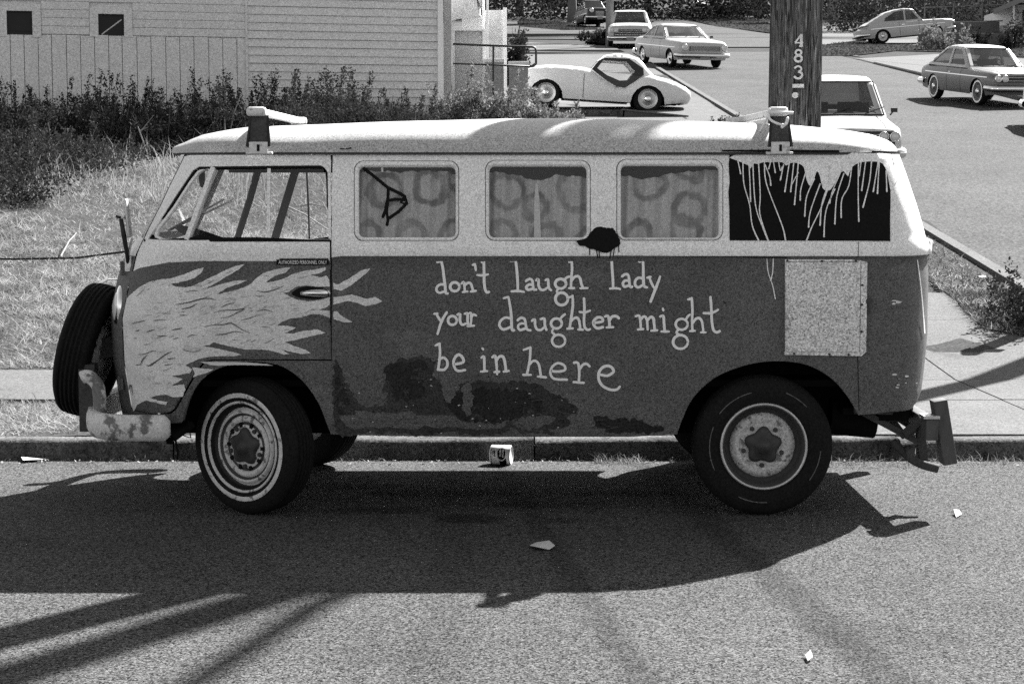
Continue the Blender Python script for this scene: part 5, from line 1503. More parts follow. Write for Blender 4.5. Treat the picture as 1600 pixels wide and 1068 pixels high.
# ================================================================== UTILITY POLES
pole = tag(empty('utility_pole', (1.646, 11.05, .05)), 'weathered wooden utility pole numbered 4 8 3 behind the van roof', 'pole')
mb = MB(); V = []; ns = 28; hts = list(np.linspace(-.05, 9.0, 40))
pr_ = random.Random(11)
amp = [pr_.uniform(-.006, .006) for _ in range(ns)]
for z in hts:
    r0 = .158 - .004 * z
    for k in range(ns):
        t = 2 * math.pi * k / ns
        r1 = r0 + amp[k] + .002 * math.sin(z * 3 + k * 2.1)
        V.append((r1 * math.cos(t), r1 * math.sin(t), z))
Fc = [(i * ns + k, i * ns + (k + 1) % ns, (i + 1) * ns + (k + 1) % ns, (i + 1) * ns + k) for i in range(len(hts) - 1) for k in range(ns)] + [tuple((len(hts) - 1) * ns + k for k in range(ns))]
mb.add(V, Fc).build('shaft', M['pole_wood'], pole, True)
cr = MB(); cr.box((0, -.18, 8.6), (2.0, .1, .12)); cr.build('crossarm', M['timber'], pole)
def on_pole(px, py, off=.004):
    """point on the front of the pole, as if the digits were nailed on"""
    p = atY(px, py, 11.05 - .15); x = p[0] - 1.646; r_ = .158 - .004 * p[2] + .006 + off
    x = max(-.14, min(.14, x))
    return Vector((x, -math.sqrt(max(r_ * r_ - x * x, 0)), p[2] - .05))
def pole_mark(name, strokes, w):
    b = MB()
    for s_, k in strokes:
        q = smooth_line(s_, 4) if len(s_) > 2 else densify(s_, 2, False)
        n = len(q); d = np.gradient(q, axis=0); d /= np.linalg.norm(d, axis=1)[:, None] + 1e-9; nn = np.stack([-d[:, 1], d[:, 0]], -1) * k / 2
        V = [on_pole(*(p + a)) for p, a in zip(q, nn)] + [on_pole(*(p - a)) for p, a in zip(q, nn)]
        V += [v + Vector((0, .006, 0)) for v in V]
        Fc = [(i, i + 1, n + i + 1, n + i) for i in range(n - 1)] + [(i, 2 * n + i, 2 * n + i + 1, i + 1) for i in range(n - 1)] + [(n + i, n + i + 1, 3 * n + i + 1, 3 * n + i) for i in range(n - 1)]
        b.add(V, Fc)
    return b.build(name, M['numeral'], pole)
cc = lambda L: crop(L, 1180, 0, 4.45)
pole_mark('numeral', [(cc([(318, 240), (300, 268), (276, 298)]), 2.4), (cc([(274, 299), (332, 299)]), 2.2), (cc([(319, 238), (319, 322)]), 4.2), (cc([(304, 323), (332, 323)]), 1.8)], 3)
pole_mark('numeral', [(cc(arc(300, 366, 20, 17, 0, 360, 14)), 3.0), (cc(arc(299, 409, 24, 21, 0, 360, 14)), 3.4)], 3)
pole_mark('numeral', [(cc([(272, 478), (284, 466), (302, 462), (318, 474), (316, 490), (296, 500)]), 2.8), (cc([(296, 500), (320, 508), (324, 528), (308, 545), (284, 544), (270, 530)]), 3.4)], 3)
pole_mark('tag_plate', [(cc([(258, 598), (338, 598)]), 6.0)], 3)
pole_mark('round_tag', [(cc(arc(277, 663, 9, 9, 0, 360, 12)), 5.5)], 3)
pole2 = tag(empty('utility_pole', on_hill(952, 73)), 'thin pale wooden utility pole up the street behind the sports car', 'pole')
p0 = Vector(pole2.location); h2 = 7.5
mb = MB(); mb.tube([(0, 0, -.2), (0.02, 0, 3), (.04, 0, h2)], [.17, .155, .13], 14); mb.build('shaft', M['bark_pale'], pole2, True)
mb = MB(); mb.box((0, 0, h2 - .4), (1.6, .1, .1)); mb.build('crossarm', M['timber'], pole2)

# ================================================================== CARS
def chain_dist(P, ch):
    d = np.full(len(P), 1e9)
    for a, b in zip(ch[:-1], ch[1:]):
        ab = b - a; l2 = ab.dot(ab) + 1e-12
        t = np.clip(((P - a) @ ab) / l2, 0, 1)
        d = np.minimum(d, np.linalg.norm(P - (a + t[:, None] * ab), axis=1))
    return d
def shell(name, loop, chain, hwf, r, m, root, holes=(), step=.1, crown=.02, side_mat=None, side_pred=None, glass=None, parent=None, smooth=True):
    """car panel: side outline with holes mapped to both flanks, closed across the top along `chain`"""
    loop = densify(loop, .06); ch = densify(chain, .06, False)
    holes = [densify(h, .06) for h in holes]
    P, T = tri_region([loop] + list(holes), step)
    def half(Q):
        d = chain_dist(Q, ch); k = np.clip(1 - d / r, 0, 1)
        return hwf(Q[:, 0], Q[:, 1]) - r * (1 - np.sqrt(np.clip(1 - k * k, 0, 1)))
    H = half(P)
    V = [(x, -h, z) for (x, z), h in zip(P, H)] + [(x, h, z) for (x, z), h in zip(P, H)]
    n = len(P); Fc = []
    for f in T:
        a, b, c = (P[i] for i in f)
        cw = (b[0] - a[0]) * (c[1] - a[1]) - (b[1] - a[1]) * (c[0] - a[0]) > 0
        f1 = f if cw else f[::-1]
        Fc.append(f1); Fc.append(tuple(i + n for i in f1[::-1]))
    # returns at holes and lower edge
    for L in list(holes):
        b0 = len(V); hh = half(L); k = len(L)
        for s in (-1, 1):
            V += [(x, s * h, z) for (x, z), h in zip(L, hh)] + [(x, s * (h - .04), z) for (x, z), h in zip(L, hh)]
        for s in (0, 1):
            o_ = b0 + s * 2 * k
            Fc += [(o_ + i, o_ + (i + 1) % k, o_ + k + (i + 1) % k, o_ + k + i) for i in range(k)]
    nside = len(Fc)
    # across
    fr = [-1, -.97, -.85, -.5, 0, .5, .85, .97, 1]
    hc = half(ch); b0 = len(V); w = len(fr)
    for (x, z), h in zip(ch, hc):
        for q in fr: V.append((x, h * q, z))
    # crown: push out along the normal
    d = np.gradient(ch, axis=0); d /= np.linalg.norm(d, axis=1)[:, None] + 1e-9
    nrm = np.stack([-d[:, 1], d[:, 0]], -1)
    ctr = loop.mean(0)
    for i in range(len(ch)):
        nv = nrm[i] if np.dot(nrm[i], ch[i] - ctr) > 0 else -nrm[i]
        for j, q in enumerate(fr):
            x, y, z = V[b0 + i * w + j]; c = crown * (1 - q * q)
            V[b0 + i * w + j] = (x + nv[0] * c, y, z + nv[1] * c)
    gl = []
    for i in range(len(ch) - 1):
        mid = (ch[i] + ch[i + 1]) / 2
        for j in range(w - 1):
            f = (b0 + i * w + j, b0 + (i + 1) * w + j, b0 + (i + 1) * w + j + 1, b0 + i * w + j + 1)
            if glass and glass(mid[0], mid[1]) and 2 <= j <= w - 4: gl.append(f)
            else: Fc.append(f)
    me = new_mesh(name, V, Fc, [m, side_mat or m], smooth, [(1 if (side_pred is None or side_pred(*np.mean([V[i] for i in f], 0)[[0, 2]])) else 0) for f in Fc[:nside]] + [0] * (len(Fc) - nside))
    bm = bmesh.new(); bm.from_mesh(me); bmesh.ops.remove_doubles(bm, verts=bm.verts, dist=.0008); bmesh.ops.recalc_face_normals(bm, faces=bm.faces); bm.to_mesh(me); bm.free()
    o = link(name, me, root)
    if gl:
        used = sorted({i for f in gl for i in f}); mp = {k: i for i, k in enumerate(used)}
        parts = {}
        for f in gl:
            xm = V[f[0]][0]; parts.setdefault(xm > (loop[:, 0].mean()), []).append(f)
        for key, fs in parts.items():
            used = sorted({i for f in fs for i in f}); mp = {k: i for i, k in enumerate(used)}
            link('windscreen' if key else 'rear_window', new_mesh('glass', [V[i] for i in used], [tuple(mp[i] for i in f) for f in fs], M['glass_car'], True), root)
    return half
WHEEL_CACHE = {}
def car_wheel(root, x, y, r, side, cap='wheel_white', white=False):
    key = (round(r, 3), cap, white)
    if key not in WHEEL_CACHE:
        t = MB().lathe([(r * .62, -.06), (r * .72, -.085), (r * .9, -.085), (r * .985, -.06), (r, 0), (r * .985, .06), (r * .9, .085), (r * .62, .07)], 28).mesh('tyre', M['rubber_black'], True)
        ri = MB().lathe([(r * .66, -.085), (r * .60, -.075), (r * .55, -.055), (r * .42, -.06), (r * .36, -.075), (r * .22, -.085), (r * .2, -.095), (.001, -.10)], 28).mesh('rim', M[cap], True)
        hb = MB().lathe([(r * .24, -.085), (r * .22, -.10), (r * .12, -.112), (.001, -.115)], 20).mesh('hub_cap', M['chrome'], True)
        ww = MB().lathe([(r * .70, -.0865), (r * .80, -.0875), (r * .84, -.0868)], 28).mesh('whitewall', M['trim_white'], True) if white else None
        WHEEL_CACHE[key] = (t, ri, hb, ww)
    t, ri, hb, ww = WHEEL_CACHE[key]
    w = empty('wheel', (x, y, r), math.pi if side > 0 else 0, root)
    link('tyre', t, w); link('rim', ri, w); link('hub_cap', hb, w)
    if ww: link('whitewall', ww, w)
    return w
def archpts(x, r, zs_, n=9, rev=False):
    a = [(x + r * math.cos(t), max(zs_, .30 * 0 + r * math.sin(t) + .30)) for t in np.linspace(0, math.pi, n)]
    out = [(x + r * math.cos(t), zs_ + (r * 1.05) * math.sin(t)) for t in np.linspace(0, math.pi, n)]
    return out[::-1] if rev else out

def make_car(name, label, loc, rz, spec, pitch=0.0, group=None):
    """x forward, y left, z up; origin on the ground between the axles"""
    root = tag(empty(name, loc, rot=(0, 0, 0)), label, 'car', group)
    root.rotation_mode = 'QUATERNION'
    root.rotation_quaternion = (Matrix.Rotation(rz, 3, 'Z') @ Matrix.Rotation(-pitch, 3, 'Y')).to_quaternion()
    s = spec; W = s['W']; m = M[s['paint']]; wr = s.get('r', .31); ar = wr * 1.16
    xf, xr = s['axles']; zs_ = s.get('sill', .24); top = s['top']
    xs = [p[0] for p in top]; xmax, xmin = max(xs), min(xs)
    tp = s.get('taper', .10)
    def hwb(x, z):
        x = np.asarray(x, float); z = np.asarray(z, float)
        u = (x - (xmax + xmin) / 2) / ((xmax - xmin) / 2)
        zmid = s.get('zwide', .55)
        return W / 2 * (1 - tp * np.abs(u) ** 4) * (1 - .09 * np.clip((z - zmid) / .45, 0, 1) ** 2 - .10 * np.clip((zmid - z) / .4, 0, 1) ** 2) + sum(am * np.exp(-((x - bx_) / wd_) ** 2) * np.clip(1.3 - np.abs(z - .55) / .4, 0, 1) for bx_, am, wd_ in s.get('bulge', ()))
    loop = list(top)          # goes from rear bottom over the top to front bottom
    # bottom edge from front to rear with arches
    loop += [(xf + ar, zs_)] + archpts(xf, ar, zs_)[1:-1] + [(xf - ar, zs_), (xr + ar, zs_)] + archpts(xr, ar, zs_)[1:-1] + [(xr - ar, zs_)]
    half = shell('body', loop, top, hwb, s.get('round', .09), m, root, step=.09, crown=s.get('crown', .03))
    ub_ = MB(); L_ = xmax - xmin
    ub_.box(((xmax + xmin) / 2, 0, zs_ + .10), (L_ * .86, W * .62, .14)); ub_.box(((xf + xr) / 2, 0, zs_ + .05), ((xf - xr) - 2 * ar, W * .86, .06))
    ub_.box(((xf + xr) / 2 - .1, 0, .62), ((xf - xr) * .80, W * .80, .04)); ub_.build('underbody', M['underside'], root)
    for sd in (-1, 1):
        for x in (xf, xr): car_wheel(root, x, sd * (W / 2 - .13), wr, sd, s.get('cap', 'wheel_white'), s.get('white', False))
    # cabin
    cab_top = s['cabin']; zb = s['belt']
    cl = list(cab_top) + list(s.get('cab_low', ()))
    def hwc(x, z):
        z = np.asarray(z, float); zt_ = max(p[1] for p in cab_top)
        t = np.clip((z - zb) / (zt_ - zb), 0, 1)
        return W / 2 * (s.get('cab_w', .90) - s.get('tumble', .18) * t)
    gl = s.get('glass', lambda x, z: False)
    shell('cabin', cl, cab_top, hwc, .06, M[s.get('roof_paint', s['paint'])], root, s['windows'], step=.1, crown=.03, glass=gl, side_mat=M[s['cab_side']] if 'cab_side' in s else None, side_pred=s.get('side_pred'))
    for h in s['windows']:
        L = densify(h, .08)
        for sd in (-1, 1):
            hh = hwc(L[:, 0], L[:, 1]) - .022
            V = [(x, sd * q, z) for (x, z), q in zip(L, hh)]
            Fc = [tuple(range(len(V)))]
            link('side_window', new_mesh('side_window', V, Fc, M[s.get('glass_mat', 'glass_car')]), root)
    for tl, th in s.get('trim_panels', ()):
        P_, T_ = tri_region([densify(tl, .05), densify(th, .05)], .06)
        for sd in (-1, 1):
            hh = hwc(P_[:, 0], P_[:, 1]) + .012
            link('window_trim', new_mesh('window_trim', [(x, sd * q, z) for (x, z), q in zip(P_, hh)], T_, M['car_black']), root)
    it = MB()
    cx0 = min(p[0] for p in cab_top); cx1 = max(p[0] for p in cab_top)
    if s.get('seats', True):
        for sd in (-1, 1):
            it.box(((cx0 + cx1) / 2 + .02, sd * .32, zb - .05), (.14, .48, .42))
        it.box((cx0 + (cx1 - cx0) * .28, 0, zb - .08), (.14, W * .68, .36))
        it.tube([((cx0 + cx1) / 2 + .45, .33 + .17 * math.cos(t), zb + .03 + .16 * math.sin(t)) for t in np.linspace(0, 2 * math.pi, 13)], .014, 5)
    it.box(((cx0 + cx1) / 2, 0, zb - (.30 if not s.get('seats', True) else .16)), ((cx1 - cx0) * .9, W * .78, .05))
    it.build('interior', M['interior'], root)
    # front: grille, lamps, bumper
    fx = s['front'][0]; fz = s['front'][1]
    yw = float(half(np.array([[fx, fz]]))[0])
    g = s.get('grille', (.6, .16))
    if g:
        gm = MB(); gm.box((fx + .012, 0, fz), (.04, yw * 2 * g[0], g[1])); gm.build('grille', M['car_black'], root)
        for k in range(s.get('slats', 4)):
            q = MB(); q.box((fx + .036, 0, fz - g[1] / 2 + g[1] * (k + .5) / s.get('slats', 4)), (.012, yw * 2 * g[0] * .96, .009)); q.build('grille_bar', M['chrome'], root)
    for y, z, rr_ in s['lamps']:
        for sd in (-1, 1):
            hl = empty('headlight', (fx + .01, sd * y, z), parent=root)
            MB().lathe([(rr_ * .8, 0), (rr_ * 1.1, .0), (rr_ * 1.15, .03), (rr_ * 1.0, .05), (rr_ * .9, .04)], 18, 'X').build('ring', M['chrome'], hl, True)
            MB().lathe([(rr_ * .92, .03), (rr_ * .6, .05), (.001, .058)], 18, 'X').build('lens', M['lens'], hl, True)
    for bx, bz, bh, sgn in s.get('bumpers', ()):
        b = MB(); path = [(bx - sgn * .42, -W / 2 * .97), (bx - sgn * .12, -W / 2 * .96), (bx, -W / 2 * .82), (bx + sgn * .03, 0), (bx, W / 2 * .82), (bx - sgn * .12, W / 2 * .96), (bx - sgn * .42, W / 2 * .97)]
        q = smooth_line(path, 4); V = []
        for i, p in enumerate(q):
            d = q[min(i + 1, len(q) - 1)] - q[max(i - 1, 0)]; d /= np.linalg.norm(d); n_ = np.array([d[1], -d[0]]) * sgn
            for a, c in ((0, -bh / 2), (.035, -bh * .3), (.045, 0), (.035, bh * .3), (0, bh / 2), (-.01, 0)): V.append((p[0] + n_[0] * a, p[1] + n_[1] * a, bz + c))
        Fc = [(i * 6 + k, i * 6 + (k + 1) % 6, (i + 1) * 6 + (k + 1) % 6, (i + 1) * 6 + k) for i in range(len(q) - 1) for k in range(6)]
        b.add(V, Fc); b.build('bumper', M['chrome'], root, True)
    for p in s.get('plates', ()):
        b = MB(); b.box((p[0], 0, p[1]), (.02, .32, .15)); b.build('number_plate', M['bin'], root)
    for p in s.get('mirrors', ()):
        b = MB(); b.tube([(p[0], p[1] * .93, p[2] - .08), (p[0], p[1], p[2])], .012, 6); b.box((p[0], p[1], p[2]), (.04, .10, .065)); b.build('mirror', M['car_black'], root)
    if 'screen' in s:
        xb, zb1, xt, zt1 = s['screen']
        wb, wt_ = float(hwc(xb, zb1)) - .05, float(hwc(xt, zt1)) - .05
        for nm, a_, b_ in (('screen_seal', (xb, -wb, zb1), (xb, wb, zb1)), ('screen_seal', (xt, -wt_, zt1), (xt, wt_, zt1)), ('screen_seal', (xb, -wb, zb1), (xt, -wt_, zt1)), ('screen_seal', (xb, wb, zb1), (xt, wt_, zt1))):
            q = MB(); a_ = Vector(a_); b_ = Vector(b_); md = (a_ + b_) / 2 + Vector((.03 if a_.x == b_.x else .012, 0, .012))
            q.tube([a_ + Vector((.012, 0, .012)), md, b_ + Vector((.012, 0, .012))], .013, 6); q.build(nm, M['car_black'], root)
        q = MB()
        for y0 in (-.1, .38): q.tube([(xb + .03, y0, zb1 + .03), (xb - .12, y0 + .30, zb1 + .12)], .008, 5)
        q.build('wiper', M['car_black'], root)['kind'] = 'stuff'
        tx = np.array([p for p in top if p[0] > xb - .01]); tx = tx[np.argsort(tx[:, 0])]
        for sg in (-1, 1):
            xs_ = np.linspace(xb + .04, xmax - .12, 8); V = []
            for x_ in xs_:
                z_ = float(np.interp(x_, tx[:, 0], tx[:, 1])); h_ = float(half(np.array([[x_, z_]]))[0]); qy = .80 * h_
                for e in (-.008, .008): V.append((x_, sg * (qy + e), z_ + s.get('crown', .03) * (1 - .64) + .006))
            q = MB(); q.add(V, [(2 * i, 2 * i + 1, 2 * i + 3, 2 * i + 2) for i in range(7)]); q.build('bonnet_seam', M['car_black'], root)
            xs_ = np.linspace(xr - ar - .15, xf + ar + .1, 12); V = []
            for x_ in xs_:
                for z_ in (.655, .675):
                    V.append((x_, sg * (float(half(np.array([[x_, z_]]))[0]) + .004), z_))
            q = MB(); q.add(V, [(2 * i, 2 * i + 1, 2 * i + 3, 2 * i + 2) for i in range(11)]); q.build('side_moulding', M['chrome'], root)
    for sd in (-1, 1):
        hd = MB(); x_ = (xf + xr) / 2 - .25; z_ = zb - .13; q = float(half(np.array([[x_, z_]]))[0]); hd.box((x_, sd * (q + .012), z_), (.13, .025, .025)); hd.build('door_handle', M['chrome'], root) if s.get('seats', True) else None
        for xd in s.get('doors', ()):
            q = np.linspace(zs_ + .04, zb - .02, 8); hh = half(np.array([[xd, z] for z in q]))
            ds = MB(); V = [(xd + e, sd * (h + .0025), z) for e in (-.007, .007) for z, h in zip(q, hh)]
            ds.add(V, [(i, i + 1, 9 + i, 8 + i) for i in range(7)]); ds.build('door_seam', M['car_black'], root)
    return root

# white sports car with hardtop, side on, facing left
TR = dict(W=1.42, paint='car_silver', axles=(1.11, -1.12), r=.325, sill=.22, cap='steel', belt=.80, round=.14, zwide=.5, taper=.16,
    top=[(-1.86, .28), (-2.02, .31), (-2.07, .40), (-2.065, .52), (-1.96, .62), (-1.78, .69), (-1.58, .76), (-1.35, .81), (-1.15, .85), (-.96, .82), (-.84, .73), (-.73, .61), (-.60, .545), (-.42, .56), (-.22, .66), (-.02, .79), (.13, .88), (.3, .915), (.7, .93), (1.1, .92), (1.42, .87), (1.58, .77), (1.64, .62), (1.63, .48), (1.56, .32)],
    cabin=[(-1.24, .82), (-1.10, .95), (-.98, 1.10), (-.86, 1.19), (-.66, 1.25), (-.40, 1.265), (-.15, 1.21), (.0, 1.08), (.16, .88)], cab_low=[(.0, .76), (-.3, .58), (-.6, .50), (-.85, .68)], roof_paint='car_white',
    windows=[[(.02, .92), (-.10, 1.10), (-.60, 1.10), (-.80, .90), (-.66, .70), (-.48, .68), (-.20, .78)]], glass_mat='glass',
    trim_panels=[([(.14, .89), (.0, 1.09), (-.14, 1.16), (-.66, 1.175), (-.98, .98), (-1.0, .84), (-.84, .70), (-.6, .53), (-.42, .55), (-.2, .66)], [(.02, .92), (-.10, 1.10), (-.60, 1.10), (-.80, .90), (-.66, .70), (-.48, .68), (-.20, .78)])],
    bulge=[(1.08, .05, .42), (-1.12, .06, .42)],
    glass=lambda x, z: (z < 1.16 and .0 < x < .15) or (x < -.95 and .90 < z < 1.12),
    front=(1.60, .52), grille=(.6, .10), slats=3, lamps=[(.42, .66, .085)], bumpers=[(1.70, .38, .09, 1)], doors=(.30,), seats=False, cab_w=.86, tumble=.2)
pF = on_hill(852, 168); pR = on_hill(1009, 176)
a = atY(853, 168, 41.6); b = atY(1009, 178, 41.6)
mid3 = (a + b) / 2
ang = math.atan2(a[2] - b[2], b[0] - a[0])
make_car('sports_car', 'white two-seat sports car with hardtop, side on above the van roof', (mid3[0] - .01, 41.6 + .55, mid3[2]), math.pi, TR, ang)
# ramp / low wall under it
lw_ = tag(empty('low_wall', (0, 41.3, 0)), 'low dark concrete edging wall under the white sports car', 'wall')
YW = 39.6
zA = atY(866, 171, YW); zB = atY(974, 171, YW); zC = atY(1073, 181.5, YW)
w1 = MB(); w1.beam((zA[0], YW + .4, zA[2] - .30), (zB[0] - .01, YW + .4, zB[2] - .30), .8, .58, (0, 0, 1)); w1.build('wall_block', M['kerb'], lw_, sub=lw_.location)
w1 = MB(); w1.beam((zB[0], YW + .35, zB[2] - .31), (zC[0], YW + .35, zC[2] - .31), .8, .58, (0, 0, 1)); w1.build('wall_block', M['timber'], lw_, sub=lw_.location)
w1 = MB(); w1.beam((zB[0] - .02, YW + .33, zB[2] - .005), (zC[0] + .03, YW + .33, zC[2] - .005), .86, .03, (0, 0, 1)); w1.build('coping', M['concrete'], lw_, sub=lw_.location)

def sedan(L=4.4, W=1.75, paint='car_silver', zh=.88, ztr=.90, zb=.92, H=1.38, base=2.7, xwb=.72, xwt=.10, xrt=-.95, xrb=-1.55, fo=.78, **kw):
    xf = base / 2 + .06; xr = -base / 2 + .06; x1 = L / 2 + .02; x0 = -L / 2 + .02
    d = dict(W=W, paint=paint, axles=(xf, xr), r=.315, belt=zb,
        top=[(x0 + .10, .28), (x0, .42), (x0 - .02, .66), (x0 + .06, ztr - .02), (x0 + .3, ztr + .01), (xrb, zb), (xwb, zb), (xwb + .3, zh + .02), (x1 - .35, zh - .01), (x1 - .06, zh - .05), (x1, zh - .14), (x1 - .01, .48), (x1 - .06, .28)],
        cabin=[(xrb, zb - .01), (xrt, H - .06), (xrt + .25, H - .01), ((xrt + xwt) / 2, H), (xwt - .2, H - .01), (xwt, H - .06), (xwb, zb - .01)],
        windows=[[(xwb - .18, zb + .05), (xwt - .05, H - .10), ((xwt + xrt) / 2 + .03, H - .08), ((xwt + xrt) / 2 + .05, zb + .05)], [((xwt + xrt) / 2 - .03, zb + .05), ((xwt + xrt) / 2 - .04, H - .08), (xrt + .10, H - .11), (xrb + .32, zb + .05)]],
        glass=lambda x, z: zb + .04 < z < H - .075 and (x > xwt - .02 or x < xrt + .02),
        screen=(xwb, zb + .02, xwt, H - .06), front=(x1, .64), lamps=[(W * .38, .65, .085)], bumpers=[(x1 + .05, .42, .14, 1), (x0 - .05, .42, .14, -1)], doors=(xwb - .22, -.35), mirrors=[(xwb - .15, W / 2 * 1.0, zb + .06)], plates=[(x1 + .12, .36)], cab_w=.90)
    d.update(kw); return d
def place_front(px, py, D=None): 
    p = on_hill(px, py); return p
def face(dx, dy): return math.atan2(dy, dx)
def road_z(x, y): return side_z(x, y)
def slope_pitch(rz): return math.atan(.098) * math.sin(rz)   # nose-up when heading uphill
def park(name, label, x, y, rz, spec, dz=0.0, group='cars parked on the hill behind the van'):
    return make_car(name, label, (x, y, (side_z(x, y) if 10 < y < 71 and x > 4 else float(hill(y))) + dz), rz, spec, slope_pitch(rz), group)
# silver sedan coming down the street
park('parked_car', 'silver two-door sedan with round headlights and full grille parked facing downhill', 5.62, 64.2, R(-75), sedan(4.7, 1.80, 'car_pale', H=1.36, base=2.75, xwb=.75, xwt=.05, xrt=-.85, xrb=-1.6, grille=(.70, .15), slats=5, lamps=[(.68, .67, .095)], plates=[(2.46, .38)], cap='chrome'))
# older wide finned sedan beyond
park('parked_car', 'older wide white sedan with wraparound windscreen behind the thin pale pole', 5.15, 83.5, R(-93), sedan(5.2, 1.95, 'car_pale', zh=.95, ztr=.98, zb=.98, H=1.5, base=3.0, xwb=.85, xwt=.25, xrt=-.9, xrb=-1.3, grille=(.84, .26), lamps=[(.60, .72, .085), (.80, .72, .085)], slats=3))
# near white sedan whose roof and front show beside the pole
nc = sedan(4.15, 1.60, 'car_pale', zh=.80, ztr=.82, zb=.84, H=1.39, base=2.45, xwb=.62, xwt=.12, xrt=-.95, xrb=-1.35, grille=(.97, .20), slats=2, lamps=[(.62, .66, .068), (.46, .66, .068)], mirrors=[(.45, .84, .93)], plates=())
park('parked_car', 'white boxy four-door sedan with twin headlights showing beside the utility pole', 5.02, 29.6, R(-93), nc, .02)
# dark coupe by the far kerb
cp = sedan(4.1, 1.62, 'car_grey', zh=.80, ztr=.84, zb=.84, H=1.33, base=2.42, xwb=.62, xwt=.05, xrt=-.95, xrb=-1.72, grille=(.88, .15), slats=2, lamps=[(.66, .65, .075), (.49, .65, .075)], plates=(), white=True, cap='wheel_grey', mirrors=())
cp['roof_paint'] = 'car_pale'
park('parked_car', 'grey fastback coupe with thin whitewall tyres parked at the right kerb', 11.35, 45.9, R(-78), cp)
park('parked_car', 'pale car cut off by the right edge of the photo', 11.22, 37.1, R(-90), sedan(4.2, 1.62, 'car_white'))
# pale fastback on the driveway
fb = sedan(4.25, 1.62, 'car_cream', zh=.86, ztr=.70, zb=.88, H=1.47, base=2.40, xwb=.75, xwt=.35, xrt=-.55, xrb=-1.75, grille=None, lamps=[(.58, .66, .085)], slats=1, plates=(), mirrors=())
fb['cabin'] = [(-1.92, .84), (-1.35, 1.14), (-.85, 1.36), (-.4, 1.45), (.0, 1.47), (.25, 1.44), (.38, 1.38), (.80, .87)]
fb['windows'] = [[(.56, .94), (.28, 1.34), (-.02, 1.38), (-.04, .94)], [(-.10, .94), (-.10, 1.38), (-.5, 1.34), (-.95, 1.10), (-1.02, .96)]]
fb['glass'] = lambda x, z: (x > .4 and z > .93 and z < 1.36) or (x < -.7 and .98 < z < 1.3)
p = on_hill(1412, 68)
make_car('fastback_car', 'pale fastback car side on, nose tilted up on the driveway', (p[0], p[1], p[2] + .06), R(4), fb, R(5.5), 'cars parked on the hill behind the van')
# top row
p = on_hill(1160, 27); wg = sedan(4.5, 1.7, 'car_dark', H=1.45, xrt=-1.75, xrb=-2.0, xwb=.8, xwt=.3)
make_car('estate_car', 'dark station wagon side on at the top of the street', tuple(p), R(176), wg, 0, 'cars parked on the hill behind the van')
p = on_hill(1076, 24); make_car('parked_car', 'grey rounded car beside the dark wagon at the top', tuple(p), R(-70), sedan(4.1, 1.6, 'car_cream', H=1.48), 0, 'cars parked on the hill behind the van')
p = on_hill(925, 42); make_car('old_black_car', 'black old car with one bright headlamp left of the thin pole', tuple(p), R(-80), sedan(4.2, 1.6, 'car_black', H=1.6, zh=1.0, zb=1.05, lamps=[(.5, .82, .12)], grille=(.4, .3)), 0, 'cars parked on the hill behind the van')
p = on_hill(873, 14); make_car('parked_car', 'dark car partly hidden by a tree trunk at the top left', tuple(p), R(180), sedan(4.4, 1.7, 'car_dark'), 0, 'cars parked on the hill behind the van')

# ================================================================== GRASS AND PLANTS
def blades(px0, px1, Y0, Y1, n, h0, h1, lean, width, zf, accept=None, ypow=1.0):
    """loose dry blades: each one a bent strip of two triangles and a tip"""
    u = rng.random(n)
    Y = 1.0 / (1 / Y0 + (1 / Y1 - 1 / Y0) * u ** ypow)
    px = rng.uniform(px0, px1, n)
    X = (px - 800) / F_PX * Y
    if accept is not None:
        k = accept(X, Y); X, Y = X[k], Y[k]
    n = len(X)
    Z = zf(X, Y)
    h = rng.uniform(h0, h1, n) * (0.6 + .8 * rng.random(n))
    a = rng.uniform(0, 2 * np.pi, n); l = np.abs(rng.normal(lean, .35, n))
    dx = np.cos(a) * np.sin(l); dy = np.sin(a) * np.sin(l); dz = np.cos(l)
    dz = np.maximum(dz, .05)
    b = rng.uniform(0, 2 * np.pi, n); w = width * rng.uniform(.6, 1.5, n) * np.maximum(1.0, Y / 18.0)
    wx, wy = np.cos(b) * w / 2, np.sin(b) * w / 2
    base = np.stack([X, Y, Z - .01], -1)
    W_ = np.stack([wx, wy, np.zeros(n)], -1)
    mid = base + np.stack([dx, dy, dz], -1) * (h * .55)[:, None]
    tip = mid + np.stack([dx * 1.5, dy * 1.5, dz * .55], -1) * (h * .5)[:, None]
    V = np.stack([base - W_, base + W_, mid - W_ * .7, mid + W_ * .7, tip], 1).reshape(-1, 3)
    i = np.arange(n)[:, None] * 5
    T = np.concatenate([i + [[0, 1, 3]], i + [[0, 3, 2]], i + [[2, 3, 4]]], 0)
    return V, T
def stuff(name, parts, m, label):
    Vs = []; Ts = []; b = 0
    for V, T in parts:
        Vs.append(V); Ts.append(T + b); b += len(V)
    o = link(name, fast_tris(name, np.concatenate(Vs), np.concatenate(Ts), m))
    return tag(o, label, 'grass', kind='stuff')
hz = lambda X, Y: hill(Y)
def clump(X, Y):
    v = np.sin(X * 2.1 + 1.3 * np.sin(Y * .9)) * np.sin(Y * 1.7 + X * .6) + .6 * np.sin(X * 5.3 + Y * 3.1)
    return rng.random(len(X)) < .55 + .35 * v
def patchy(X, Y):
    v = np.sin(X * 1.9 + 1.3 * np.sin(Y * .9)) * np.sin(Y * 1.1 + X * .6) + .7 * np.sin(X * 4.3 + Y * 2.3) * np.sin(Y * 3.7 - X * 1.1)
    return rng.random(len(X)) < np.clip(.72 + .4 * v, .38, 1)
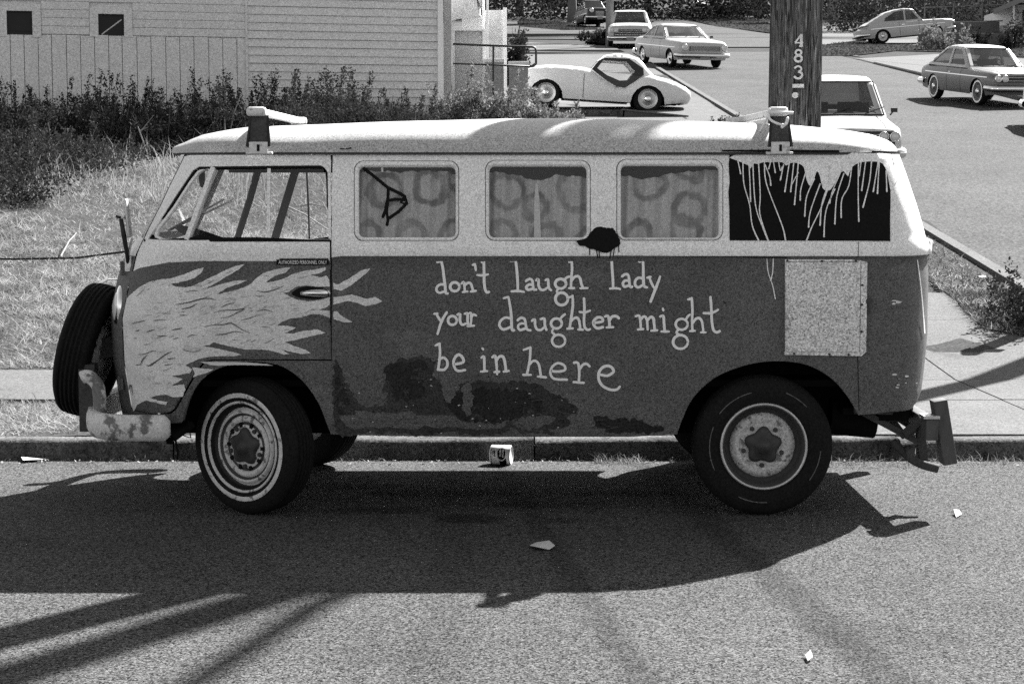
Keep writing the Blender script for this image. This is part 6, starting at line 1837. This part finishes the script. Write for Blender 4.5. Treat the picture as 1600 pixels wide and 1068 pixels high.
lot = [blades(-180, 640, 13.75, 31, 115000, .05, .16, 1.35, .0075, hz, patchy), blades(-180, 640, 13.75, 31, 24000, .06, .16, 1.2, .0065, hz, patchy), blades(-180, 640, 13.75, 31, 4000, .10, .22, .8, .006, hz, patchy), blades(-120, 420, 24, 30, 1800, .25, .5, .4, .007, hz, clump), blades(-120, 660, 25, 33, 400, .3, .7, .3, .006, hz), blades(640, 1480, 13.75, 24, 9000, .06, .2, 1.2, .008, hz, lambda X, Y: (X < 2.4))]
stuff('dry_grass', lot, M['dry_grass'], 'matted dry grass covering the vacant lot behind the van')
vz = lambda X, Y: np.full(len(X), .105)
stuff('verge_grass', [blades(-200, 1100, 10.53, 12.06, 30000, .04, .12, 1.35, .007, vz, lambda X, Y: (X < 1.25) & patchy(X, Y)), blades(-200, 1100, 10.55, 12.06, 5000, .05, .11, .9, .005, vz, lambda X, Y: (X < 1.25) & clump(X, Y))], M['dry_grass'], 'short dry grass on the verge behind the kerb')
# weedy corner by the side street
corner_px = [(1440, 372), (1442, 420), (1462, 448), (1490, 466), (1512, 492), (1540, 515), (1580, 522), (1620, 528), (1680, 560), (1700, 480), (1600, 444), (1540, 408), (1480, 370), (1452, 348), (1430, 340)]
cpoly = np.array([on_hill(*p)[:2] for p in corner_px])
def in_corner(X, Y): return (X < 4.6 - .08 * rng.random(len(X))) & patchy(X, Y) & inside(np.stack([X, Y], -1), [cpoly])
px_sheet('weed_bed', corner_px, .012, M['soil'])
Vc = blades(1400, 1720, 13, 23, 110000, .04, .13, 1.3, .009, hz, in_corner)
Vd_ = blades(1400, 1720, 13, 23, 50000, .04, .13, 1.0, .008, hz, in_corner)
stuff('dry_grass', [Vc], M['dry_grass'], 'dry grass on the corner by the side street kerb')
stuff('weeds', [Vd_], M['green_grass'], 'dark weeds growing on the corner by the side street kerb')
# gutter weeds and litter
gz = lambda X, Y: np.zeros(len(X))
stuff('gutter_weeds', [blades(1290, 1620, 10.05, 10.34, 1500, .02, .09, 1.0, .004, gz, clump), blades(930, 1010, 10.2, 10.34, 300, .03, .08, .8, .004, gz), blades(-50, 1300, 10.28, 10.35, 700, .01, .05, .9, .004, gz)], M['dry_grass'], 'dry weeds growing along the gutter at the foot of the kerb')
# flakes: gutter debris
n = 900
X = rng.uniform(-3.3, 3.0, n); Y = 10.33 - np.abs(rng.normal(0, .09, n)); k = rng.random(n) < np.where(X > 1.4, 1.0, .55)
X, Y = X[k], Y[k]; n = len(X)
a = rng.uniform(0, 6.28, n); s = rng.uniform(.004, .018, n)
P0 = np.stack([X, Y, np.full(n, .004)], -1)
e1 = np.stack([np.cos(a) * s, np.sin(a) * s, rng.uniform(0, .5, n) * s], -1); e2 = np.stack([-np.sin(a) * s * .5, np.cos(a) * s * .5, rng.uniform(0, .6, n) * s], -1)
V = np.stack([P0, P0 + e1, P0 + e1 + e2, P0 + e2], 1).reshape(-1, 3); i = np.arange(n)[:, None] * 4
T = np.concatenate([i + [[0, 1, 2]], i + [[0, 2, 3]]], 0)
tag(link('litter', fast_tris('litter', V, T, M['dry_stalk'])), 'dry leaf crumbs and litter in the gutter', 'litter', kind='stuff')
for nm_, poly in (('verge_weeds', [(812, 31), (870, 34), (910, 40), (940, 47), (880, 48), (812, 42)]), ('verge_weeds', [(1000, 17), (1060, 26), (1120, 42), (1205, 52), (1205, 38), (1140, 20), (1100, 20), (1040, 16)]), ('verge_weeds', [(1262, 88), (1330, 88), (1400, 80), (1480, 82), (1600, 90), (1600, 74), (1440, 72), (1380, 68), (1340, 64), (1262, 74)])):
    pg = np.array([on_hill(*q)[:2] for q in poly])
    y0_, y1_ = pg[:, 1].min(), pg[:, 1].max()
    VT = blades(min(q[0] for q in poly) - 5, max(q[0] for q in poly) + 5, y0_, y1_, 22000, .05, .16, 1.1, .014, hz, lambda X, Y: inside(np.stack([X, Y], -1), [pg]))
    stuff(nm_, [VT], M['green_grass'], 'dark weeds growing on a verge up the street')
# small grit and pebbles on the road
n = 260
X = rng.uniform(-2.2, 2.2, n); Y = rng.uniform(5.4, 10.2, n); s = rng.uniform(.002, .007, n)
q = []
for x, y, r in zip(X, Y, s):
    q.append(np.array([(x - r, y, 0), (x + r * .3, y - r, 0), (x + r, y + r * .4, 0), (x, y + .1 * r, r * 1.1)]))
V = np.concatenate(q); i = np.arange(n)[:, None] * 4
T = np.concatenate([i + [[0, 1, 3]], i + [[1, 2, 3]], i + [[2, 0, 3]]], 0)
tag(link('grit', fast_tris('grit', V, T, M['concrete'])), 'scattered grit on the road surface', 'grit', kind='stuff')

def leaf_cloud(n, size, shape, seed, elong=2.0, updown=.5):
    """leaf quads spread in clumps through a volume; shape(rng) -> point"""
    r = np.random.default_rng(seed)
    P = shape(r, n)
    a = r.uniform(0, 2 * np.pi, n); el = r.normal(updown, .5, n); s = size * r.uniform(.5, 1.5, n)
    d = np.stack([np.cos(a) * np.cos(el), np.sin(a) * np.cos(el), np.sin(el)], -1)
    t = np.cross(d, r.normal(size=(n, 3))); t /= np.linalg.norm(t, axis=1)[:, None] + 1e-9
    L = d * (s * elong)[:, None]; Wd = t * (s * .5)[:, None]
    V = np.stack([P, P + L * .5 + Wd, P + L, P + L * .5 - Wd], 1).reshape(-1, 3)
    i = np.arange(n)[:, None] * 4
    return V, np.concatenate([i + [[0, 1, 2]], i + [[0, 2, 3]]], 0)
def shrub_shape(w, h, d, seed, spiky=.5, ncl=26):
    r0 = np.random.default_rng(seed)
    C = np.stack([r0.normal(0, w * .33, ncl), r0.normal(0, d * .33, ncl), r0.random(ncl) ** 1.2 * h * .72], -1)
    sp = r0.random(ncl) < spiky
    def f(r, n):
        k = r.integers(0, ncl, n)
        P = C[k] + r.normal(size=(n, 3)) * np.array([w * .10, d * .10, h * .09])
        # shoots: leaves along a line rising from the clump
        sh = sp[k] & (r.random(n) < .45)
        t = r.random(n)
        dirx = np.sin(k * 12.9) * .25; diry = np.cos(k * 7.7) * .2
        P2 = C[k] + np.stack([dirx * t * h * .6, diry * t * h * .5, t * h * .68], -1) + r.normal(size=(n, 3)) * .018
        P = np.where(sh[:, None], P2, P)
        P[:, 2] = np.abs(P[:, 2])
        return P
    return f
def make_shrub(name, label, cat, loc, w, h, d, n, size, m, seed, group=None, spiky=.5, mesh=None):
    root = tag(empty(name, loc), label, cat, group)
    V, T = leaf_cloud(n, size, shrub_shape(w, h, d, seed, spiky), seed)
    link('foliage', fast_tris('foliage', V, T, m), root)
    st = MB(); r_ = random.Random(seed)
    for k in range(9):
        a = r_.uniform(-.4, .4) * w; b = r_.uniform(-.35, .35) * d
        st.tube([(a * .3, b * .3, -.08), (a * .7, b * .7, h * .4), (a, b, h * r_.uniform(.6, 1.0))], [.014, .01, .005], 5)
    st.build('stem', M['bark'], root)
    return root
# dark weeds and shrubs along the house (each its own)
rows_ = []
sh_lab = ['at the left edge of the photo', 'under the first dark window', 'between the two dark windows', 'under the second dark window', 'right of the second dark window', 'at the seam of the house siding', 'behind the front roof rack', 'below the middle of the board wall', 'tallest, against the board wall', 'near the white corner of the house']
xsb = [0, 62, 128, 190, 258, 330, 405, 470, 535, 590]
tops_ = [138, 150, 160, 132, 150, 140, 128, 124, 120, 140]
grp = 'dark shrubs along the clapboard house'
for i, (x, t) in enumerate(zip(xsb, tops_)):
    Yb = 33.6 + .55 * (i / 9) + .5 * math.sin(i * 2.3)
    p = atY(x, 200, Yb); zb0 = float(hill(Yb)); h = (atY(x, t, Yb)[2] - zb0)
    make_shrub('shrub', 'dark leafy shrub ' + sh_lab[i], 'shrub', (p[0], Yb, zb0), 1.45, h / 1.12, 1.2, 7500, .022, M['dark_leaf'], 50 + i, grp, .7)
for i, (x, Yb, h) in enumerate([(-20, 30.2, 1.0), (70, 31.0, .95), (165, 31.3, 1.0), (255, 31.6, .95), (345, 31.9, .9), (440, 32.2, .95), (525, 32.6, .9), (592, 33.4, .7), (15, 26.6, .85), (-45, 23.6, .8), (95, 28.6, .7)]):  # last three added: dark foliage stands in for shadow on the ground
    p = atY(x, 220, Yb)
    lab2 = ['lowest row, at the left edge', 'in the low row under the first window', 'in the low row left of the second window', 'in the low row below the second window', 'in the low row left of the front roof rack', 'in the low row behind the front roof rack', 'in the low row right of the front roof rack', 'at the right end of the low row', 'added to fill shaded ground, nearest but one at the left edge', 'added to fill shaded ground, nearest of all at the left edge', 'added to fill shaded ground where the dry grass ends'][i]
    make_shrub('shrub', 'low dark shrub ' + lab2, 'shrub', (p[0], Yb, float(hill(Yb))), 1.7, h, 1.6, 7500, .023, M['dark_leaf'], 90 + i, grp, .35)
# pale flowering bushes by the porch
for i, (x, t, b0, w, lab) in enumerate([(720, 126, 188, .75, 'at the corner of the house'), (772, 124, 186, .7, 'under the pipe railing'), (822, 157, 186, .6, 'in front of the grey box'), (866, 169, 188, .45, 'beside the front wheel of the sports car'), (655, 176, 190, .6, 'low and sparse, just above the van roof')]):
    Yb = 36.4 + .3 * math.sin(i * 3)
    p = atY(x, 180, Yb); zb0 = float(hill(Yb)) - .05; h = atY(x, t, Yb)[2] - zb0
    make_shrub('pale_bush', 'pale leafy bush ' + lab, 'bush', (p[0], Yb, zb0), w * 1.15, max(h, .25), .9, 5200, .030, M['pale_leaf'], 130 + i, 'pale bushes by the porch', .25)
make_shrub('weed_bush', 'dark bushy weed at the right edge above the kerb shadow', 'bush', tuple(on_hill(1618, 512)), .62, .42, .6, 3800, .017, M['dark_leaf'], 171, None, .6)
make_shrub('weed_bush', 'small dark tuft beside the side street kerb behind the rear rack', 'bush', tuple(on_hill(1138, 196)), .6, .16, .4, 900, .02, M['dark_leaf'], 172, None, .8)
make_shrub('round_shrub', 'dark round clipped shrub beside the thin pale pole', 'shrub', tuple(on_hill(933, 70)), 1.0, .75, .8, 1800, .06, M['tree_leaf'], 173, None, .0)
make_shrub('clipped_hedge', 'tall dark hedge beside the white porch', 'hedge', (atY(805, 40, 52)[0], 52, float(hill(52)) - .1), .8, 1.9, .8, 3200, .06, M['tree_leaf'], 174, None, .0)
p = on_hill(1465, 78); make_shrub('garden_bush', 'flowering bush in front of the tilted fastback car', 'bush', tuple(p), 1.3, 1.0, .8, 1800, .06, M['pale_leaf'], 175, None, .4)
p = on_hill(1532, 76); make_shrub('garden_bush', 'small dark bush between the fastback and the right house', 'bush', tuple(p), .6, .7, .6, 900, .06, M['tree_leaf'], 176, None, .4)
p = on_hill(1583, 76); make_shrub('garden_bush', 'dark bush in front of the house at top right', 'bush', tuple(p), .9, 1.2, .7, 1500, .06, M['tree_leaf'], 177, None, .4)

# dead stalks standing in the dry grass
def stalk(pts, rad, label, extra=0):
    base = on_hill(*pts[0]); Y = base[1]
    root = tag(empty('dead_stalk', tuple(base)), label, 'dead stalk', 'dead stalks among the dark shrubs')
    b = MB(); P = [np.array([0, 0, -.03])] + [atY(x, y, Y + .0) - base for x, y in pts[1:]]
    b.tube(P, [rad * (1 - .5 * i / len(P)) for i in range(len(P))], 6)
    r_ = random.Random(int(pts[0][0] * 7))
    for k in range(extra):
        t = r_.uniform(.3, 1); q = Vector(P[-1]) * t
        b.tube([q, q + Vector((r_.uniform(-.35, .35), r_.uniform(-.1, .1), r_.uniform(.05, .3)))], [rad * .5, rad * .3], 5)
    b.build('stalk', M['dry_stalk'], root)
stalk([(234, 252), (224, 222), (215, 197)], .012, 'pale dead stalk leaning left in front of the dark shrubs', 2)
stalk([(67, 262), (58, 240), (51, 217)], .012, 'pale dead stalk at the left above the dry grass', 4)
stalk([(172, 238), (166, 188), (158, 165)], .010, 'thin dead stalk under the second dark window', 3)
stalk([(355, 236), (364, 180), (376, 150)], .012, 'tall dead stalk just left of the front roof rack', 3)
stalk([(110, 262), (102, 235), (98, 220)], .010, 'short dead stalk beside the dry grass edge', 3)
stalk([(140, 262), (150, 238), (146, 225)], .010, 'branching dead stalk where dry grass meets shrubs', 7)
stalk([(380, 216), (362, 196), (338, 184)], .012, 'fan of dead twigs left of the front roof rack', 10)
stalk([(560, 222), (545, 190), (530, 160)], .012, 'pale dead stalk above the middle of the van roof', 7)
stalk([(620, 222), (608, 185), (596, 168)], .012, 'drooping pale dead stalk near the house corner', 8)
ln = tag(empty('fallen_pole', tuple(on_hill(90, 405))), 'thin dark pole lying in the dry grass left of the van mirror', 'pole')
b = MB(); o0 = Vector(ln.location); b.tube([Vector(on_hill(-60, 411, .05)) - o0, Vector(on_hill(20, 411, .04)) - o0, Vector(on_hill(120, 409, .04)) - o0, Vector(on_hill(230, 404, .10)) - o0], .012, 6); b.build('rod', M['black_iron'], ln)
def stick(p0, p1, label, r=.012):
    a = on_hill(*p0, .03); c = on_hill(*p1, .06)
    root = tag(empty('broken_branch', tuple(a)), label, 'branch', 'branches lying in the dry grass')
    b = MB(); b.tube([(0, 0, 0), tuple((c - a) * .5 + np.array([0, 0, .03])), tuple(c - a)], [r, r * .8, r * .5], 6); b.build('wood', M['dry_stalk'], root)
stick((95, 405), (120, 372), 'pale stick lying in the grass left of the wing mirror', .008)
stick((150, 452), (186, 446), 'broad pale stick by the top of the spare tyre', .016)
stick((440, 322), (520, 372), 'long pale branch seen through the cab window')
stick((470, 326), (505, 330), 'short pale branch seen through the cab window')
# scraps
def scrap(pts, label, mapper, z, th=.012, name='paper_scrap', curl=.02):
    P = [mapper(x, y, z) for x, y in pts]; c = sum(P) / len(P)
    root = tag(empty(name, tuple(c)), label, 'litter', 'scraps of litter')
    V = [p - c + np.array([0, 0, .004 + curl * rng.random()]) for p in P] + [np.array([0, 0, .006 + curl * .6])]
    V += [v - np.array([0, 0, .003]) for v in V]
    n = len(P); Fc = [(i, (i + 1) % n, n) for i in range(n)] + [((i + 1) % n + n + 1, i + n + 1, 2 * n + 1) for i in range(n)] + [(i, n + 1 + i, n + 1 + (i + 1) % n, (i + 1) % n) for i in range(n)]
    MB().add(V, Fc).build('sheet', M['paper'], root)
scrap([(828, 853), (838, 849), (858, 850), (867, 857), (858, 861), (835, 860)], 'white scrap of paper lying in the van shadow on the road', on_flat, 0)
scrap([(581, 711), (592, 704), (604, 710), (603, 715), (590, 717)], 'white crumpled wrapper by the far front wheel', on_flat, 0.0, curl=.05)
scrap([(33, 719), (66, 717), (68, 721), (36, 723)], 'flat pale wrapper in the gutter at the left', on_flat, 0.0)
scrap([(1378, 701), (1390, 698), (1398, 703), (1390, 710), (1378, 708)], 'pale crumpled wrapper in the gutter under the rear bumper', on_flat, 0.0, curl=.04)
scrap([(1490, 803), (1498, 801), (1503, 806), (1494, 809)], 'small pale scrap on the sunlit road at the right', on_flat, 0.0)
scrap([(1258, 1028), (1266, 1024), (1270, 1032), (1262, 1036)], 'tiny white scrap on the road at the bottom of the photo', on_flat, 0.0)
scrap([(1528, 441), (1536, 439.5), (1541, 441), (1534, 444)], 'flat pale scrap among the weeds on the corner', on_hill, .05)

# ---- drinks can lying in the gutter
cl_ = on_flat(783, 726, 0)
can = tag(empty('drinks_can', (cl_[0], cl_[1] + .03, .052), R(-12)), 'printed drinks can lying on its side in the gutter under the van', 'can')
rC, lC = .052, .058
MB().lathe([(.001, -lC), (rC * .86, -lC), (rC * .92, -lC * .96), (rC, -lC * .88), (rC, lC * .84), (rC * .97, lC * .88), (rC * .97, lC * .98), (rC * .93, lC), (rC * .88, lC * .93), (.001, lC * .9)], 40, 'X').build('body', M['trim_white'], can, True)
MB().lathe([(rC * .90, lC * .96), (rC * .95, lC * 1.01), (rC * .985, lC * .98), (rC * .985, lC * .90)], 32, 'X').build('rim', M['steel'], can, True)
def can_patch(name, loops, m, off):
    """print wrapped on the can: coordinates (along axis -1..1, angle in degrees from straight at the camera, up positive)"""
    P, T = tri_region([densify(np.array([(a * lC, R(t) * rC) for a, t in L]), .004) for L in loops], .006)
    V = [(x, -(rC + off) * math.cos(s / rC), (rC + off) * math.sin(s / rC)) for x, s in P]
    link(name, new_mesh(name, V, orient(V, T), m), can)
can_patch('print_band', [[(-.82, -95), (-.76, -95), (-.76, 45), (-.82, 45)]], M['van_black'], .0006)
can_patch('print_block', [[(-.02, -95), (.66, -95), (.66, -15), (-.02, -15)]], M['van_black'], .0006)
can_patch('print_disc', [[(.20 + .44 * math.cos(R(a)), 12 + 44 * math.sin(R(a))) for a in range(0, 360, 12)]], M['trim_white'], .0010)
can_patch('print_disc', [[(.20 + .38 * math.cos(R(a)), 14 + 38 * math.sin(R(a))) for a in range(0, 360, 12)]], M['van_black'], .0014)
for a0, a1, t0, t1 in ((0.02, .18, 0, 46), (.28, .42, -6, 46)):
    can_patch('print_letter', [[(a0, t0), (a1, t0), (a1, t1), (a0, t1)]], M['trim_white'], .0018)
for a0, a1, t0, t1 in ((.04, .16, 8, 11), (.04, .16, 16, 19), (.04, .08, 8, 19), (.29, .41, 3, 6), (.29, .41, 11, 14), (.29, .41, 19, 22)):
    can_patch('print_letter', [[(a0, t0), (a1, t0), (a1, t1), (a0, t1)]], M['van_black'], .0022)
for a0, a1, t0, t1 in ((-.66, -.58, 10, 30), (-.50, -.42, -4, 34), (-.60, -.46, 24, 30)):
    can_patch('print_letter', [[(a0, t0), (a1, t0), (a1, t1), (a0, t1)]], M['van_black'], .0010)

# ================================================================== TREES
def make_tree(name, label, loc, h, trunk_r, lean, crown_z, crown_r, n, leaf, m, bark, seed, group=None, limbs=5):
    root = tag(empty(name, tuple(loc)), label, 'tree', group)
    r_ = random.Random(seed); b = MB()
    top = Vector((lean[0], lean[1], h))
    pts = [Vector((0, 0, -.3)), Vector((lean[0] * .1, lean[1] * .1, h * .25)), Vector((lean[0] * .4, lean[1] * .4, h * .6)), top]
    b.tube(pts, [trunk_r * 1.25, trunk_r, trunk_r * .8, trunk_r * .5], 12); b.build('trunk', bark, root, True)
    tips = []
    for k in range(limbs):
        a = 2 * math.pi * k / limbs + r_.uniform(-.4, .4); t = r_.uniform(.55, 1.0); s0 = pts[2].lerp(top, (t - .6) / .4 if t > .6 else 0)
        e = s0 + Vector((math.cos(a) * crown_r * .7, math.sin(a) * crown_r * .7, crown_r * r_.uniform(.3, .8)))
        lb = MB(); lb.tube([s0, s0.lerp(e, .5) + Vector((0, 0, .2)), e], [trunk_r * .5, trunk_r * .35, trunk_r * .15], 7); lb.build('limb', bark, root, True); tips.append(e)
    if n:
        def shp(r, n):
            k = r.integers(0, 40, n)
            r0 = np.random.default_rng(seed)
            C = r0.normal(size=(40, 3)); C /= np.linalg.norm(C, axis=1)[:, None]; C *= (crown_r * r0.random(40) ** .4)[:, None]; C[:, 2] *= .7
            return np.array([lean[0], lean[1], crown_z]) + C[k] + r.normal(size=(n, 3)) * crown_r * .16
        V, T = leaf_cloud(n, leaf, shp, seed, 1.6, 0)
        link('crown', fast_tris('crown', V, T, m), root)
    return root
far_tr = [(873, 6, 3.0, .22, 'slim dark tree trunk at the top left behind the sports car'), (895, 36, 3.2, .28, 'dark tree trunk with low growth left of the thin pole')]
i = 0
for x, y, hh, tr, lab in [(894, 36, 4.5, .30, 'dark trunked tree left of the thin pale pole'), (1110, 26, 5.0, .25, 'tree between the grey car and the dark wagon'), (1180, 20, 5.0, .3, 'dark tree just left of the numbered pole'), (1301, 34, 5.5, .36, 'pale trunked tree just right of the numbered pole'), (1345, 20, 5.0, .3, 'tree standing behind the tail of the fastback'), (1450, 18, 5.0, .24, 'slim tree behind the middle of the fastback'), (1476, 33, 5.5, .32, 'pale trunked tree behind the nose of the fastback'), (1522, 36, 6.0, .5, 'broad pale trunked tree left of the top right house'), (1010, 8, 5, .3, 'tree at the top behind the wide white sedan'), (812, 3, 5, .3, 'tree at the top above the hedge')]:
    p = on_hill(x, y); i += 1
    p = p if p[1] < 150 else np.array([(x - 800) / F_PX * 150, 150, float(hill(150))])
    make_tree('street_tree', lab, p, hh, tr, (.15 * (i % 3 - 1), 0), hh + 1.0, 2.6, 1500, .22, M['tree_leaf'], M['bark_pale'] if 'pale trunked' in lab else M['bark'], 300 + i, 'trees at the top of the hill')
# far wooded bank: reads as one mass
def band(r, n):
    x = r.uniform(-6, 56, n); y = r.uniform(135, 150, n); z = hill(y) + r.random(n) ** 1.2 * (7 + 2 * np.sin(x * .7) + 1.5 * np.sin(x * 1.9))
    return np.stack([x, y, z], -1)
V, T = leaf_cloud(60000, .17, band, 77, 1.5, .2)
tag(link('far_wood', fast_tris('far_wood', V, T, M['tree_leaf'])), 'dark wooded bank across the top of the hill', 'wood', kind='stuff')
hb_px = [(1262, 60), (1340, 52), (1338, 40), (1262, 30)]
def bank(r, n):
    x = r.uniform(17.5, 60, n); y = 104 + 5 * r.random(n); z = hill(y) + r.random(n) * 2.4
    return np.stack([x, y, z], -1)
V, T = leaf_cloud(34000, .11, bank, 78, 1.5, .2)
tag(link('hedge_bank', fast_tris('hedge_bank', V, T, M['dark_leaf'])), 'dark hedge bank behind the tilted fastback car', 'hedge', kind='stuff')
# street tree beyond the right edge; its trunk and limbs throw the long shadows on pavement and road
stree = tag(empty('street_tree', (6.4, 17.5, float(hill(17.5)))), 'bare street tree standing beyond the right edge, throwing long shadows', 'tree')
b = MB(); b.tube([(0, 0, -.3), (.05, 0, 2.5), (.0, -.05, 5), (-.2, -.3, 7.6)], [.17, .15, .13, .11], 12); b.build('trunk', M['bark'], stree, True)
b = MB(); b.tube([(-.2, -.3, 7.4), (-.7, -1.2, 8.0), (-1.29, -2.19, 8.29), (-1.92, -3.23, 8.29), (-2.69, -4.53, 8.29), (-3.4, -5.8, 8.4)], [.13, .13, .135, .135, .13, .12], 10); b.build('limb', M['bark'], stree, True)
b = MB(); b.tube([(-.2, -.3, 7.4), (-.5, -1.0, 8.3), (-.73, -1.81, 8.69), (-1.03, -2.98, 8.69), (-1.3, -4.2, 8.69), (-1.5, -5.2, 8.8)], [.08, .065, .065, .06, .06, .06], 8); b.build('limb', M['bark'], stree, True)
sb = on_hill(1628, 508); stk = tag(empty('shadow_post', tuple(sb)), 'added unseen wooden stake by the pavement just past the right edge', 'shadow_post')
b = MB(); b.box((0, 0, .55), (.11, .11, 1.3)); b.box((.02, -.02, 1.02), (.30, .06, .10)); b.build('wood', M['timber'], stk, bevel=.01)  # unseen upright and crosspiece, added to throw a shadow on the pavement

# ================================================================== HOUSE AT TOP RIGHT
Yh = 84.0
h2o = tag(empty('bungalow', (atY(1590, 70, Yh)[0], Yh, float(hill(Yh)))), 'pale bungalow with porch post at the top right corner', 'house')
def b2(x0, y0, x1, y1, Y, dep, name, m):
    a = atY(x0, y1, Y); c = atY(x1, y0, Y); mb = MB(); mb.box(((a[0] + c[0]) / 2, Y + dep / 2, (a[2] + c[2]) / 2), (c[0] - a[0], dep, c[2] - a[2])); return mb.build(name, M[m], h2o, sub=h2o.location)
b2(1588, 8, 1680, 85, Yh + 1.5, 6, 'wall', 'wall_pale'); b2(1560, 40, 1592, 85, Yh + 3, 4, 'wall', 'siding')
b2(1581, 4, 1586, 80, Yh, .15, 'porch_post', 'trim_white'); b2(1598, 16, 1612, 44, Yh + 1.42, .08, 'window', 'dark_pane')
mb = MB(); V = [atY(x, y, Y) for Y in (Yh - .6, Yh + 9) for x, y in ((1552, 22), (1640, -14), (1730, 22), (1730, 14), (1640, -24), (1552, 15))]
mb.add(V, [(0, 1, 2, 3, 4, 5), (11, 10, 9, 8, 7, 6)] + [(k, k + 6, (k + 1) % 6 + 6, (k + 1) % 6) for k in range(6)]).build('roof', M['car_grey'], h2o, sub=h2o.location)
gw = tag(empty('garden_wall', (atY(1500, 60, 83)[0], 83, float(hill(83)))), 'low pale garden wall right of the tilted fastback', 'wall')
for x0, y0, x1, y1, Y in ((1488, 34, 1562, 56, 86), (1436, 52, 1580, 78, 82.0)):
    a = atY(x0, y1, Y); c = atY(x1, y0, Y); mb = MB(); mb.box(((a[0] + c[0]) / 2, Y + .15, (a[2] + c[2]) / 2), (c[0] - a[0], .3, c[2] - a[2])); mb.build('wall_face', M['concrete'], gw, sub=gw.location, bevel=.02)
# low fence rails at the top right
fn = tag(empty('rail_fence', (atY(1540, 32, 88)[0], 88, float(hill(88)))), 'thin rail fence behind the garden wall at the top right', 'fence')
for y0, y1 in ((36, 32), (12, 6)):
    mb = MB(); mb.tube([atY(1440, y0, 88), atY(1600, y1, 88)], .03, 6); mb.build('rail', M['bark'], fn, sub=fn.location)
for x in (1445, 1490, 1535, 1580):
    mb = MB(); a = atY(x, 5, 88); mb.tube([(a[0], 88, float(hill(88)) - .1), a], .04, 6); mb.build('post', M['bark'], fn, sub=fn.location)
